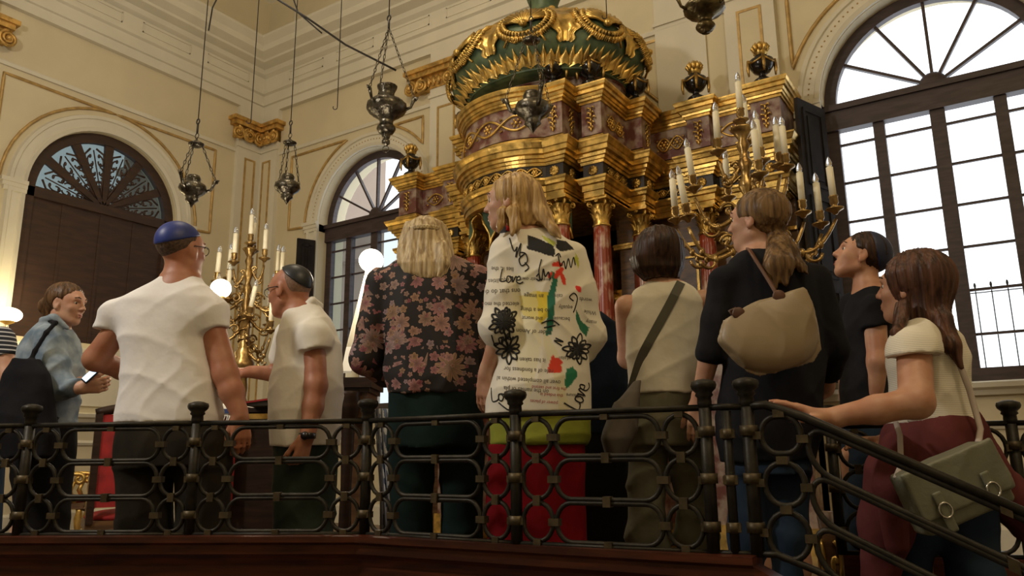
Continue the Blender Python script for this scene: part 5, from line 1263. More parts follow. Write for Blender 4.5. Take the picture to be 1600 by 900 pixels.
M_blk = cloth('black_knit', (.014, .013, .014), (.008, .008, .009)); M_blk2 = cloth('black_jersey', (.018, .018, .022), (.010, .010, .013)); M_navy = cloth('navy_fabric', (.012, .020, .035), (.006, .010, .02)); M_olive = cloth('dark_olive_twill', (.030, .025, .017), (.016, .013, .010)); M_dkgr = cloth('dark_green_denim', (.012, .026, .024), (.007, .014, .014)); M_khaki = cloth('khaki_linen', (.17, .16, .11), (.10, .093, .062)); M_grn = cloth('grey_green_denim', (.055, .075, .06), (.03, .042, .035)); M_redp = cloth('red_cotton', (.22, .006, .012), (.13, .003, .006)); M_lime = cloth('lime_knit', (.30, .32, .05), (.20, .22, .03)); M_ivory = cloth('ivory_rayon', (.84, .80, .70), (.70, .66, .56)); M_cream = cloth('cream_ribbed_knit', (.76, .70, .58), (.62, .56, .45)); M_jean = cloth('dark_blue_denim', (.03, .05, .085), (.015, .026, .05)); M_maroon = cloth('maroon_cotton', (.16, .045, .045), (.09, .022, .022)); M_kipb = mat('royal_blue_satin', (.014, .035, .24), .45, col2=(.010, .024, .16)); M_kipk = mat('black_satin', (.012, .015, .02), .4); M_kipn = mat('navy_satin', (.010, .018, .07), .5, col2=(.007, .012, .04))
M_taupe = mat('taupe_bag_nylon', (.33, .25, .155), .42, col2=(.26, .195, .115), nscale=3, bump=.1, bscale=18); M_leath = mat('brown_leather', (.12, .045, .022), .45, col2=(.07, .025, .012)); M_satch = mat('grey_olive_leather', (.20, .20, .14), .5, col2=(.14, .14, .095), bump=.15, bscale=80); M_grbag = mat('grey_brown_canvas', (.12, .10, .085), .8, col2=(.08, .066, .056)); M_strap = mat('olive_webbing', (.10, .095, .07), .8); M_metal = mat('polished_nickel', (.6, .58, .54), .25, 1.0)
M_glassf = mat('black_spectacle_frame', (.015, .012, .012), .3)
def kippah(hd, body, org, mt, tilt=(0, -.45, .89), h0=.040, name='kippah', grow=1., label=None):
    n = hd.R @ (np.array(tilt)/np.linalg.norm(tilt)); s = hd.s; m = SDF(); c = hd.P(0, -.018, .030)
    m.ell(c, np.array((.0785, .0975, .0880))*s*grow, hd.R); m.plane(c+n*h0*s, -n, .003)
    V, F = m.mesh(.0045); return obj_K(name, V, F, mt, parent=body, origin=org, label=label)
def cap_hair(hd, m, g=.008, front=.052, low=-.03, k=.012, tilt=.35):
    s = hd.s; R = hd.R; m.ell(hd.P(0, -.020, .032), (np.array((.073, .092, .082))+g)*s, R, .02)
    return m
def cut_face(hd, m, y=.045, tilt=.45, k=.01):     # remove everything in front of a plane leaning back over the forehead
    n = hd.R @ np.array([0, 1, -tilt]); m.plane(hd.P(0, y, .03), n, k)
def spectacles(hd, body, org, m=M_glassf):
    mb = MB(); W = lambda *q: K2W(hd.P(*q)[None])[0]
    for x in (-1, 1):
        mb.tube([W(x*.032+.023*math.cos(a), .098-.25*abs(x*.032+.023*math.cos(a)*1)*.35, .004+.018*math.sin(a)) for a in np.linspace(0, 2*PI, 20)[:-1]], .0018*hd.s, 6, closed=True)
        mb.tube([W(x*.055, .088, .010), W(x*.073, .06, .012), W(x*.079, .0, .008), W(x*.077, -.015, -.008)], .0020*hd.s, 6)
    mb.tube([W(-.01, .096, .008), W(0, .10, .011), W(.01, .096, .008)], .0018*hd.s, 6); mb.build('eyeglasses', m, parent=body, origin=org)
def lower(body, org, D, data, mt, h=.011, name='trousers', leg=None, wr=None):
    m = SDF(); m.loft(rows(D, data), .03)
    if leg:
        for (ua, va, ub, vb, r0, r1) in leg:
            a = k3(ua, va, D); b = k3(ub, vb, D); c = b.copy(); c[2] = max(.05, -9); kn = a+(b-a)*1.0; m.cap(a, kn, r0, r1, .03); ft = kn.copy(); ft[2] = .07; m.cap(kn, ft, r1, r1*.72, .03)
    return garment(name, m, h, mt, body, org, wr or wrinkle(.004, 8, 30, 2.))
def fit(rws, s): return [(z, x, y, a*s, b*s) for z, x, y, a, b in rws]
def feet(mb_org_body, org, D, us):
    for i, u in enumerate(us):
        p = k3(u, 700, D); m = SDF(); m.cap((p[0], D-.05, .045), (p[0], D+.15, .035), .045, .036, .01); m.plane((0, 0, .0), (0, 0, -1)); V, F = m.mesh(.01); obj_K('shoe', V, F, M_blk, parent=mb_org_body, origin=org)

# ---------------------------------------------------------------- man in white T-shirt, blue skullcap
D = 3.3; p = lambda u, v, dd=0.: k3(u, v, D, dd)
tee = [(434, 252, 314, .068, .0), (446, 236, 322, .09, 0), (456, 214, 334, .105), (470, 194, 344, .125), (498, 188, 343, .135), (530, 191, 326, .14), (560, 195, 331, .14), (600, 193, 341, .145), (640, 188, 345, .15), (662, 185, 346, .15)]
hd = Head(p(284, 391), -28, 4, 0, 1.06); m = SDF(); hd.skull(m); m.chain([p(285, 402), p(281, 446)], [.066, .078], k=.03)
m.loft(fit(rows(D, tee), .9), .04); legs(m, D, 225, 305, 700, .09)
Le, Lw = p(150, 561, .02), p(225, 578, .36)
m.chain([p(194, 500), Le], [.052, .053], k=.03); m.chain([Le, p(190, 577, .2), Lw], [.050, .045, .034], k=.02)
hand(m, Lw, (1, .3, .1), (0, 1, 0), (0, 0, 1))
Rs, Re, Rw = p(330, 500), p(352, 585, -.02), p(375, 650, -.04)
m.chain([Rs, Re], [.052, .054], k=.03); m.chain([Re, p(362, 612, -.03), Rw], [.053, .049, .033], k=.02)
hand(m, Rw, (.12, -.02, -1), (-.55, .9, 0), (-1, .3, 0), 1.05, curl=.55, thumb=.45)
B, org = person('person', m, .0062, SK3, D, 275, 'broad man from behind in white T-shirt and bright blue skullcap')
hd.features(B, org); spectacles(hd, B, org)
g = SDF(); g.loft(rows(D, tee), .03, 2.5)
q = SDF(); q.chain([p(208, 490), p(182, 492), p(166, 522, .01)], [.070, .066, .068], k=.03); q.plane(p(164, 517), p(156, 545)-p(170, 490), .006); g.child(q, .06)
q = SDF(); q.chain([p(318, 490), p(332, 492), p(339, 525, -.01)], [.070, .066, .064], k=.03); q.plane(p(341, 514), (.02, 0, -1), .006); g.child(q, .06)
garment('t_shirt', g, .008, M_wtee, B, org, wrinkle(.0042, 7, 26, 1.))
g = SDF(); g.loft(rows(D, [(652, 186, 343, .14), (690, 184, 358, .15), (730, 183, 360, .15)]), .03); 
for ux, sx in ((226, -1), (316, 1)): g.chain([p(ux, 700), p(ux, 840), p(ux-4, 1000)], [.118, .108, .09], k=.04)
garment('trousers', g, .010, M_olive, B, org, wrinkle(.006, 6, 22, 4.)); feet(B, org, D, (225, 315))
g = SDF(); cap_hair(hd, g, .003); cut_face(hd, g, .03, .3); g.plane(hd.P(0, -.05, -.045), hd.R @ np.array([0, .1, -1]), .008)
garment('hair', g, .005, H_short, B, org); kippah(hd, B, org, M_kipb, (0, -.30, .95), .010, grow=1.03)

# ---------------------------------------------------------------- woman with denim jacket
D = 4.0
hd = Head(p(104, 476), -97, -4, 0, .98); m = SDF(); hd.skull(m, True); m.chain([p(100, 486), p(82, 520)], [.048, .058], k=.03)
jk = [(505, 62, 104, .07), (520, 50, 116, .11), (545, 36, 122, .14), (575, 27, 126, .15), (610, 25, 122, .15), (645, 34, 117, .14), (672, 40, 116, .13)]
m.loft(fit(rows(D, jk), .85), .04); legs(m, D, 50, 85, 700, .085)
S_, E_, W_ = p(74, 530, -.10), p(97, 603, -.14), p(126, 606, -.18)
m.chain([S_, E_], [.055, .047], k=.03); m.chain([E_, W_], [.045, .030], k=.02)
hand(m, W_, (.95, .1, .12), (0, .8, .35), (0, .2, 1), .95, curl=.85, thumb=.4)
S2, E2, W2_ = p(104, 530, .14), p(112, 598, .12), p(132, 600, -.06)
m.chain([S2, E2, W2_], [.05, .045, .030], k=.02); hand(m, W2_, (.85, -.35, .25), (.0, -.6, .8), (0, .5, 1), .9, curl=.6, thumb=.6)
A, org = person('person', m, .006, SK2, D, 70, 'woman in light denim jacket with hair in a bun, looking right and holding a phone')
hd.features(A, org)
g = SDF(); g.loft(rows(D, jk), .03); g.chain([S_, p(82, 570, -.13), E_, p(112, 607, -.17)], [.083, .078, .072, .056], k=.03); g.chain([S2, E2], [.06, .055], k=.03)
g.chain([p(66, 500, -.05), p(84, 497, -.08), p(105, 513, -.06)], [.022, .024, .016], k=.015)
garment('denim_jacket', g, .0075, M_denim, A, org, wrinkle(.009, 9, 30, 5.))
g = SDF(); g.loft(rows(D, [(618, 10, 113, .16), (680, 20, 112, .16), (760, 30, 105, .15), (850, 32, 98, .14), (960, 30, 96, .12)]), .03); garment('black_dress', g, .011, M_blk, A, org, wrinkle(.004, 6, 18, 2.)); feet(A, org, D, (50, 85))
g = SDF(); cap_hair(hd, g, .011); g.ell(hd.P(0, -.122, -.012), np.array((.04, .035, .042)), hd.R, .02); g.cap(hd.P(0, -.08, -.03), hd.P(0, -.10, -.06), .03, .022, .02)
n = hd.R @ np.array([0, 1, -.75]); g.plane(hd.P(0, .038, .035), n, .01)
for x in (-1, 1): g.ell(hd.P(.08*x, .006, -.012), (.03, .03, .034), hd.R, .008, True)
garment('hair', g, .005, H_brown, A, org, hair_wr(.003, 80, hd.c[0], hd.c[1]))
# striped sleeve person cut by the left edge
D = 4.5
m = SDF(); hd2 = Head(p(-40, 470), -60, 0, 0, .98); hd2.skull(m); m.cap(hd2.P(0, -.02, -.05), p(-45, 515), .05, .06, .03); m.loft(rows(D, [(515, -75, -12, .08), (540, -90, 5, .12), (620, -85, 0, .13), (700, -88, 0, .14)]), .03); legs(m, D, -65, -20, 700, .08)
m.chain([p(6, 535, -.06), p(10, 585, -.08), p(24, 625, -.15)], [.055, .045, .03], k=.02); hand(m, p(24, 625, -.15), (.6, 0, -.7), (0, 1, 0), (0, 0, 1), .95)
St, org = person('person', m, .007, SK2, D, -40, 'person mostly outside the left edge, only a dark striped sleeve and forearm showing')
mst = bpy.data.materials.new('navy_striped_jersey'); mst.use_nodes = True; nt = mst.node_tree; N = nt.nodes; tcn = N.new('ShaderNodeTexCoord'); wv = N.new('ShaderNodeTexWave'); wv.bands_direction = 'Z'; wv.inputs['Scale'].default_value = 12; rp = N.new('ShaderNodeValToRGB'); rp.color_ramp.elements[0].position = .78; rp.color_ramp.elements[1].position = .84; rp.color_ramp.elements[0].color = (.012, .014, .022, 1); rp.color_ramp.elements[1].color = (.5, .5, .52, 1)
nt.links.new(tcn.outputs['Object'], wv.inputs[0]); nt.links.new(wv.outputs['Fac'], rp.inputs[0]); nt.links.new(rp.outputs[0], N['Principled BSDF'].inputs['Base Color']); N['Principled BSDF'].inputs['Roughness'].default_value = .9
g = SDF(); g.loft(rows(D, [(512, -78, -8, .09), (540, -92, 12, .13), (620, -88, 4, .14), (700, -90, 4, .15)]), .03); q = SDF(); q.chain([p(2, 530, -.05), p(12, 575, -.07)], [.075, .07], k=.03); q.plane(p(11, 562), (.3, 0, -1), .005); g.child(q, .02)
garment('striped_shirt', g, .01, mst, St, org)
g = SDF(); g.loft(rows(D, [(690, -88, 2, .15), (760, -85, -2, .14), (930, -80, -8, .1)]), .03); garment('trousers', g, .014, M_jean, St, org); g = SDF(); cap_hair(hd2, g, .006); cut_face(hd2, g, .03, .3); garment('hair', g, .006, H_short, St, org)
# black shoulder bag and phone of the denim jacket woman
D = 4.0
g = SDF(); g.loft(rows(D, [(560, 22, 62, .05, -.26), (585, 8, 74, .075, -.26), (630, -6, 84, .085, -.26), (680, -8, 92, .085, -.26), (715, 2, 90, .07, -.26)]), .02)
g.chain([p(87, 505, -.16), p(72, 520, -.215), p(55, 548, -.25), p(44, 572, -.27)], [.013, .014, .016, .02], k=.012); g.chain([p(87, 505, -.16), p(76, 500, -.05), p(62, 512, .08)], [.013, .013, .013], k=.01)
V, F = g.mesh(.008, wrinkle(.005, 8, 20, 1.)); q = K2W(k3(40, 640, 3.74)[None])[0]; obj_K('shoulder_bag', V, F, M_blk2, origin=tuple(q), label=None); tag(bpy.data.objects['shoulder_bag'], 'large soft black bag hanging from the shoulder over the denim jacket', 'bag')
c = p(143, 585, -.19); R = Rym(-.5) @ Rxm(-.6); g = SDF(); g.box(c, (.028, .005, .050), R @ Rym(1.1), .004); V, F = g.mesh(.003); q = tuple(K2W(c[None])[0]); ph = obj_K('mobile_phone', V, F, M_glassf, origin=q); tag(ph, 'small phone with lit bluish screen in the hands of the denim jacket woman', 'phone')
mb = MB(); RR = R @ Rym(1.1); P4 = [c+RR @ np.array(w_) for w_ in ((-.024, -.0057, -.042), (.024, -.0057, -.042), (.024, -.0057, .042), (-.024, -.0057, .042))]; mb.add([K2W(w_[None])[0] for w_ in P4], [(0, 1, 2, 3)], False); mb.build('screen', mat('lit_screen', (.3, .4, .6), .2, emit=(.55, .75, 1), es=1.6), parent=ph, origin=q)
mb = MB(); P4 = [c+RR @ np.array(w_) for w_ in ((-.029, .0057, -.06), (.029, .0057, -.06), (.029, .0057, .06), (-.029, .0057, .06))]

# ---------------------------------------------------------------- old man in polo shirt
D = 3.65
hd = Head(p(452, 455), 66, -6, 0, 1.08); m = SDF(); hd.skull(m, nose=1.1); m.chain([p(462, 470), p(470, 505)], [.060, .068], k=.03); m.ell(hd.P(0, .045, -.085), (.04, .035, .025), hd.R, .02)
po = [(478, 452, 500, .06, .0), (492, 443, 512, .10), (510, 438, 524, .13), (540, 434, 532, .14), (575, 428, 536, .155), (610, 422, 536, .165), (650, 420, 533, .165), (698, 424, 530, .16)]
m.loft(fit(rows(D, po), .86), .04); legs(m, D, 452, 500, 715, .09)
S_, E_, W_ = p(490, 528, -.10), p(494, 602, -.15), p(480, 681, -.20)
m.chain([S_, E_], [.050, .050], k=.03); m.chain([E_, p(489, 635, -.17), W_], [.050, .046, .033], k=.02); hand(m, W_, (-.25, -.05, -1), (-.8, .5, 0), (-.6, -.6, 0), 1.05, curl=.95, thumb=.35)
S2, E2, W2_ = p(450, 520, .12), p(436, 585, .18), p(392, 581, .12); m.chain([S2, E2], [.055, .048], k=.03); m.chain([E2, W2_], [.043, .030], k=.02); hand(m, W2_, (-1, 0, .05), (0, .3, -.9), (0, -.9, .2), 1., curl=.6)
Cc, org = person('person', m, .0062, SK3, D, 475, 'old bald man in white polo shirt, black skullcap and glasses, facing left')
hd.features(Cc, org); spectacles(hd, Cc, org)
g = SDF(); g.loft(rows(D, po), .03, 2.3); q = SDF(); q.chain([p(484, 512, -.07), p(491, 528, -.12), p(494, 560, -.14)], [.075, .082, .076], k=.03); q.plane(p(494, 547, -.14), (.12, 0, -1), .004); g.child(q, .025)
g.cap(p(453, 500, -.05), p(488, 470, -.03), .020, .022, .008); g.cap(p(488, 470, -.03), p(500, 478, .06), .022, .02, .008); g.chain([p(447, 522, .10), p(438, 555, .16)], [.06, .06], k=.02)
garment('polo_shirt', g, .008, M_polo, Cc, org, wrinkle(.0052, 6, 22, 3.))
g = SDF(); g.loft(rows(D, [(690, 428, 528, .14), (760, 428, 526, .14), (830, 430, 520, .13), (960, 432, 516, .10)]), .03); garment('jeans', g, .01, M_grn, Cc, org, wrinkle(.005, 8, 26, 3.)); feet(Cc, org, D, (452, 500))
g = SDF(); cap_hair(hd, g, .0015); cut_face(hd, g, -.035, .2); g.plane(hd.P(0, -.05, -.035), hd.R @ np.array([0, .1, -1]), .005); garment('hair', g, .005, mat('grey_stubble_hair', (.26, .17, .12), .7, col2=(.20, .11, .075), nscale=120), Cc, org)
kippah(hd, Cc, org, M_kipk, (0, -.72, .70), .036, grow=1.02)
mb = MB(); q = K2W(W_[None])[0]; mb.lathe([(.033, -.014), (.038, -.012), (.038, .012), (.033, .014)], q, 18); mb.lathe([(.0, 0), (.018, 0), (.018, .008), (.0, .009)], q-np.array(FW)*.036, 14, R=np.stack([RT, np.array([0, 0, 1.]), -FW], 1)); mb.build('wristwatch', M_glassf, parent=Cc, origin=org)

# ---------------------------------------------------------------- floral blouse woman
D = 3.2
def floral():
    m = bpy.data.materials.new('floral_chiffon'); m.use_nodes = True; nt = m.node_tree; N = nt.nodes; L = nt.links; b = N['Principled BSDF']; b.inputs['Roughness'].default_value = .75
    tc = N.new('ShaderNodeTexCoord'); last = None
    base = N.new('ShaderNodeRGB'); base.outputs[0].default_value = (.014, .010, .011, 1); cur = base.outputs[0]
    def math_(op, a, bb=None):
        n = N.new('ShaderNodeMath'); n.operation = op
        for i, q in enumerate((a, bb)):
            if q is None: continue
            if isinstance(q, (int, float)): n.inputs[i].default_value = q
            else: L.new(q, n.inputs[i])
        return n.outputs[0]
    rot = N.new('ShaderNodeMapping'); L.new(tc.outputs['Object'], rot.inputs[0]); rot.inputs['Rotation'].default_value = (0, 0, -YAW)
    for (sc, R, pet, seed, keep) in ((8.5, .50, 11, 0., .50), (12., .44, 7, 5., .38), (20., .42, 5, 9., .38), (30., .36, 5, 17., .40)):
        mp = N.new('ShaderNodeMapping'); mp.inputs['Scale'].default_value = (sc, sc*.15, sc); mp.inputs['Location'].default_value = (seed, seed, seed*1.7); L.new(rot.outputs[0], mp.inputs[0])
        v = N.new('ShaderNodeTexVoronoi'); v.inputs['Scale'].default_value = 1; v.inputs['Randomness'].default_value = .85; L.new(mp.outputs[0], v.inputs['Vector'])
        df = N.new('ShaderNodeVectorMath'); df.operation = 'SUBTRACT'; L.new(mp.outputs[0], df.inputs[0]); L.new(v.outputs['Position'], df.inputs[1])
        sp = N.new('ShaderNodeSeparateXYZ'); L.new(df.outputs[0], sp.inputs[0]); sc_ = N.new('ShaderNodeSeparateColor'); L.new(v.outputs['Color'], sc_.inputs[0])
        ang = math_('ARCTAN2', sp.outputs['Z'], sp.outputs['X']); rad = math_('SQRT', math_('ADD', math_('MULTIPLY', sp.outputs['X'], sp.outputs['X']), math_('MULTIPLY', sp.outputs['Z'], sp.outputs['Z'])))
        wob = math_('ABSOLUTE', math_('SINE', math_('ADD', math_('MULTIPLY', ang, pet/2), math_('MULTIPLY', sc_.outputs[0], 6))))
        lim = math_('MULTIPLY', math_('ADD', math_('MULTIPLY', wob, .42), .58), math_('MULTIPLY', math_('ADD', math_('MULTIPLY', sc_.outputs[1], .5), .6), R))
        ins = math_('LESS_THAN', rad, lim); use = math_('LESS_THAN', sc_.outputs[2], keep); fac = math_('MULTIPLY', ins, use)
        rp = N.new('ShaderNodeValToRGB'); cr_ = rp.color_ramp; cr_.elements[0].color = (.26, .06, .08, 1); cr_.elements[1].color = (.33, .23, .25, 1); e = cr_.elements.new(.35); e.color = (.42, .22, .20, 1); e = cr_.elements.new(.65); e.color = (.34, .20, .10, 1); L.new(sc_.outputs[0], rp.inputs[0])
        sh = math_('ADD', .45, math_('MULTIPLY', math_('DIVIDE', rad, lim), .75)); mul = N.new('ShaderNodeMix'); mul.data_type = 'RGBA'; mul.blend_type = 'MULTIPLY'; mul.inputs[0].default_value = 1; L.new(rp.outputs[0], mul.inputs[6]); L.new(sh, mul.inputs[7])
        strk = math_('GREATER_THAN', math_('SINE', math_('MULTIPLY', ang, pet*2.5)), .75); dk = N.new('ShaderNodeMix'); dk.data_type = 'RGBA'; L.new(math_('MULTIPLY', strk, .5), dk.inputs[0]); L.new(mul.outputs[2], dk.inputs[6]); dk.inputs[7].default_value = (.10, .03, .04, 1)
        mx = N.new('ShaderNodeMix'); mx.data_type = 'RGBA'; L.new(fac, mx.inputs[0]); L.new(cur, mx.inputs[6]); L.new(dk.outputs[2], mx.inputs[7]); cur = mx.outputs[2]
    L.new(cur, b.inputs['Base Color']); return m
bl = [(398, 636, 706, .07), (410, 612, 735, .10), (425, 598, 748, .12), (455, 598, 752, .14), (500, 600, 750, .15), (550, 600, 750, .155), (590, 600, 752, .16), (618, 606, 745, .155)]
hd = Head(p(664, 385, .02), 8, -3, 0, 1.0); m = SDF(); hd.skull(m, True); m.chain([p(664, 395), p(665, 425)], [.05, .06], k=.03); m.loft(fit(rows(D, bl), .86), .04); legs(m, D, 640, 722, 690, .095)
arms = []
for sg, S_, E_, W_ in ((-1, p(600, 445), p(572, 560, .03), p(600, 590, .22)), (1, p(745, 440), p(762, 555, .05), p(748, 602, .16))):
    m.chain([S_, E_, W_], [.05, .042, .028], k=.02); hand(m, W_, (-sg*.5, .8, -.1), (0, 0, -1), (-sg, 0, 0), .92, curl=.5); arms.append((S_, E_, W_))
Dd, org = person('person', m, .007, SK2, D, 680, 'blonde woman from behind in black floral blouse with a thin braid round her head')
hd.features(Dd, org)
g = SDF(); g.loft(rows(D, bl), .03, 2.3)
for S_, E_, W_ in arms: g.chain([S_, E_, W_], [.078, .070, .05], k=.03)
garment('floral_blouse', g, .008, floral(), Dd, org, wrinkle(.006, 8, 18, 6.))
g = SDF(); g.loft(rows(D, [(600, 608, 745, .14), (660, 606, 756, .15), (700, 606, 757, .15)]), .03)
for ux in (643, 722): g.chain([p(ux, 690), p(ux, 840), p(ux, 1000)], [.098, .080, .06], k=.03)
garment('trousers', g, .010, M_dkgr, Dd, org, wrinkle(.003, 6, 26, 3.)); feet(Dd, org, D, (642, 720))
g = SDF(); cap_hair(hd, g, .014); g.loft(rows(D, [(352, 632, 696, .09, .01), (372, 625, 704, .10, .0), (395, 621, 709, .085, -.03), (414, 622, 708, .06, -.075), (428, 632, 704, .035, -.10), (436, 650, 696, .02, -.11)]), .02); g.chain([p(690, 385, -.10), p(693, 410, -.13), p(684, 432, -.15)], [.025, .018, .006], k=.02); g.chain([p(630, 390, -.07), p(624, 410, -.10)], [.02, .008], k=.02)
garment('hair', g, .0045, hair_mat('ash_blond_hair', (.68, .54, .32), (.32, .22, .11), 70), Dd, org, hair_wr(.0030, 110, hd.c[0], hd.c[1]))
mb = MB()
for ph in (0, 1):
    mb.tube([K2W(hd.P((.090)*math.cos(a), -.02-.108*math.sin(a), .045+.006*math.sin(a*22+ph*PI)+.0)[None])[0] for a in np.linspace(0, PI, 60)], .0065, 6)
mb.build('braid', H_blond2, parent=Dd, origin=org)

# ---------------------------------------------------------------- woman in printed shirt
D = 2.88
sh = [(362, 792, 862, .06), (372, 778, 884, .09), (385, 774, 893, .11), (405, 776, 898, .13), (440, 790, 904, .135), (490, 795, 910, .14), (540, 785, 916, .15), (580, 770, 922, .16), (620, 761, 925, .17), (648, 757, 926, .17)]
hd = Head(p(799, 318), 74, 2, 0, .98); m = SDF(); hd.skull(m, True, 1.05); m.chain([p(806, 335), p(826, 372)], [.048, .056], k=.03); m.loft(fit(rows(D, sh), .84), .04); legs(m, D, 800, 880, 700, .095)
S_, E_, W_ = p(790, 395, -.03), p(780, 528, -.08), p(760, 583, -.02)
m.chain([S_, E_], [.05, .042], k=.03); m.chain([E_, W_], [.040, .028], k=.02); hand(m, W_, (-.12, .2, -1), (.6, .7, 0), (0, .5, 0), .95, curl=.4)
S2, E2, W2_ = p(893, 400), p(918, 525, .02), p(905, 560, .2); m.chain([S2, E2, W2_], [.05, .042, .03], k=.02); hand(m, W2_, (-.5, .8, 0), (0, 0, -1), (-1, 0, 0), .9)
Ee, org = person('person', m, .006, SK2, D, 840, 'blonde woman in long cream shirt printed with words, flowers and colour patches, looking left')
hd.features(Ee, org)
g = SDF(); g.loft(rows(D, sh), .03, 2.4); g.chain([S_, p(784, 460, -.06), p(781, 515, -.08), p(788, 545, -.06)], [.066, .062, .072, .048], k=.03); g.chain([S2, p(908, 460), E2, p(913, 548, .04)], [.062, .062, .066, .045], k=.03)
g.cap(p(792, 362, -.02), p(812, 362, .02), .03, .03, .02)
so = garment('printed_shirt', g, .0042, M_ivory, Ee, org, wrinkle(.0045, 6, 18, 8.))
me = so.data; nv = len(me.vertices); co = np.zeros(nv*3, np.float32); me.vertices.foreach_get('co', co); Wd = co.reshape(-1, 3)+np.array(org)
q = (Wd-CAM) @ RCn; U = 800+FPX*q[:, 0]/-q[:, 2]; Vv = 450-FPX*q[:, 1]/-q[:, 2]
# fabric coordinates: height and width measured on the cloth itself
col = np.tile(np.array([.80, .76, .66, 1.], np.float32), (nv, 1)); nz_ = lambda f, s: np.sin(U*f+s)*2+np.sin(Vv*f*1.3+s*2)*2
KX = (Wd-CAM) @ FW
front = KX < D+.05
def inpoly(poly):
    r = np.zeros(nv, bool); n = len(poly)
    uu = U+nz_(.25, 1.)*.22; vv = Vv+nz_(.21, 2.)*.22
    for i in range(n):
        x1, y1 = poly[i]; x2, y2 = poly[(i+1) % n]
        c_ = ((y1 > vv) != (y2 > vv)) & (uu < (x2-x1)*(vv-y1)/((y2-y1) if y2 != y1 else 1e-9)+x1); r ^= c_
    return r & front
def paint(poly, c, a=1.): k_ = inpoly(poly); col[k_, :3] = col[k_, :3]*(1-a)+np.array(c)*a
def blob(u, v, ru, rv, c, a=1., rot=0.):
    du, dv = U-u, Vv-v; x = du*math.cos(rot)+dv*math.sin(rot); y = -du*math.sin(rot)+dv*math.cos(rot); k_ = ((x/ru)**2+(y/rv)**2 < 1+.15*np.sin(np.arctan2(y, x)*3)) & front; col[k_, :3] = col[k_, :3]*(1-a)+np.array(c)*a
paint([(812, 462), (838, 455), (862, 456), (860, 490), (846, 506), (832, 498), (816, 492)], (.80, .62, .03), .95)
paint([(846, 500), (880, 570), (890, 650), (874, 655), (868, 600), (850, 540)], (.74, .68, .38), .5); paint([(802, 430), (835, 420), (845, 540), (830, 620), (802, 560)], (.80, .74, .45), .5)
paint([(824, 366), (845, 374), (866, 385), (866, 402), (846, 395), (824, 389)], (.012, .012, .014)); paint([(869, 374), (884, 376), (897, 390), (876, 392), (869, 388)], (.012, .012, .014)); paint([(772, 352), (790, 350), (800, 360), (780, 366), (772, 362)], (.02, .02, .02)); paint([(790, 350), (806, 350), (806, 362), (790, 360)], (.70, .03, .02))
paint([(862, 424), (869, 428), (871, 440), (867, 460), (866, 490), (862, 524), (853, 524), (856, 490), (856, 462), (863, 440)], (.015, .16, .10)); paint([(900, 482), (908, 500), (920, 512), (916, 526), (906, 514), (899, 496)], (.02, .17, .09)); paint([(856, 428), (864, 424), (866, 434), (858, 438)], (.02, .16, .09))
blob(871, 413, 9, 4, (.75, .05, .02), 1, .0); blob(873, 426, 11, 4.5, (.75, .05, .02), 1, -.9); blob(880, 436, 10, 3.6, (.75, .05, .02), 1, 1.3); blob(904, 451, 6, 4, (.75, .03, .02), 1, .9); blob(859, 430, 6, 3, (.75, .05, .02), 1, -1.)
paint([(864, 553), (868, 560), (873, 558), (880, 566), (876, 570), (880, 580), (870, 583), (857, 582), (857, 572)], (.70, .05, .02)); paint([(886, 576), (894, 573), (902, 580), (901, 590), (893, 600), (884, 608), (883, 592)], (.02, .20, .10))
paint([(899, 396), (905, 404), (904, 420), (897, 405)], (.55, .58, .08)); paint([(846, 366), (858, 372), (868, 380), (866, 386), (850, 374)], (.55, .6, .12))
at = me.color_attributes.new('fabric_print', 'FLOAT_COLOR', 'POINT'); at.data.foreach_set('color', col.ravel())
mp_ = bpy.data.materials.new('printed_shirt_fabric'); mp_.use_nodes = True; N = mp_.node_tree.nodes; a_ = N.new('ShaderNodeAttribute'); a_.attribute_name = 'fabric_print'; mp_.node_tree.links.new(a_.outputs['Color'], N['Principled BSDF'].inputs['Base Color']); N['Principled BSDF'].inputs['Roughness'].default_value = .8
me.materials.clear(); me.materials.append(mp_)
bvh = BVHTree.FromPolygons([tuple(x) for x in Wd.tolist()], [tuple(f.vertices) for f in me.polygons])
M_ink = mat('black_fabric_ink', (.012, .012, .014), .7); M_ink2 = mat('grey_fabric_ink', (.09, .08, .07), .8); M_ink3 = mat('red_fabric_ink', (.45, .05, .05), .8)
def onshirt(u, v, off=.0012, tree=None):
    d = ray(u, v); d = d/np.linalg.norm(d); h = (tree or bvh).ray_cast(Vector(CAM), Vector(d))
    if h[0] is None: return None
    return np.array(h[0])-d*off
def textline(s, u, v, hpx, rot, m, name='printed_words', xs=.9, tree=None, parent=None, og=None):
    c = bpy.data.curves.new('text', 'FONT'); c.body = s; c.align_x = 'CENTER'; c.align_y = 'CENTER'; c.resolution_u = 2; o = bpy.data.objects.new('text', c); C.objects.link(o); bpy.context.view_layer.update()
    me_ = bpy.data.meshes.new_from_object(o.evaluated_get(bpy.context.evaluated_depsgraph_get())); C.objects.unlink(o); bpy.data.objects.remove(o)
    vs = []; ok = []; ca, sa = math.cos(rot), math.sin(rot)
    for w_ in me_.vertices:
        x, y = w_.co.x*hpx*xs*1.25, w_.co.y*hpx*1.25; uu = u+x*ca-(-y)*sa*-1*-1 if False else u+x*ca+y*sa; vv = v+x*sa-y*ca
        h = onshirt(uu, vv, tree=tree); ok.append(h is not None); vs.append(h if h is not None else np.zeros(3))
    fs = [tuple(f.vertices) for f in me_.polygons if all(ok[i] for i in f.vertices)]
    fs = [f for f in fs if max(np.linalg.norm(vs[f[i]]-vs[f[i-1]]) for i in range(len(f))) < .05]
    mb = MB(); mb.add(vs, fs, False)
    if fs: mb.build(name, m, parent=parent or Ee, origin=og if og is not None else org)
U_ = PI
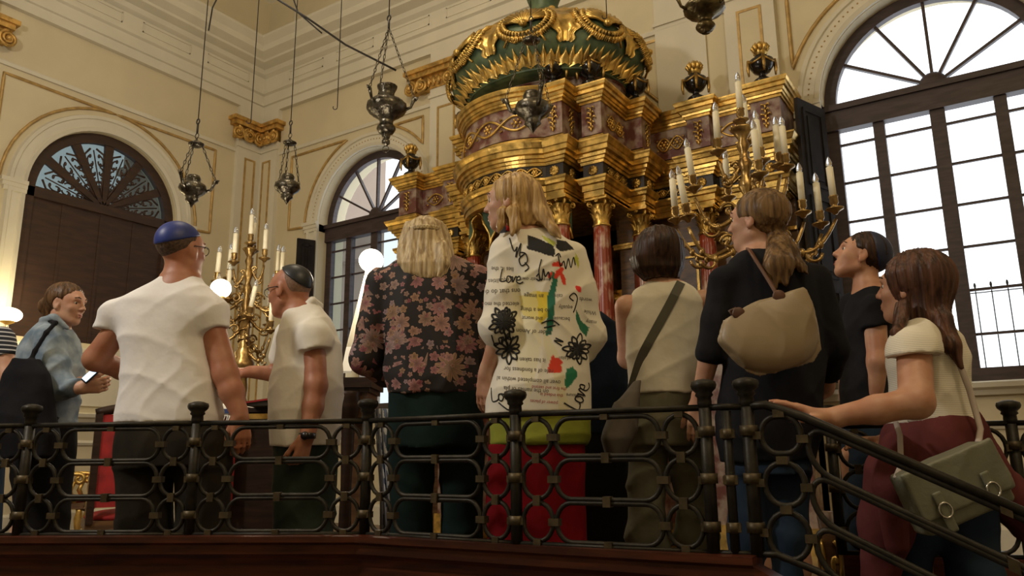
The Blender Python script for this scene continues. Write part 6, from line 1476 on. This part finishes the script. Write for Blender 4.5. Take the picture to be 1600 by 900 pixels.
for s, u, v, hp, r_ in (('lies it, the', 785, 420, 9, .03), ('of equalities', 784, 438, 9, -.06), ('ons that do de', 784, 455, 10, -.04), ('elected the mo', 784, 475, 9, .0), ('ever their own', 836, 436, 8, .04), ('an image', 834, 462, 9, .05), ('to be a thing', 836, 484, 9, .05), ('and worst', 832, 497, 8, .05), ('order of Amon', 834, 518, 9, .06), ('it has taken bo', 826, 562, 9, .05), ('role of a fondness for', 826, 578, 9, .06), ('over all completed within al', 826, 594, 9, .07), ('on the names of pla', 822, 609, 9, .08), ('calm', 872, 462, 8, .05), ('equally', 884, 480, 8, .05), ('because', 878, 498, 8, .05), ('words', 915, 468, 8, .12), ('While', 922, 488, 8, .12), ('many', 924, 503, 8, .12), ('people of plan', 893, 560, 7, .06), ('of pleasure', 900, 618, 7, .1)):
    textline(s, u, v, hp*.88, U_+r_, M_ink2)
for s, u, v, hp, r_ in (('the first and second', 858, 606, 6, .07), ('this indeed is', 862, 617, 6, .07), ('power of places', 850, 628, 6, .08)): textline(s, u, v, hp, U_+r_, M_ink3)
def stroke(pts, r=.0022, m=M_ink, tree=None, name='brush_stroke', parent=None, og=None):
    run = []; mb = MB(); P = []
    for i in range(len(pts)-1):
        a, b = np.array(pts[i], float), np.array(pts[i+1], float); n = max(1, int(np.linalg.norm(b-a)/1.5))
        P += [a+(b-a)*k/n for k in range(n)]
    P.append(np.array(pts[-1], float))
    for q in P:
        h = onshirt(q[0], q[1], tree=tree)
        if h is None or (run and np.linalg.norm(h-run[-1]) > .04):
            if len(run) > 2: mb.tube(run, r, 5, flat=1)
            run = []
            if h is None: continue
        run.append(h)
    if len(run) > 2: mb.tube(run, r, 5)
    if mb.v: mb.build(name, m, parent=parent or Ee, origin=og if og is not None else org)
def sm(pts, n=6):
    P = np.array(pts, float); out = []
    for i in range(len(P)-1):
        p0, p1, p2, p3 = P[max(i-1, 0)], P[i], P[i+1], P[min(i+2, len(P)-1)]
        for k in range(n):
            t = k/n; out.append(.5*((2*p1)+(-p0+p2)*t+(2*p0-5*p1+4*p2-p3)*t*t+(-p0+3*p1-3*p2+p3)*t**3))
    out.append(P[-1]); return out
LOVE = [[(0, 1), (-.06, .5), (-.05, .05), (.25, .05), (.42, .2)], [(.62, .5), (.45, .45), (.42, .1), (.6, 0), (.75, .25), (.62, .5), (.85, .4)], [(.85, .5), (.92, .05), (1.08, .5), (1.2, .45)], [(1.22, .25), (1.45, .3), (1.4, .55), (1.22, .45), (1.2, .12), (1.45, 0), (1.7, .15)]]
def love(u, v, s, rot, r=.0026):
    ca, sa = math.cos(rot), math.sin(rot)
    for st_ in LOVE: stroke(sm([(u+s*(x*ca+y*sa), v+s*(x*sa-y*ca)) for x, y in st_]), r)
love(771, 628, 22, -.15); love(905, 640, 26, -1.15); love(783, 440, 20, .1, .0022); love(796, 640, 20, -1.0); love(775, 540, 18, -.4)
def daisy(u, v, r, n, wr_=.0026):
    for k in range(n):
        a = 2*PI*k/n+.3; c_, s_ = math.cos(a), math.sin(a); L = r*(.75+.3*((k*7) % 3)/2); w_ = r*.17
        stroke(sm([(u, v), (u+c_*L*.6-s_*w_, v+s_*L*.6+c_*w_), (u+c_*L, v+s_*L), (u+c_*L*.6+s_*w_, v+s_*L*.6-c_*w_), (u, v)]), wr_)
daisy(787, 503, 24, 13, .0040); daisy(790, 498, 17, 7, .0036); daisy(795, 545, 23, 10, .0036); daisy(903, 545, 23, 11, .0034); daisy(901, 548, 14, 6, .0034)
for pts in ([(796, 372), (803, 392), (808, 386), (806, 402), (814, 380), (812, 400), (820, 396)], [(818, 398), (811, 405), (815, 415), (824, 408), (821, 396), (812, 394)], [(820, 410), (826, 418), (820, 424)], [(846, 405), (842, 424), (846, 438), (849, 420), (852, 432), (857, 425), (860, 436)], [(838, 432), (842, 428), (843, 438), (838, 436)], [(872, 398), (876, 415), (881, 408), (884, 420), (888, 404), (892, 418), (896, 402), (899, 414)], [(868, 400), (873, 396), (876, 402)], [(896, 470), (890, 464), (897, 458), (902, 466), (899, 480), (896, 488)], [(846, 505), (862, 500), (874, 508)], [(850, 512), (868, 508)], [(868, 528), (880, 534), (866, 532), (878, 540)]): stroke(sm(pts), .0024)
g = SDF(); g.loft(rows(D, [(645, 764, 924, .15), (672, 764, 924, .155), (697, 764, 920, .155)]), .03); garment('lime_underlayer', g, .008, M_lime, Ee, org, wrinkle(.005, 6, 40, 8.))
g = SDF(); g.loft(rows(D, [(692, 762, 914, .145), (760, 760, 915, .15), (840, 760, 918, .15), (960, 765, 914, .14)]), .03); garment('red_trousers', g, .009, M_redp, Ee, org, wrinkle(.004, 5, 14, 2.)); feet(Ee, org, D, (800, 880))
g = SDF(); cap_hair(hd, g, .012); g.loft(rows(D, [(290, 775, 834, .075, .0), (315, 783, 843, .09, .01), (340, 786, 850, .09, .01), (358, 790, 852, .07, .0)]), .02)
g.chain([p(832, 300, -.04), p(848, 335, -.06), p(866, 360, -.10), p(876, 372, -.13)], [.04, .03, .018, .006], k=.02); g.chain([p(800, 330, -.09), p(806, 352, -.10), p(800, 366, -.12)], [.025, .02, .008], k=.02); g.chain([p(784, 330, -.06), p(781, 352, -.07), p(778, 362, -.08)], [.018, .012, .005], k=.02)
g.ell(hd.P(0, .118, -.035), (.10, .062, .10), hd.R, .015, True)
garment('hair', g, .0042, H_blond, Ee, org, hair_wr(.004, 110, hd.c[0], hd.c[1]))

# ---------------------------------------------------------------- dark figure partly hidden
D = 3.75
hd = Head(p(876, 455), 10, 0, 0, 1.0); m = SDF(); hd.skull(m); m.chain([p(878, 465), p(890, 500)], [.05, .06], k=.03); ft = [(488, 880, 940, .08), (505, 862, 962, .12), (540, 860, 978, .14), (600, 860, 984, .15), (680, 862, 982, .15)]
m.loft(fit(rows(D, ft), .85), .04); legs(m, D, 895, 955, 710, .09); S_, E_, W_ = p(962, 525), p(978, 610, .05), p(960, 650, .2); m.chain([S_, E_, W_], [.05, .045, .03], k=.02); hand(m, W_, (-.4, .8, -.2), (0, 0, -1), (-1, 0, 0), .95)
Ff, org = person('person', m, .008, SK2, D, 925, 'person in dark navy clothes mostly hidden behind the printed shirt woman')
g = SDF(); g.loft(rows(D, ft), .03); g.chain([S_, E_], [.065, .06], k=.03); garment('navy_jacket', g, .01, M_navy, Ff, org, wrinkle(.004, 6, 20, 2.))
g = SDF(); g.loft(rows(D, [(670, 865, 985, .14), (760, 868, 988, .14), (840, 870, 988, .13), (940, 875, 984, .1)]), .03); garment('trousers', g, .012, M_blk, Ff, org); g = SDF(); cap_hair(hd, g, .008); cut_face(hd, g, .03, .3); garment('hair', g, .006, H_dark, Ff, org); feet(Ff, org, D, (895, 955))

# ---------------------------------------------------------------- short dark bob, sleeveless top
D = 3.12
tp = [(442, 1010, 1070, .06), (452, 990, 1086, .09), (470, 980, 1096, .115), (500, 977, 1100, .12), (540, 977, 1101, .125), (580, 980, 1097, .13), (617, 984, 1095, .135)]
hd = Head(p(1030, 402), -8, -8, 0, 1.0); m = SDF(); hd.skull(m, True); m.chain([p(1032, 415), p(1038, 455)], [.048, .06], k=.03); m.loft(fit(rows(D, tp), .9), .04); legs(m, D, 1011, 1083, 700, .075)
for sg, S_, E_, W_ in ((-1, p(980, 480), p(981, 560, .12), p(1010, 560, .33)), (1, p(1098, 472, .0), p(1098, 560, .10), p(1088, 600, .25))):
    m.chain([S_, E_, W_], [.052, .040, .028], k=.025); hand(m, W_, (-sg*.3, .8, .1), (0, 0, -1), (-sg, 0, 0), .92)
G, org = person('person', m, .007, SK2, D, 1040, 'woman with short dark bob and white sleeveless top, seen from behind')
hd.features(G, org)
g = SDF(); g.loft(rows(D, tp), .03, 2.3); garment('sleeveless_top', g, .008, M_ivory, G, org, wrinkle(.004, 6, 26, 4.))
g = SDF(); g.loft(rows(D, [(608, 984, 1094, .125), (650, 980, 1098, .14), (700, 982, 1102, .145)]), .03)
for ux, lx in ((1011, 1010), (1074, 1090)): g.chain([p(ux, 690), p(lx, 840), p(lx+4, 1000)], [.082, .078, .07], k=.03)
garment('linen_trousers', g, .009, M_khaki, G, org, wrinkle(.009, 8, 26, 7.)); feet(G, org, D, (1012, 1075))
g = SDF(); cap_hair(hd, g, .016); g.loft(rows(D, [(364, 1002, 1056, .08, .0), (380, 990, 1067, .09, .0), (405, 984, 1069, .10, .0), (422, 990, 1066, .09, -.01), (437, 1006, 1060, .06, -.02)]), .02); garment('bobbed_hair', g, .0055, H_dark, G, org, hair_wr(.003, 90, hd.c[0], hd.c[1]))
bvG = lambda o_: BVHTree.FromPolygons([tuple(np.array(v.co)+np.array(org)) for v in o_.data.vertices], [tuple(f.vertices) for f in o_.data.polygons])
tG = bvG(bpy.data.objects['sleeveless_top'])
def strap_on(tree, pts, w_, name, m, parent, og, th=.004):
    P = sm(pts, 5); vs = []; n = 0
    prev = None
    for i, q in enumerate(P):
        h = onshirt(q[0], q[1], .005, tree)
        if h is None:
            if prev is None: continue
            d_ = ray(q[0], q[1]); h = CAM+d_*((prev-CAM) @ FW/(d_ @ FW))
        prev = h; t_ = np.array(P[min(i+1, len(P)-1)])-np.array(P[max(i-1, 0)]); t_ = t_/np.linalg.norm(t_); dirw = RT*(-t_[1])*-1*-1+np.array([0, 0, 1.])*(-t_[0])*-1
        dirw = RT*t_[1]+np.array([0, 0, 1.])*t_[0]; 
        for a_, b_ in ((-1, 0), (1, 0), (1, 1), (-1, 1)): vs.append(h+dirw*a_*w_-FW*b_*th)
        n += 1
    mb = MB(); mb.add(vs, [(i*4+k, i*4+(k+1) % 4, (i+1)*4+(k+1) % 4, (i+1)*4+k) for i in range(n-1) for k in range(4)], False); return mb.build(name, m, parent=parent, origin=og)
c = p(962, 655, -.20); q = tuple(K2W(c[None])[0]); g = SDF(); g.loft(rows(D, [(592, 990, 1004, .02, -.18), (615, 972, 1002, .05, -.20), (650, 948, 1000, .07, -.22), (685, 938, 992, .08, -.22), (712, 946, 980, .06, -.22)]), .02)
V, F = g.mesh(.007, wrinkle(.007, 9, 14, 3.)); hb = obj_K('sling_bag', V, F, M_grbag, origin=q); tag(hb, 'slouchy grey-brown bag hanging at the left hip of the woman with the dark bob', 'bag')
strap_on(tG, [(1064, 441), (1045, 478), (1022, 520), (1003, 556), (992, 590), (986, 612)], .018, 'bag_strap', M_strap, hb, q)

# ---------------------------------------------------------------- ponytail woman in black
D = 2.8
sw = [(392, 1160, 1216, .06), (402, 1140, 1240, .09), (415, 1134, 1262, .115), (440, 1132, 1275, .13), (500, 1136, 1280, .14), (560, 1132, 1286, .145), (620, 1124, 1284, .15), (680, 1118, 1282, .155), (722, 1128, 1270, .15)]
hd = Head(p(1183, 347), 50, 6, 0, 1.02); m = SDF(); hd.skull(m, True, .95); m.chain([p(1184, 362), p(1192, 402)], [.046, .058], k=.03); m.loft(fit(rows(D, sw), .86), .04); legs(m, D, 1170, 1230, 730, .09)
S_, E_, W_ = p(1136, 440, -.02), p(1110, 548, .0), p(1092, 628, .06); m.chain([S_, E_], [.05, .043], k=.03); m.chain([E_, W_], [.040, .027], k=.02); hand(m, W_, (-.1, .1, -1), (.3, .9, 0), (0, .6, 0), .95, curl=.4)
S2, E2, W2_ = p(1272, 440), p(1298, 545, .02), p(1290, 610, .2); m.chain([S2, E2, W2_], [.05, .043, .028], k=.02); hand(m, W2_, (-.3, .6, -.5), (0, .3, -1), (-1, 0, 0), .92)
H, org = person('person', m, .006, SK2, D, 1205, 'woman with long brown ponytail in black sweater, facing the ark')
hd.features(H, org)
g = SDF(); g.loft(rows(D, sw), .03, 2.3); g.chain([S_, p(1122, 500), E_], [.066, .062, .056], k=.03); g.chain([S2, E2, p(1296, 580, .1)], [.07, .064, .05], k=.03); swo = garment('black_sweater', g, .008, M_blk2, H, org, wrinkle(.006, 8, 18, 6.))
g = SDF(); g.loft(rows(D, [(705, 1140, 1262, .135), (740, 1142, 1262, .14)]), .03)
for ux in (1170, 1230): g.chain([p(ux, 735), p(ux, 840), p(ux, 1020)], [.078, .07, .055], k=.03)
garment('jeans', g, .010, M_jean, H, org, wrinkle(.003, 6, 26, 3.)); feet(H, org, D, (1170, 1230))
g = SDF(); cap_hair(hd, g, .012); cut_face(hd, g, .056, .30)
for x in (-1, 1): g.ell(hd.P(.082*x, .020, -.030), (.03, .045, .034), hd.R, .01, True)
g.plane(hd.P(0, -.02, -.045), hd.R @ np.array([0, .5, -1]), .01)
g.chain([p(1208, 362, -.02), p(1219, 385, -.06), p(1218, 415, -.14), p(1228, 442, -.17)], [.030, .045, .048, .012], k=.02); g.chain([p(1215, 365, -.02), p(1236, 395, -.08), p(1252, 418, -.13), p(1262, 428, -.15)], [.024, .026, .014, .004], k=.02); g.chain([p(1212, 380, -.08), p(1205, 420, -.15), p(1212, 448, -.17)], [.026, .026, .006], k=.02)
garment('ponytail_hair', g, .0045, hair_mat('mid_brown_hair', (.22, .13, .055), (.07, .036, .016)), H, org, hair_wr(.0028, 110, p(1222, 400)[0], D-.1))
mb = MB(); cc = p(1209, 361, -.03); mb.tube([K2W((cc+np.array([.012*math.cos(a), .03*math.sin(a), .03*math.cos(a)]))[None])[0] for a in np.linspace(0, 2*PI, 16)[:-1]], .005, 6, closed=True); mb.build('hair_tie', M_blk, parent=H, origin=org)
# taupe tote
c = p(1205, 520, -.28); q = tuple(K2W(c[None])[0]); base = q
Dt = D-.24; g = SDF(); tp_ = lambda u, v, dd=0.: k3(u, v, Dt, dd)
P_ = [(1128, 500), (1165, 478), (1256, 446), (1262, 452), (1280, 520), (1283, 545), (1272, 566), (1245, 575), (1188, 588), (1168, 582), (1122, 534)]
vs = []; n = len(P_); ctr = np.mean(P_, 0)
def totesdf():
    pts = np.array([tp_(a, b)[[0, 2]] for a, b in P_])
    def fn(pp):
        x, z = pp[:, 0], pp[:, 2]; d = np.full(len(pp), 1e9); ins = np.zeros(len(pp), bool)
        for i in range(n):
            a, b = pts[i], pts[(i+1) % n]; e = b-a; w0 = np.stack([x-a[0], z-a[1]], 1); t = np.clip(w0 @ e/(e @ e), 0, 1); d = np.minimum(d, np.sqrt(((w0-t[:, None]*e)**2).sum(1)))
            ins ^= ((a[1] > z) != (b[1] > z)) & (x < (b[0]-a[0])*(z-a[1])/((b[1]-a[1]) if b[1] != a[1] else 1e-9)+a[0])
        d = np.where(ins, -d, d); zt_, zb_ = pts[:, 1].max(), pts[:, 1].min(); q_ = np.clip((zt_-z)/(zt_-zb_), 0, 1); 
        cm = pts.mean(0); sd = np.zeros(len(pp))
        for i in range(n):
            a, b = pts[i], pts[(i+1) % n]; e = b-a; L_ = np.linalg.norm(e)
            if L_ < .03: continue
            nn_ = np.array([-e[1], e[0]])/L_; nn_ = nn_ if (cm-a) @ nn_ > 0 else -nn_; sd += np.exp(-28*np.clip((x-a[0])*nn_[0]+(z-a[1])*nn_[1], -.02, 1))
        sf = -np.log(np.maximum(sd, 1e-9))/28+.03; e_ = np.clip(np.minimum(sf, -d*2.5)/.13, 0, 1); th_ = .004+(.035+.050*q_)*np.sqrt(np.clip(1-(1-e_)**2, 0, 1))
        return np.maximum(d, (np.abs(pp[:, 1]-Dt)-th_)*.8)
    return fn
g._a(totesdf(), tp_(1203, 518), .22, .01)
V, F = g.mesh(.005, wrinkle(.0045, 8, 16, 2.)); tote = obj_K('tote_bag', V, F, M_taupe, origin=q); tag(tote, 'taupe nylon tote bag with brown leather handle over the shoulder of the woman in black', 'bag')
tS = BVHTree.FromPolygons([tuple(np.array(v.co)+np.array(org)) for v in swo.data.vertices], [tuple(f.vertices) for f in swo.data.polygons])
hp = [K2W(p(*w_)[None])[0] for w_ in ((1168, 388, -.02), (1172, 392, -.09), (1180, 405, -.135), (1192, 424, -.17), (1204, 443, -.21), (1214, 460, -.25), (1217, 468, -.265))]
mb = MB(); mb.tube(hp, .0085, 8, flat=.6); mb.build('handle', M_leath, parent=tote, origin=q)
hp = [K2W(p(*w_)[None])[0] for w_ in ((1168, 388, -.02), (1160, 396, .03), (1150, 420, -.10), (1146, 450, -.20), (1150, 478, -.26), (1154, 492, -.27))]
for (uu, vv, rr) in ((1217, 463, 0.), (1154, 490, .0)):
    cc = K2W(k3(uu, vv, Dt-.022)[None])[0]; mb = MB(); R3 = np.stack([RT, np.array([0, 0, 1.]), -FW], 1); mb.lathe([(.022, 0), (.022, .003), (.018, .006), (0, .006)], cc, 16, R=R3, sy=1.0); mb.build('leather_tab', M_leath, parent=tote, origin=q)
mb = MB(); mb.tube([K2W(k3(a, b, Dt-.01)[None])[0] for a, b in ((1150, 482), (1140, 486), (1146, 494), (1155, 490))], .006, 6); mb.build('handle', M_leath, parent=tote, origin=q)
mb = MB(); mb.ell(K2W(k3(1189, 478, Dt-.03)[None])[0], (.006, .003, .003)); mb.build('metal_stud', M_metal, parent=tote, origin=q)

# ---------------------------------------------------------------- young man looking up
D = 3.3
ts = [(446, 1338, 1374, .055), (458, 1332, 1384, .09), (475, 1324, 1388, .115), (510, 1319, 1388, .125), (560, 1318, 1386, .13), (620, 1318, 1386, .13), (655, 1318, 1386, .135)]
hd = Head(p(1345, 402), 74, 24, 0, 1.0); m = SDF(); hd.skull(m, nose=1.0); m.chain([p(1350, 415), p(1356, 452)], [.048, .056], k=.03); m.loft(fit(rows(D, ts), .88), .04); legs(m, D, 1335, 1370, 715, .08)
S_, E_, W_ = p(1366, 482, -.10), p(1372, 565, -.13), p(1366, 625, -.10); m.chain([S_, E_, W_], [.046, .040, .028], k=.025); hand(m, W_, (-.1, .1, -1), (-.3, 1, 0), (-1, 0, 0), .95)
S2, E2, W2_ = p(1335, 480, .12), p(1325, 560, .12), p(1322, 620, .1); m.chain([S2, E2, W2_], [.052, .044, .03], k=.025); hand(m, W2_, (0, .1, -1), (1, 0, 0), (0, 1, 0), .95)
I, org = person('person', m, .0062, SK1, D, 1350, 'young man in black T-shirt and navy skullcap tilting his head up to the left')
hd.features(I, org)
g = SDF(); g.loft(rows(D, ts), .03, 2.2); q = SDF(); q.chain([S_, p(1370, 530, -.12)], [.062, .062], k=.02); q.plane(p(1369, 512, -.11), (.1, 0, -1)); g.child(q, .02); g.chain([S2, p(1333, 510, .12)], [.07, .066], k=.03); garment('t_shirt', g, .008, M_blk2, I, org, wrinkle(.004, 8, 22, 6.))
g = SDF(); g.loft(rows(D, [(648, 1318, 1386, .12), (720, 1318, 1386, .13), (840, 1322, 1384, .10), (960, 1324, 1380, .08)]), .03); garment('trousers', g, .011, M_jean, I, org, wrinkle(.004, 6, 22, 6.)); feet(I, org, D, (1335, 1368))
g = SDF(); cap_hair(hd, g, .010); cut_face(hd, g, .066, .62); g.plane(hd.P(0, -.05, -.05), hd.R @ np.array([0, .2, -1]), .01)
for x in (-1, 1): g.ell(hd.P(.08*x, .022, -.030), (.03, .045, .048), hd.R, .01, True)
garment('hair', g, .0045, H_dark, I, org, hair_wr(.003, 90, hd.c[0], hd.c[1]))
kp_ = kippah(hd, I, org, M_kipn, (0, -.86, .5), .022, grow=1.09)
tK = BVHTree.FromPolygons([tuple(np.array(v.co)+np.array(org)) for v in kp_.data.vertices], [tuple(f.vertices) for f in kp_.data.polygons])
M_white = mat('white_thread', (.8, .8, .8), .7)
for (a, b, c_, d_) in ((1361, 384, 1367, 404), (1364, 389, 1370, 407)): 
    for k in range(7):
        q0 = k/7; q1 = q0+.10; stroke([(a+(c_-a)*q0, b+(d_-b)*q0), (a+(c_-a)*q1, b+(d_-b)*q1)], .0011, M_white, tK, 'embroidery', I, org)

# ---------------------------------------------------------------- woman climbing the stairs
D = 2.5
tj = [(503, 1412, 1466, .06), (514, 1398, 1484, .09), (530, 1392, 1496, .115), (560, 1392, 1503, .125), (600, 1395, 1506, .125), (635, 1394, 1512, .13), (662, 1390, 1520, .135)]
hd = Head(p(1426, 452), 44, 8, 0, 1.03); m = SDF(); hd.skull(m, True, .95); m.chain([p(1430, 470), p(1440, 514)], [.046, .056], k=.03); m.loft(fit(rows(D, tj), .86), .04)
pl = p(1440, 760); kn = p(1430, 900, -.05)
m.chain([p(1430, 720), p(1420, 900, .10), p(1430, 1090, .0)], [.09, .06, .04], k=.04); m.chain([p(1500, 720), p(1520, 900, -.0), p(1530, 1130, .05)], [.09, .06, .04], k=.04)
S_, E_, W_ = p(1428, 548, -.14), p(1432, 628, -.24), p(1292, 653, -.20)
m.chain([S_, E_], [.050, .048], k=.03); m.chain([E_, p(1370, 640, -.23), W_], [.046, .040, .027], k=.02); hand(m, W_, (-1, .12, .42), (-.25, .2, -1), (0, -1, .3), 1.0, curl=.14, thumb=.9)
S2, E2, W2_ = p(1480, 545, .12), p(1470, 640, .2), p(1385, 690, .25); m.chain([S2, E2, W2_], [.055, .044, .028], k=.02); hand(m, W2_, (-1, .0, .1), (0, 0, -1), (0, -1, 0), .95)
J, org = person('person', m, .006, SK1, D, 1450, 'woman in cream ribbed top climbing the stairs with one hand over the rail'); 
hd.features(J, org)
msr = bpy.data.materials.new('cream_rib_knit'); msr.use_nodes = True; nt = msr.node_tree; N = nt.nodes; b_ = N['Principled BSDF']; b_.inputs['Roughness'].default_value = .9; tcn = N.new('ShaderNodeTexCoord'); wv = N.new('ShaderNodeTexWave'); wv.bands_direction = 'Z'; wv.inputs['Scale'].default_value = 55; wv.inputs['Distortion'].default_value = .5; rp = N.new('ShaderNodeValToRGB'); rp.color_ramp.elements[0].color = (.60, .54, .44, 1); rp.color_ramp.elements[1].color = (.84, .79, .67, 1); rp.color_ramp.elements[0].position = .1; rp.color_ramp.elements[1].position = .5
nt.links.new(tcn.outputs['Object'], wv.inputs[0]); nt.links.new(wv.outputs['Fac'], rp.inputs[0]); nt.links.new(rp.outputs[0], b_.inputs['Base Color'])
g = SDF(); g.loft(rows(D, tj), .03, 2.3); q = SDF(); q.chain([p(1434, 532, -.08), p(1427, 550, -.15), p(1426, 580, -.18)], [.070, .074, .072], k=.03); q.plane(p(1425, 556, -.17), (.05, 0, -1), .004); g.child(q, .02); g.chain([S2, p(1478, 570, .14)], [.06, .06], k=.02)
tjo = garment('ribbed_top', g, .0075, msr, J, org, wrinkle(.004, 8, 22, 6.))
g = SDF(); g.loft(rows(D, [(660, 1400, 1510, .12), (760, 1398, 1530, .14)]), .03); g.chain([p(1430, 740), p(1412, 900, .10), p(1424, 1060, .0)], [.10, .075, .055], k=.04); g.chain([p(1500, 740), p(1525, 900, -.0), p(1535, 1100, .05)], [.10, .075, .055], k=.04); garment('jeans', g, .010, M_jean, J, org, wrinkle(.004, 6, 22, 6.))
g = SDF(); g.loft(rows(D, [(648, 1394, 1514, .135), (672, 1384, 1530, .155), (700, 1380, 1544, .165), (740, 1376, 1552, .165), (775, 1370, 1560, .16)]), .03); g.chain([p(1395, 740, -.05), p(1382, 820, .0), p(1372, 900, .05)], [.09, .075, .06], k=.05); g.chain([p(1540, 740, -.05), p(1585, 790, -.03), p(1620, 840, .0)], [.08, .065, .05], k=.05); g.chain([p(1400, 700, -.12), p(1392, 760, -.14), p(1400, 850, -.12)], [.05, .055, .04], k=.03)
garment('jacket_tied_at_waist', g, .009, M_maroon, J, org, wrinkle(.010, 7, 14, 4.))
g = SDF(); cap_hair(hd, g, .018); cut_face(hd, g, .062, .35); g.loft(rows(D, [(430, 1388, 1474, .09, .0), (460, 1402, 1478, .10, .0), (490, 1404, 1478, .09, -.01), (520, 1420, 1478, .07, -.04), (545, 1446, 1488, .045, -.09)]), .03); g.chain([p(1470, 500, -.09), p(1486, 540, -.13), p(1502, 575, -.15)], [.035, .024, .005], k=.02); g.chain([p(1412, 480, -.09), p(1400, 520, -.15), p(1398, 535, -.16)], [.025, .014, .006], k=.02)
g.ell(hd.P(0, .128, -.03), (.09, .06, .09), hd.R, .015, True)
garment('long_hair', g, .0048, H_chest, J, org, hair_wr(.004, 100, hd.c[0], hd.c[1]))
# satchel
Ds = D-.30; cs = k3(1486, 762, Ds); q = tuple(K2W(cs[None])[0]); ang = math.radians(21)
R = Rym(-ang) @ Rzm(.0); g = SDF(); g.box(cs, (.135, .045, .088), R, .016); V, F = g.mesh(.006, wrinkle(.002, 8, 12, 1.)); sat = obj_K('satchel', V, F, M_satch, origin=q); tag(sat, 'grey olive leather satchel with buckles on the hip of the woman on the stairs', 'bag')
g = SDF(); g.box(cs+R @ np.array([0, -.05, .022]), (.138, .008, .070), R, .006); V, F = g.mesh(.005, wrinkle(.002, 8, 12, 3.)); obj_K('flap', V, F, M_satch, parent=sat, origin=q)
for sx in (-.075, .07):
    g = SDF(); g.box(cs+R @ np.array([sx, -.062, -.035]), (.013, .004, .055), R, .003); V, F = g.mesh(.003); obj_K('buckle_strap', V, F, M_satch, parent=sat, origin=q)
    mb = MB(); mb.tube([K2W((cs+R @ np.array([sx+.018*math.cos(a), -.068, -.03+.02*math.sin(a)]))[None])[0] for a in np.linspace(0, 2*PI, 14)[:-1]], .003, 6, closed=True); mb.build('buckle', M_metal, parent=sat, origin=q)
mb = MB(); mb.tube([K2W(w_[None])[0] for w_ in (cs+R @ np.array([.13, -.0, .08]), k3(1532, 670, D, -.17), k3(1515, 610, D, -.16), k3(1494, 555, D, -.14), k3(1475, 515, D, -.09))], .009, 8, flat=.5); mb.tube([K2W(w_[None])[0] for w_ in (cs+R @ np.array([-.13, -.0, .08]), k3(1408, 726, D, -.22), k3(1406, 680, D, -.20), k3(1400, 660, D, -.15))], .008, 8, flat=.5); mb.build('strap', mat('pale_strap', (.45, .38, .34), .6), parent=sat, origin=q)
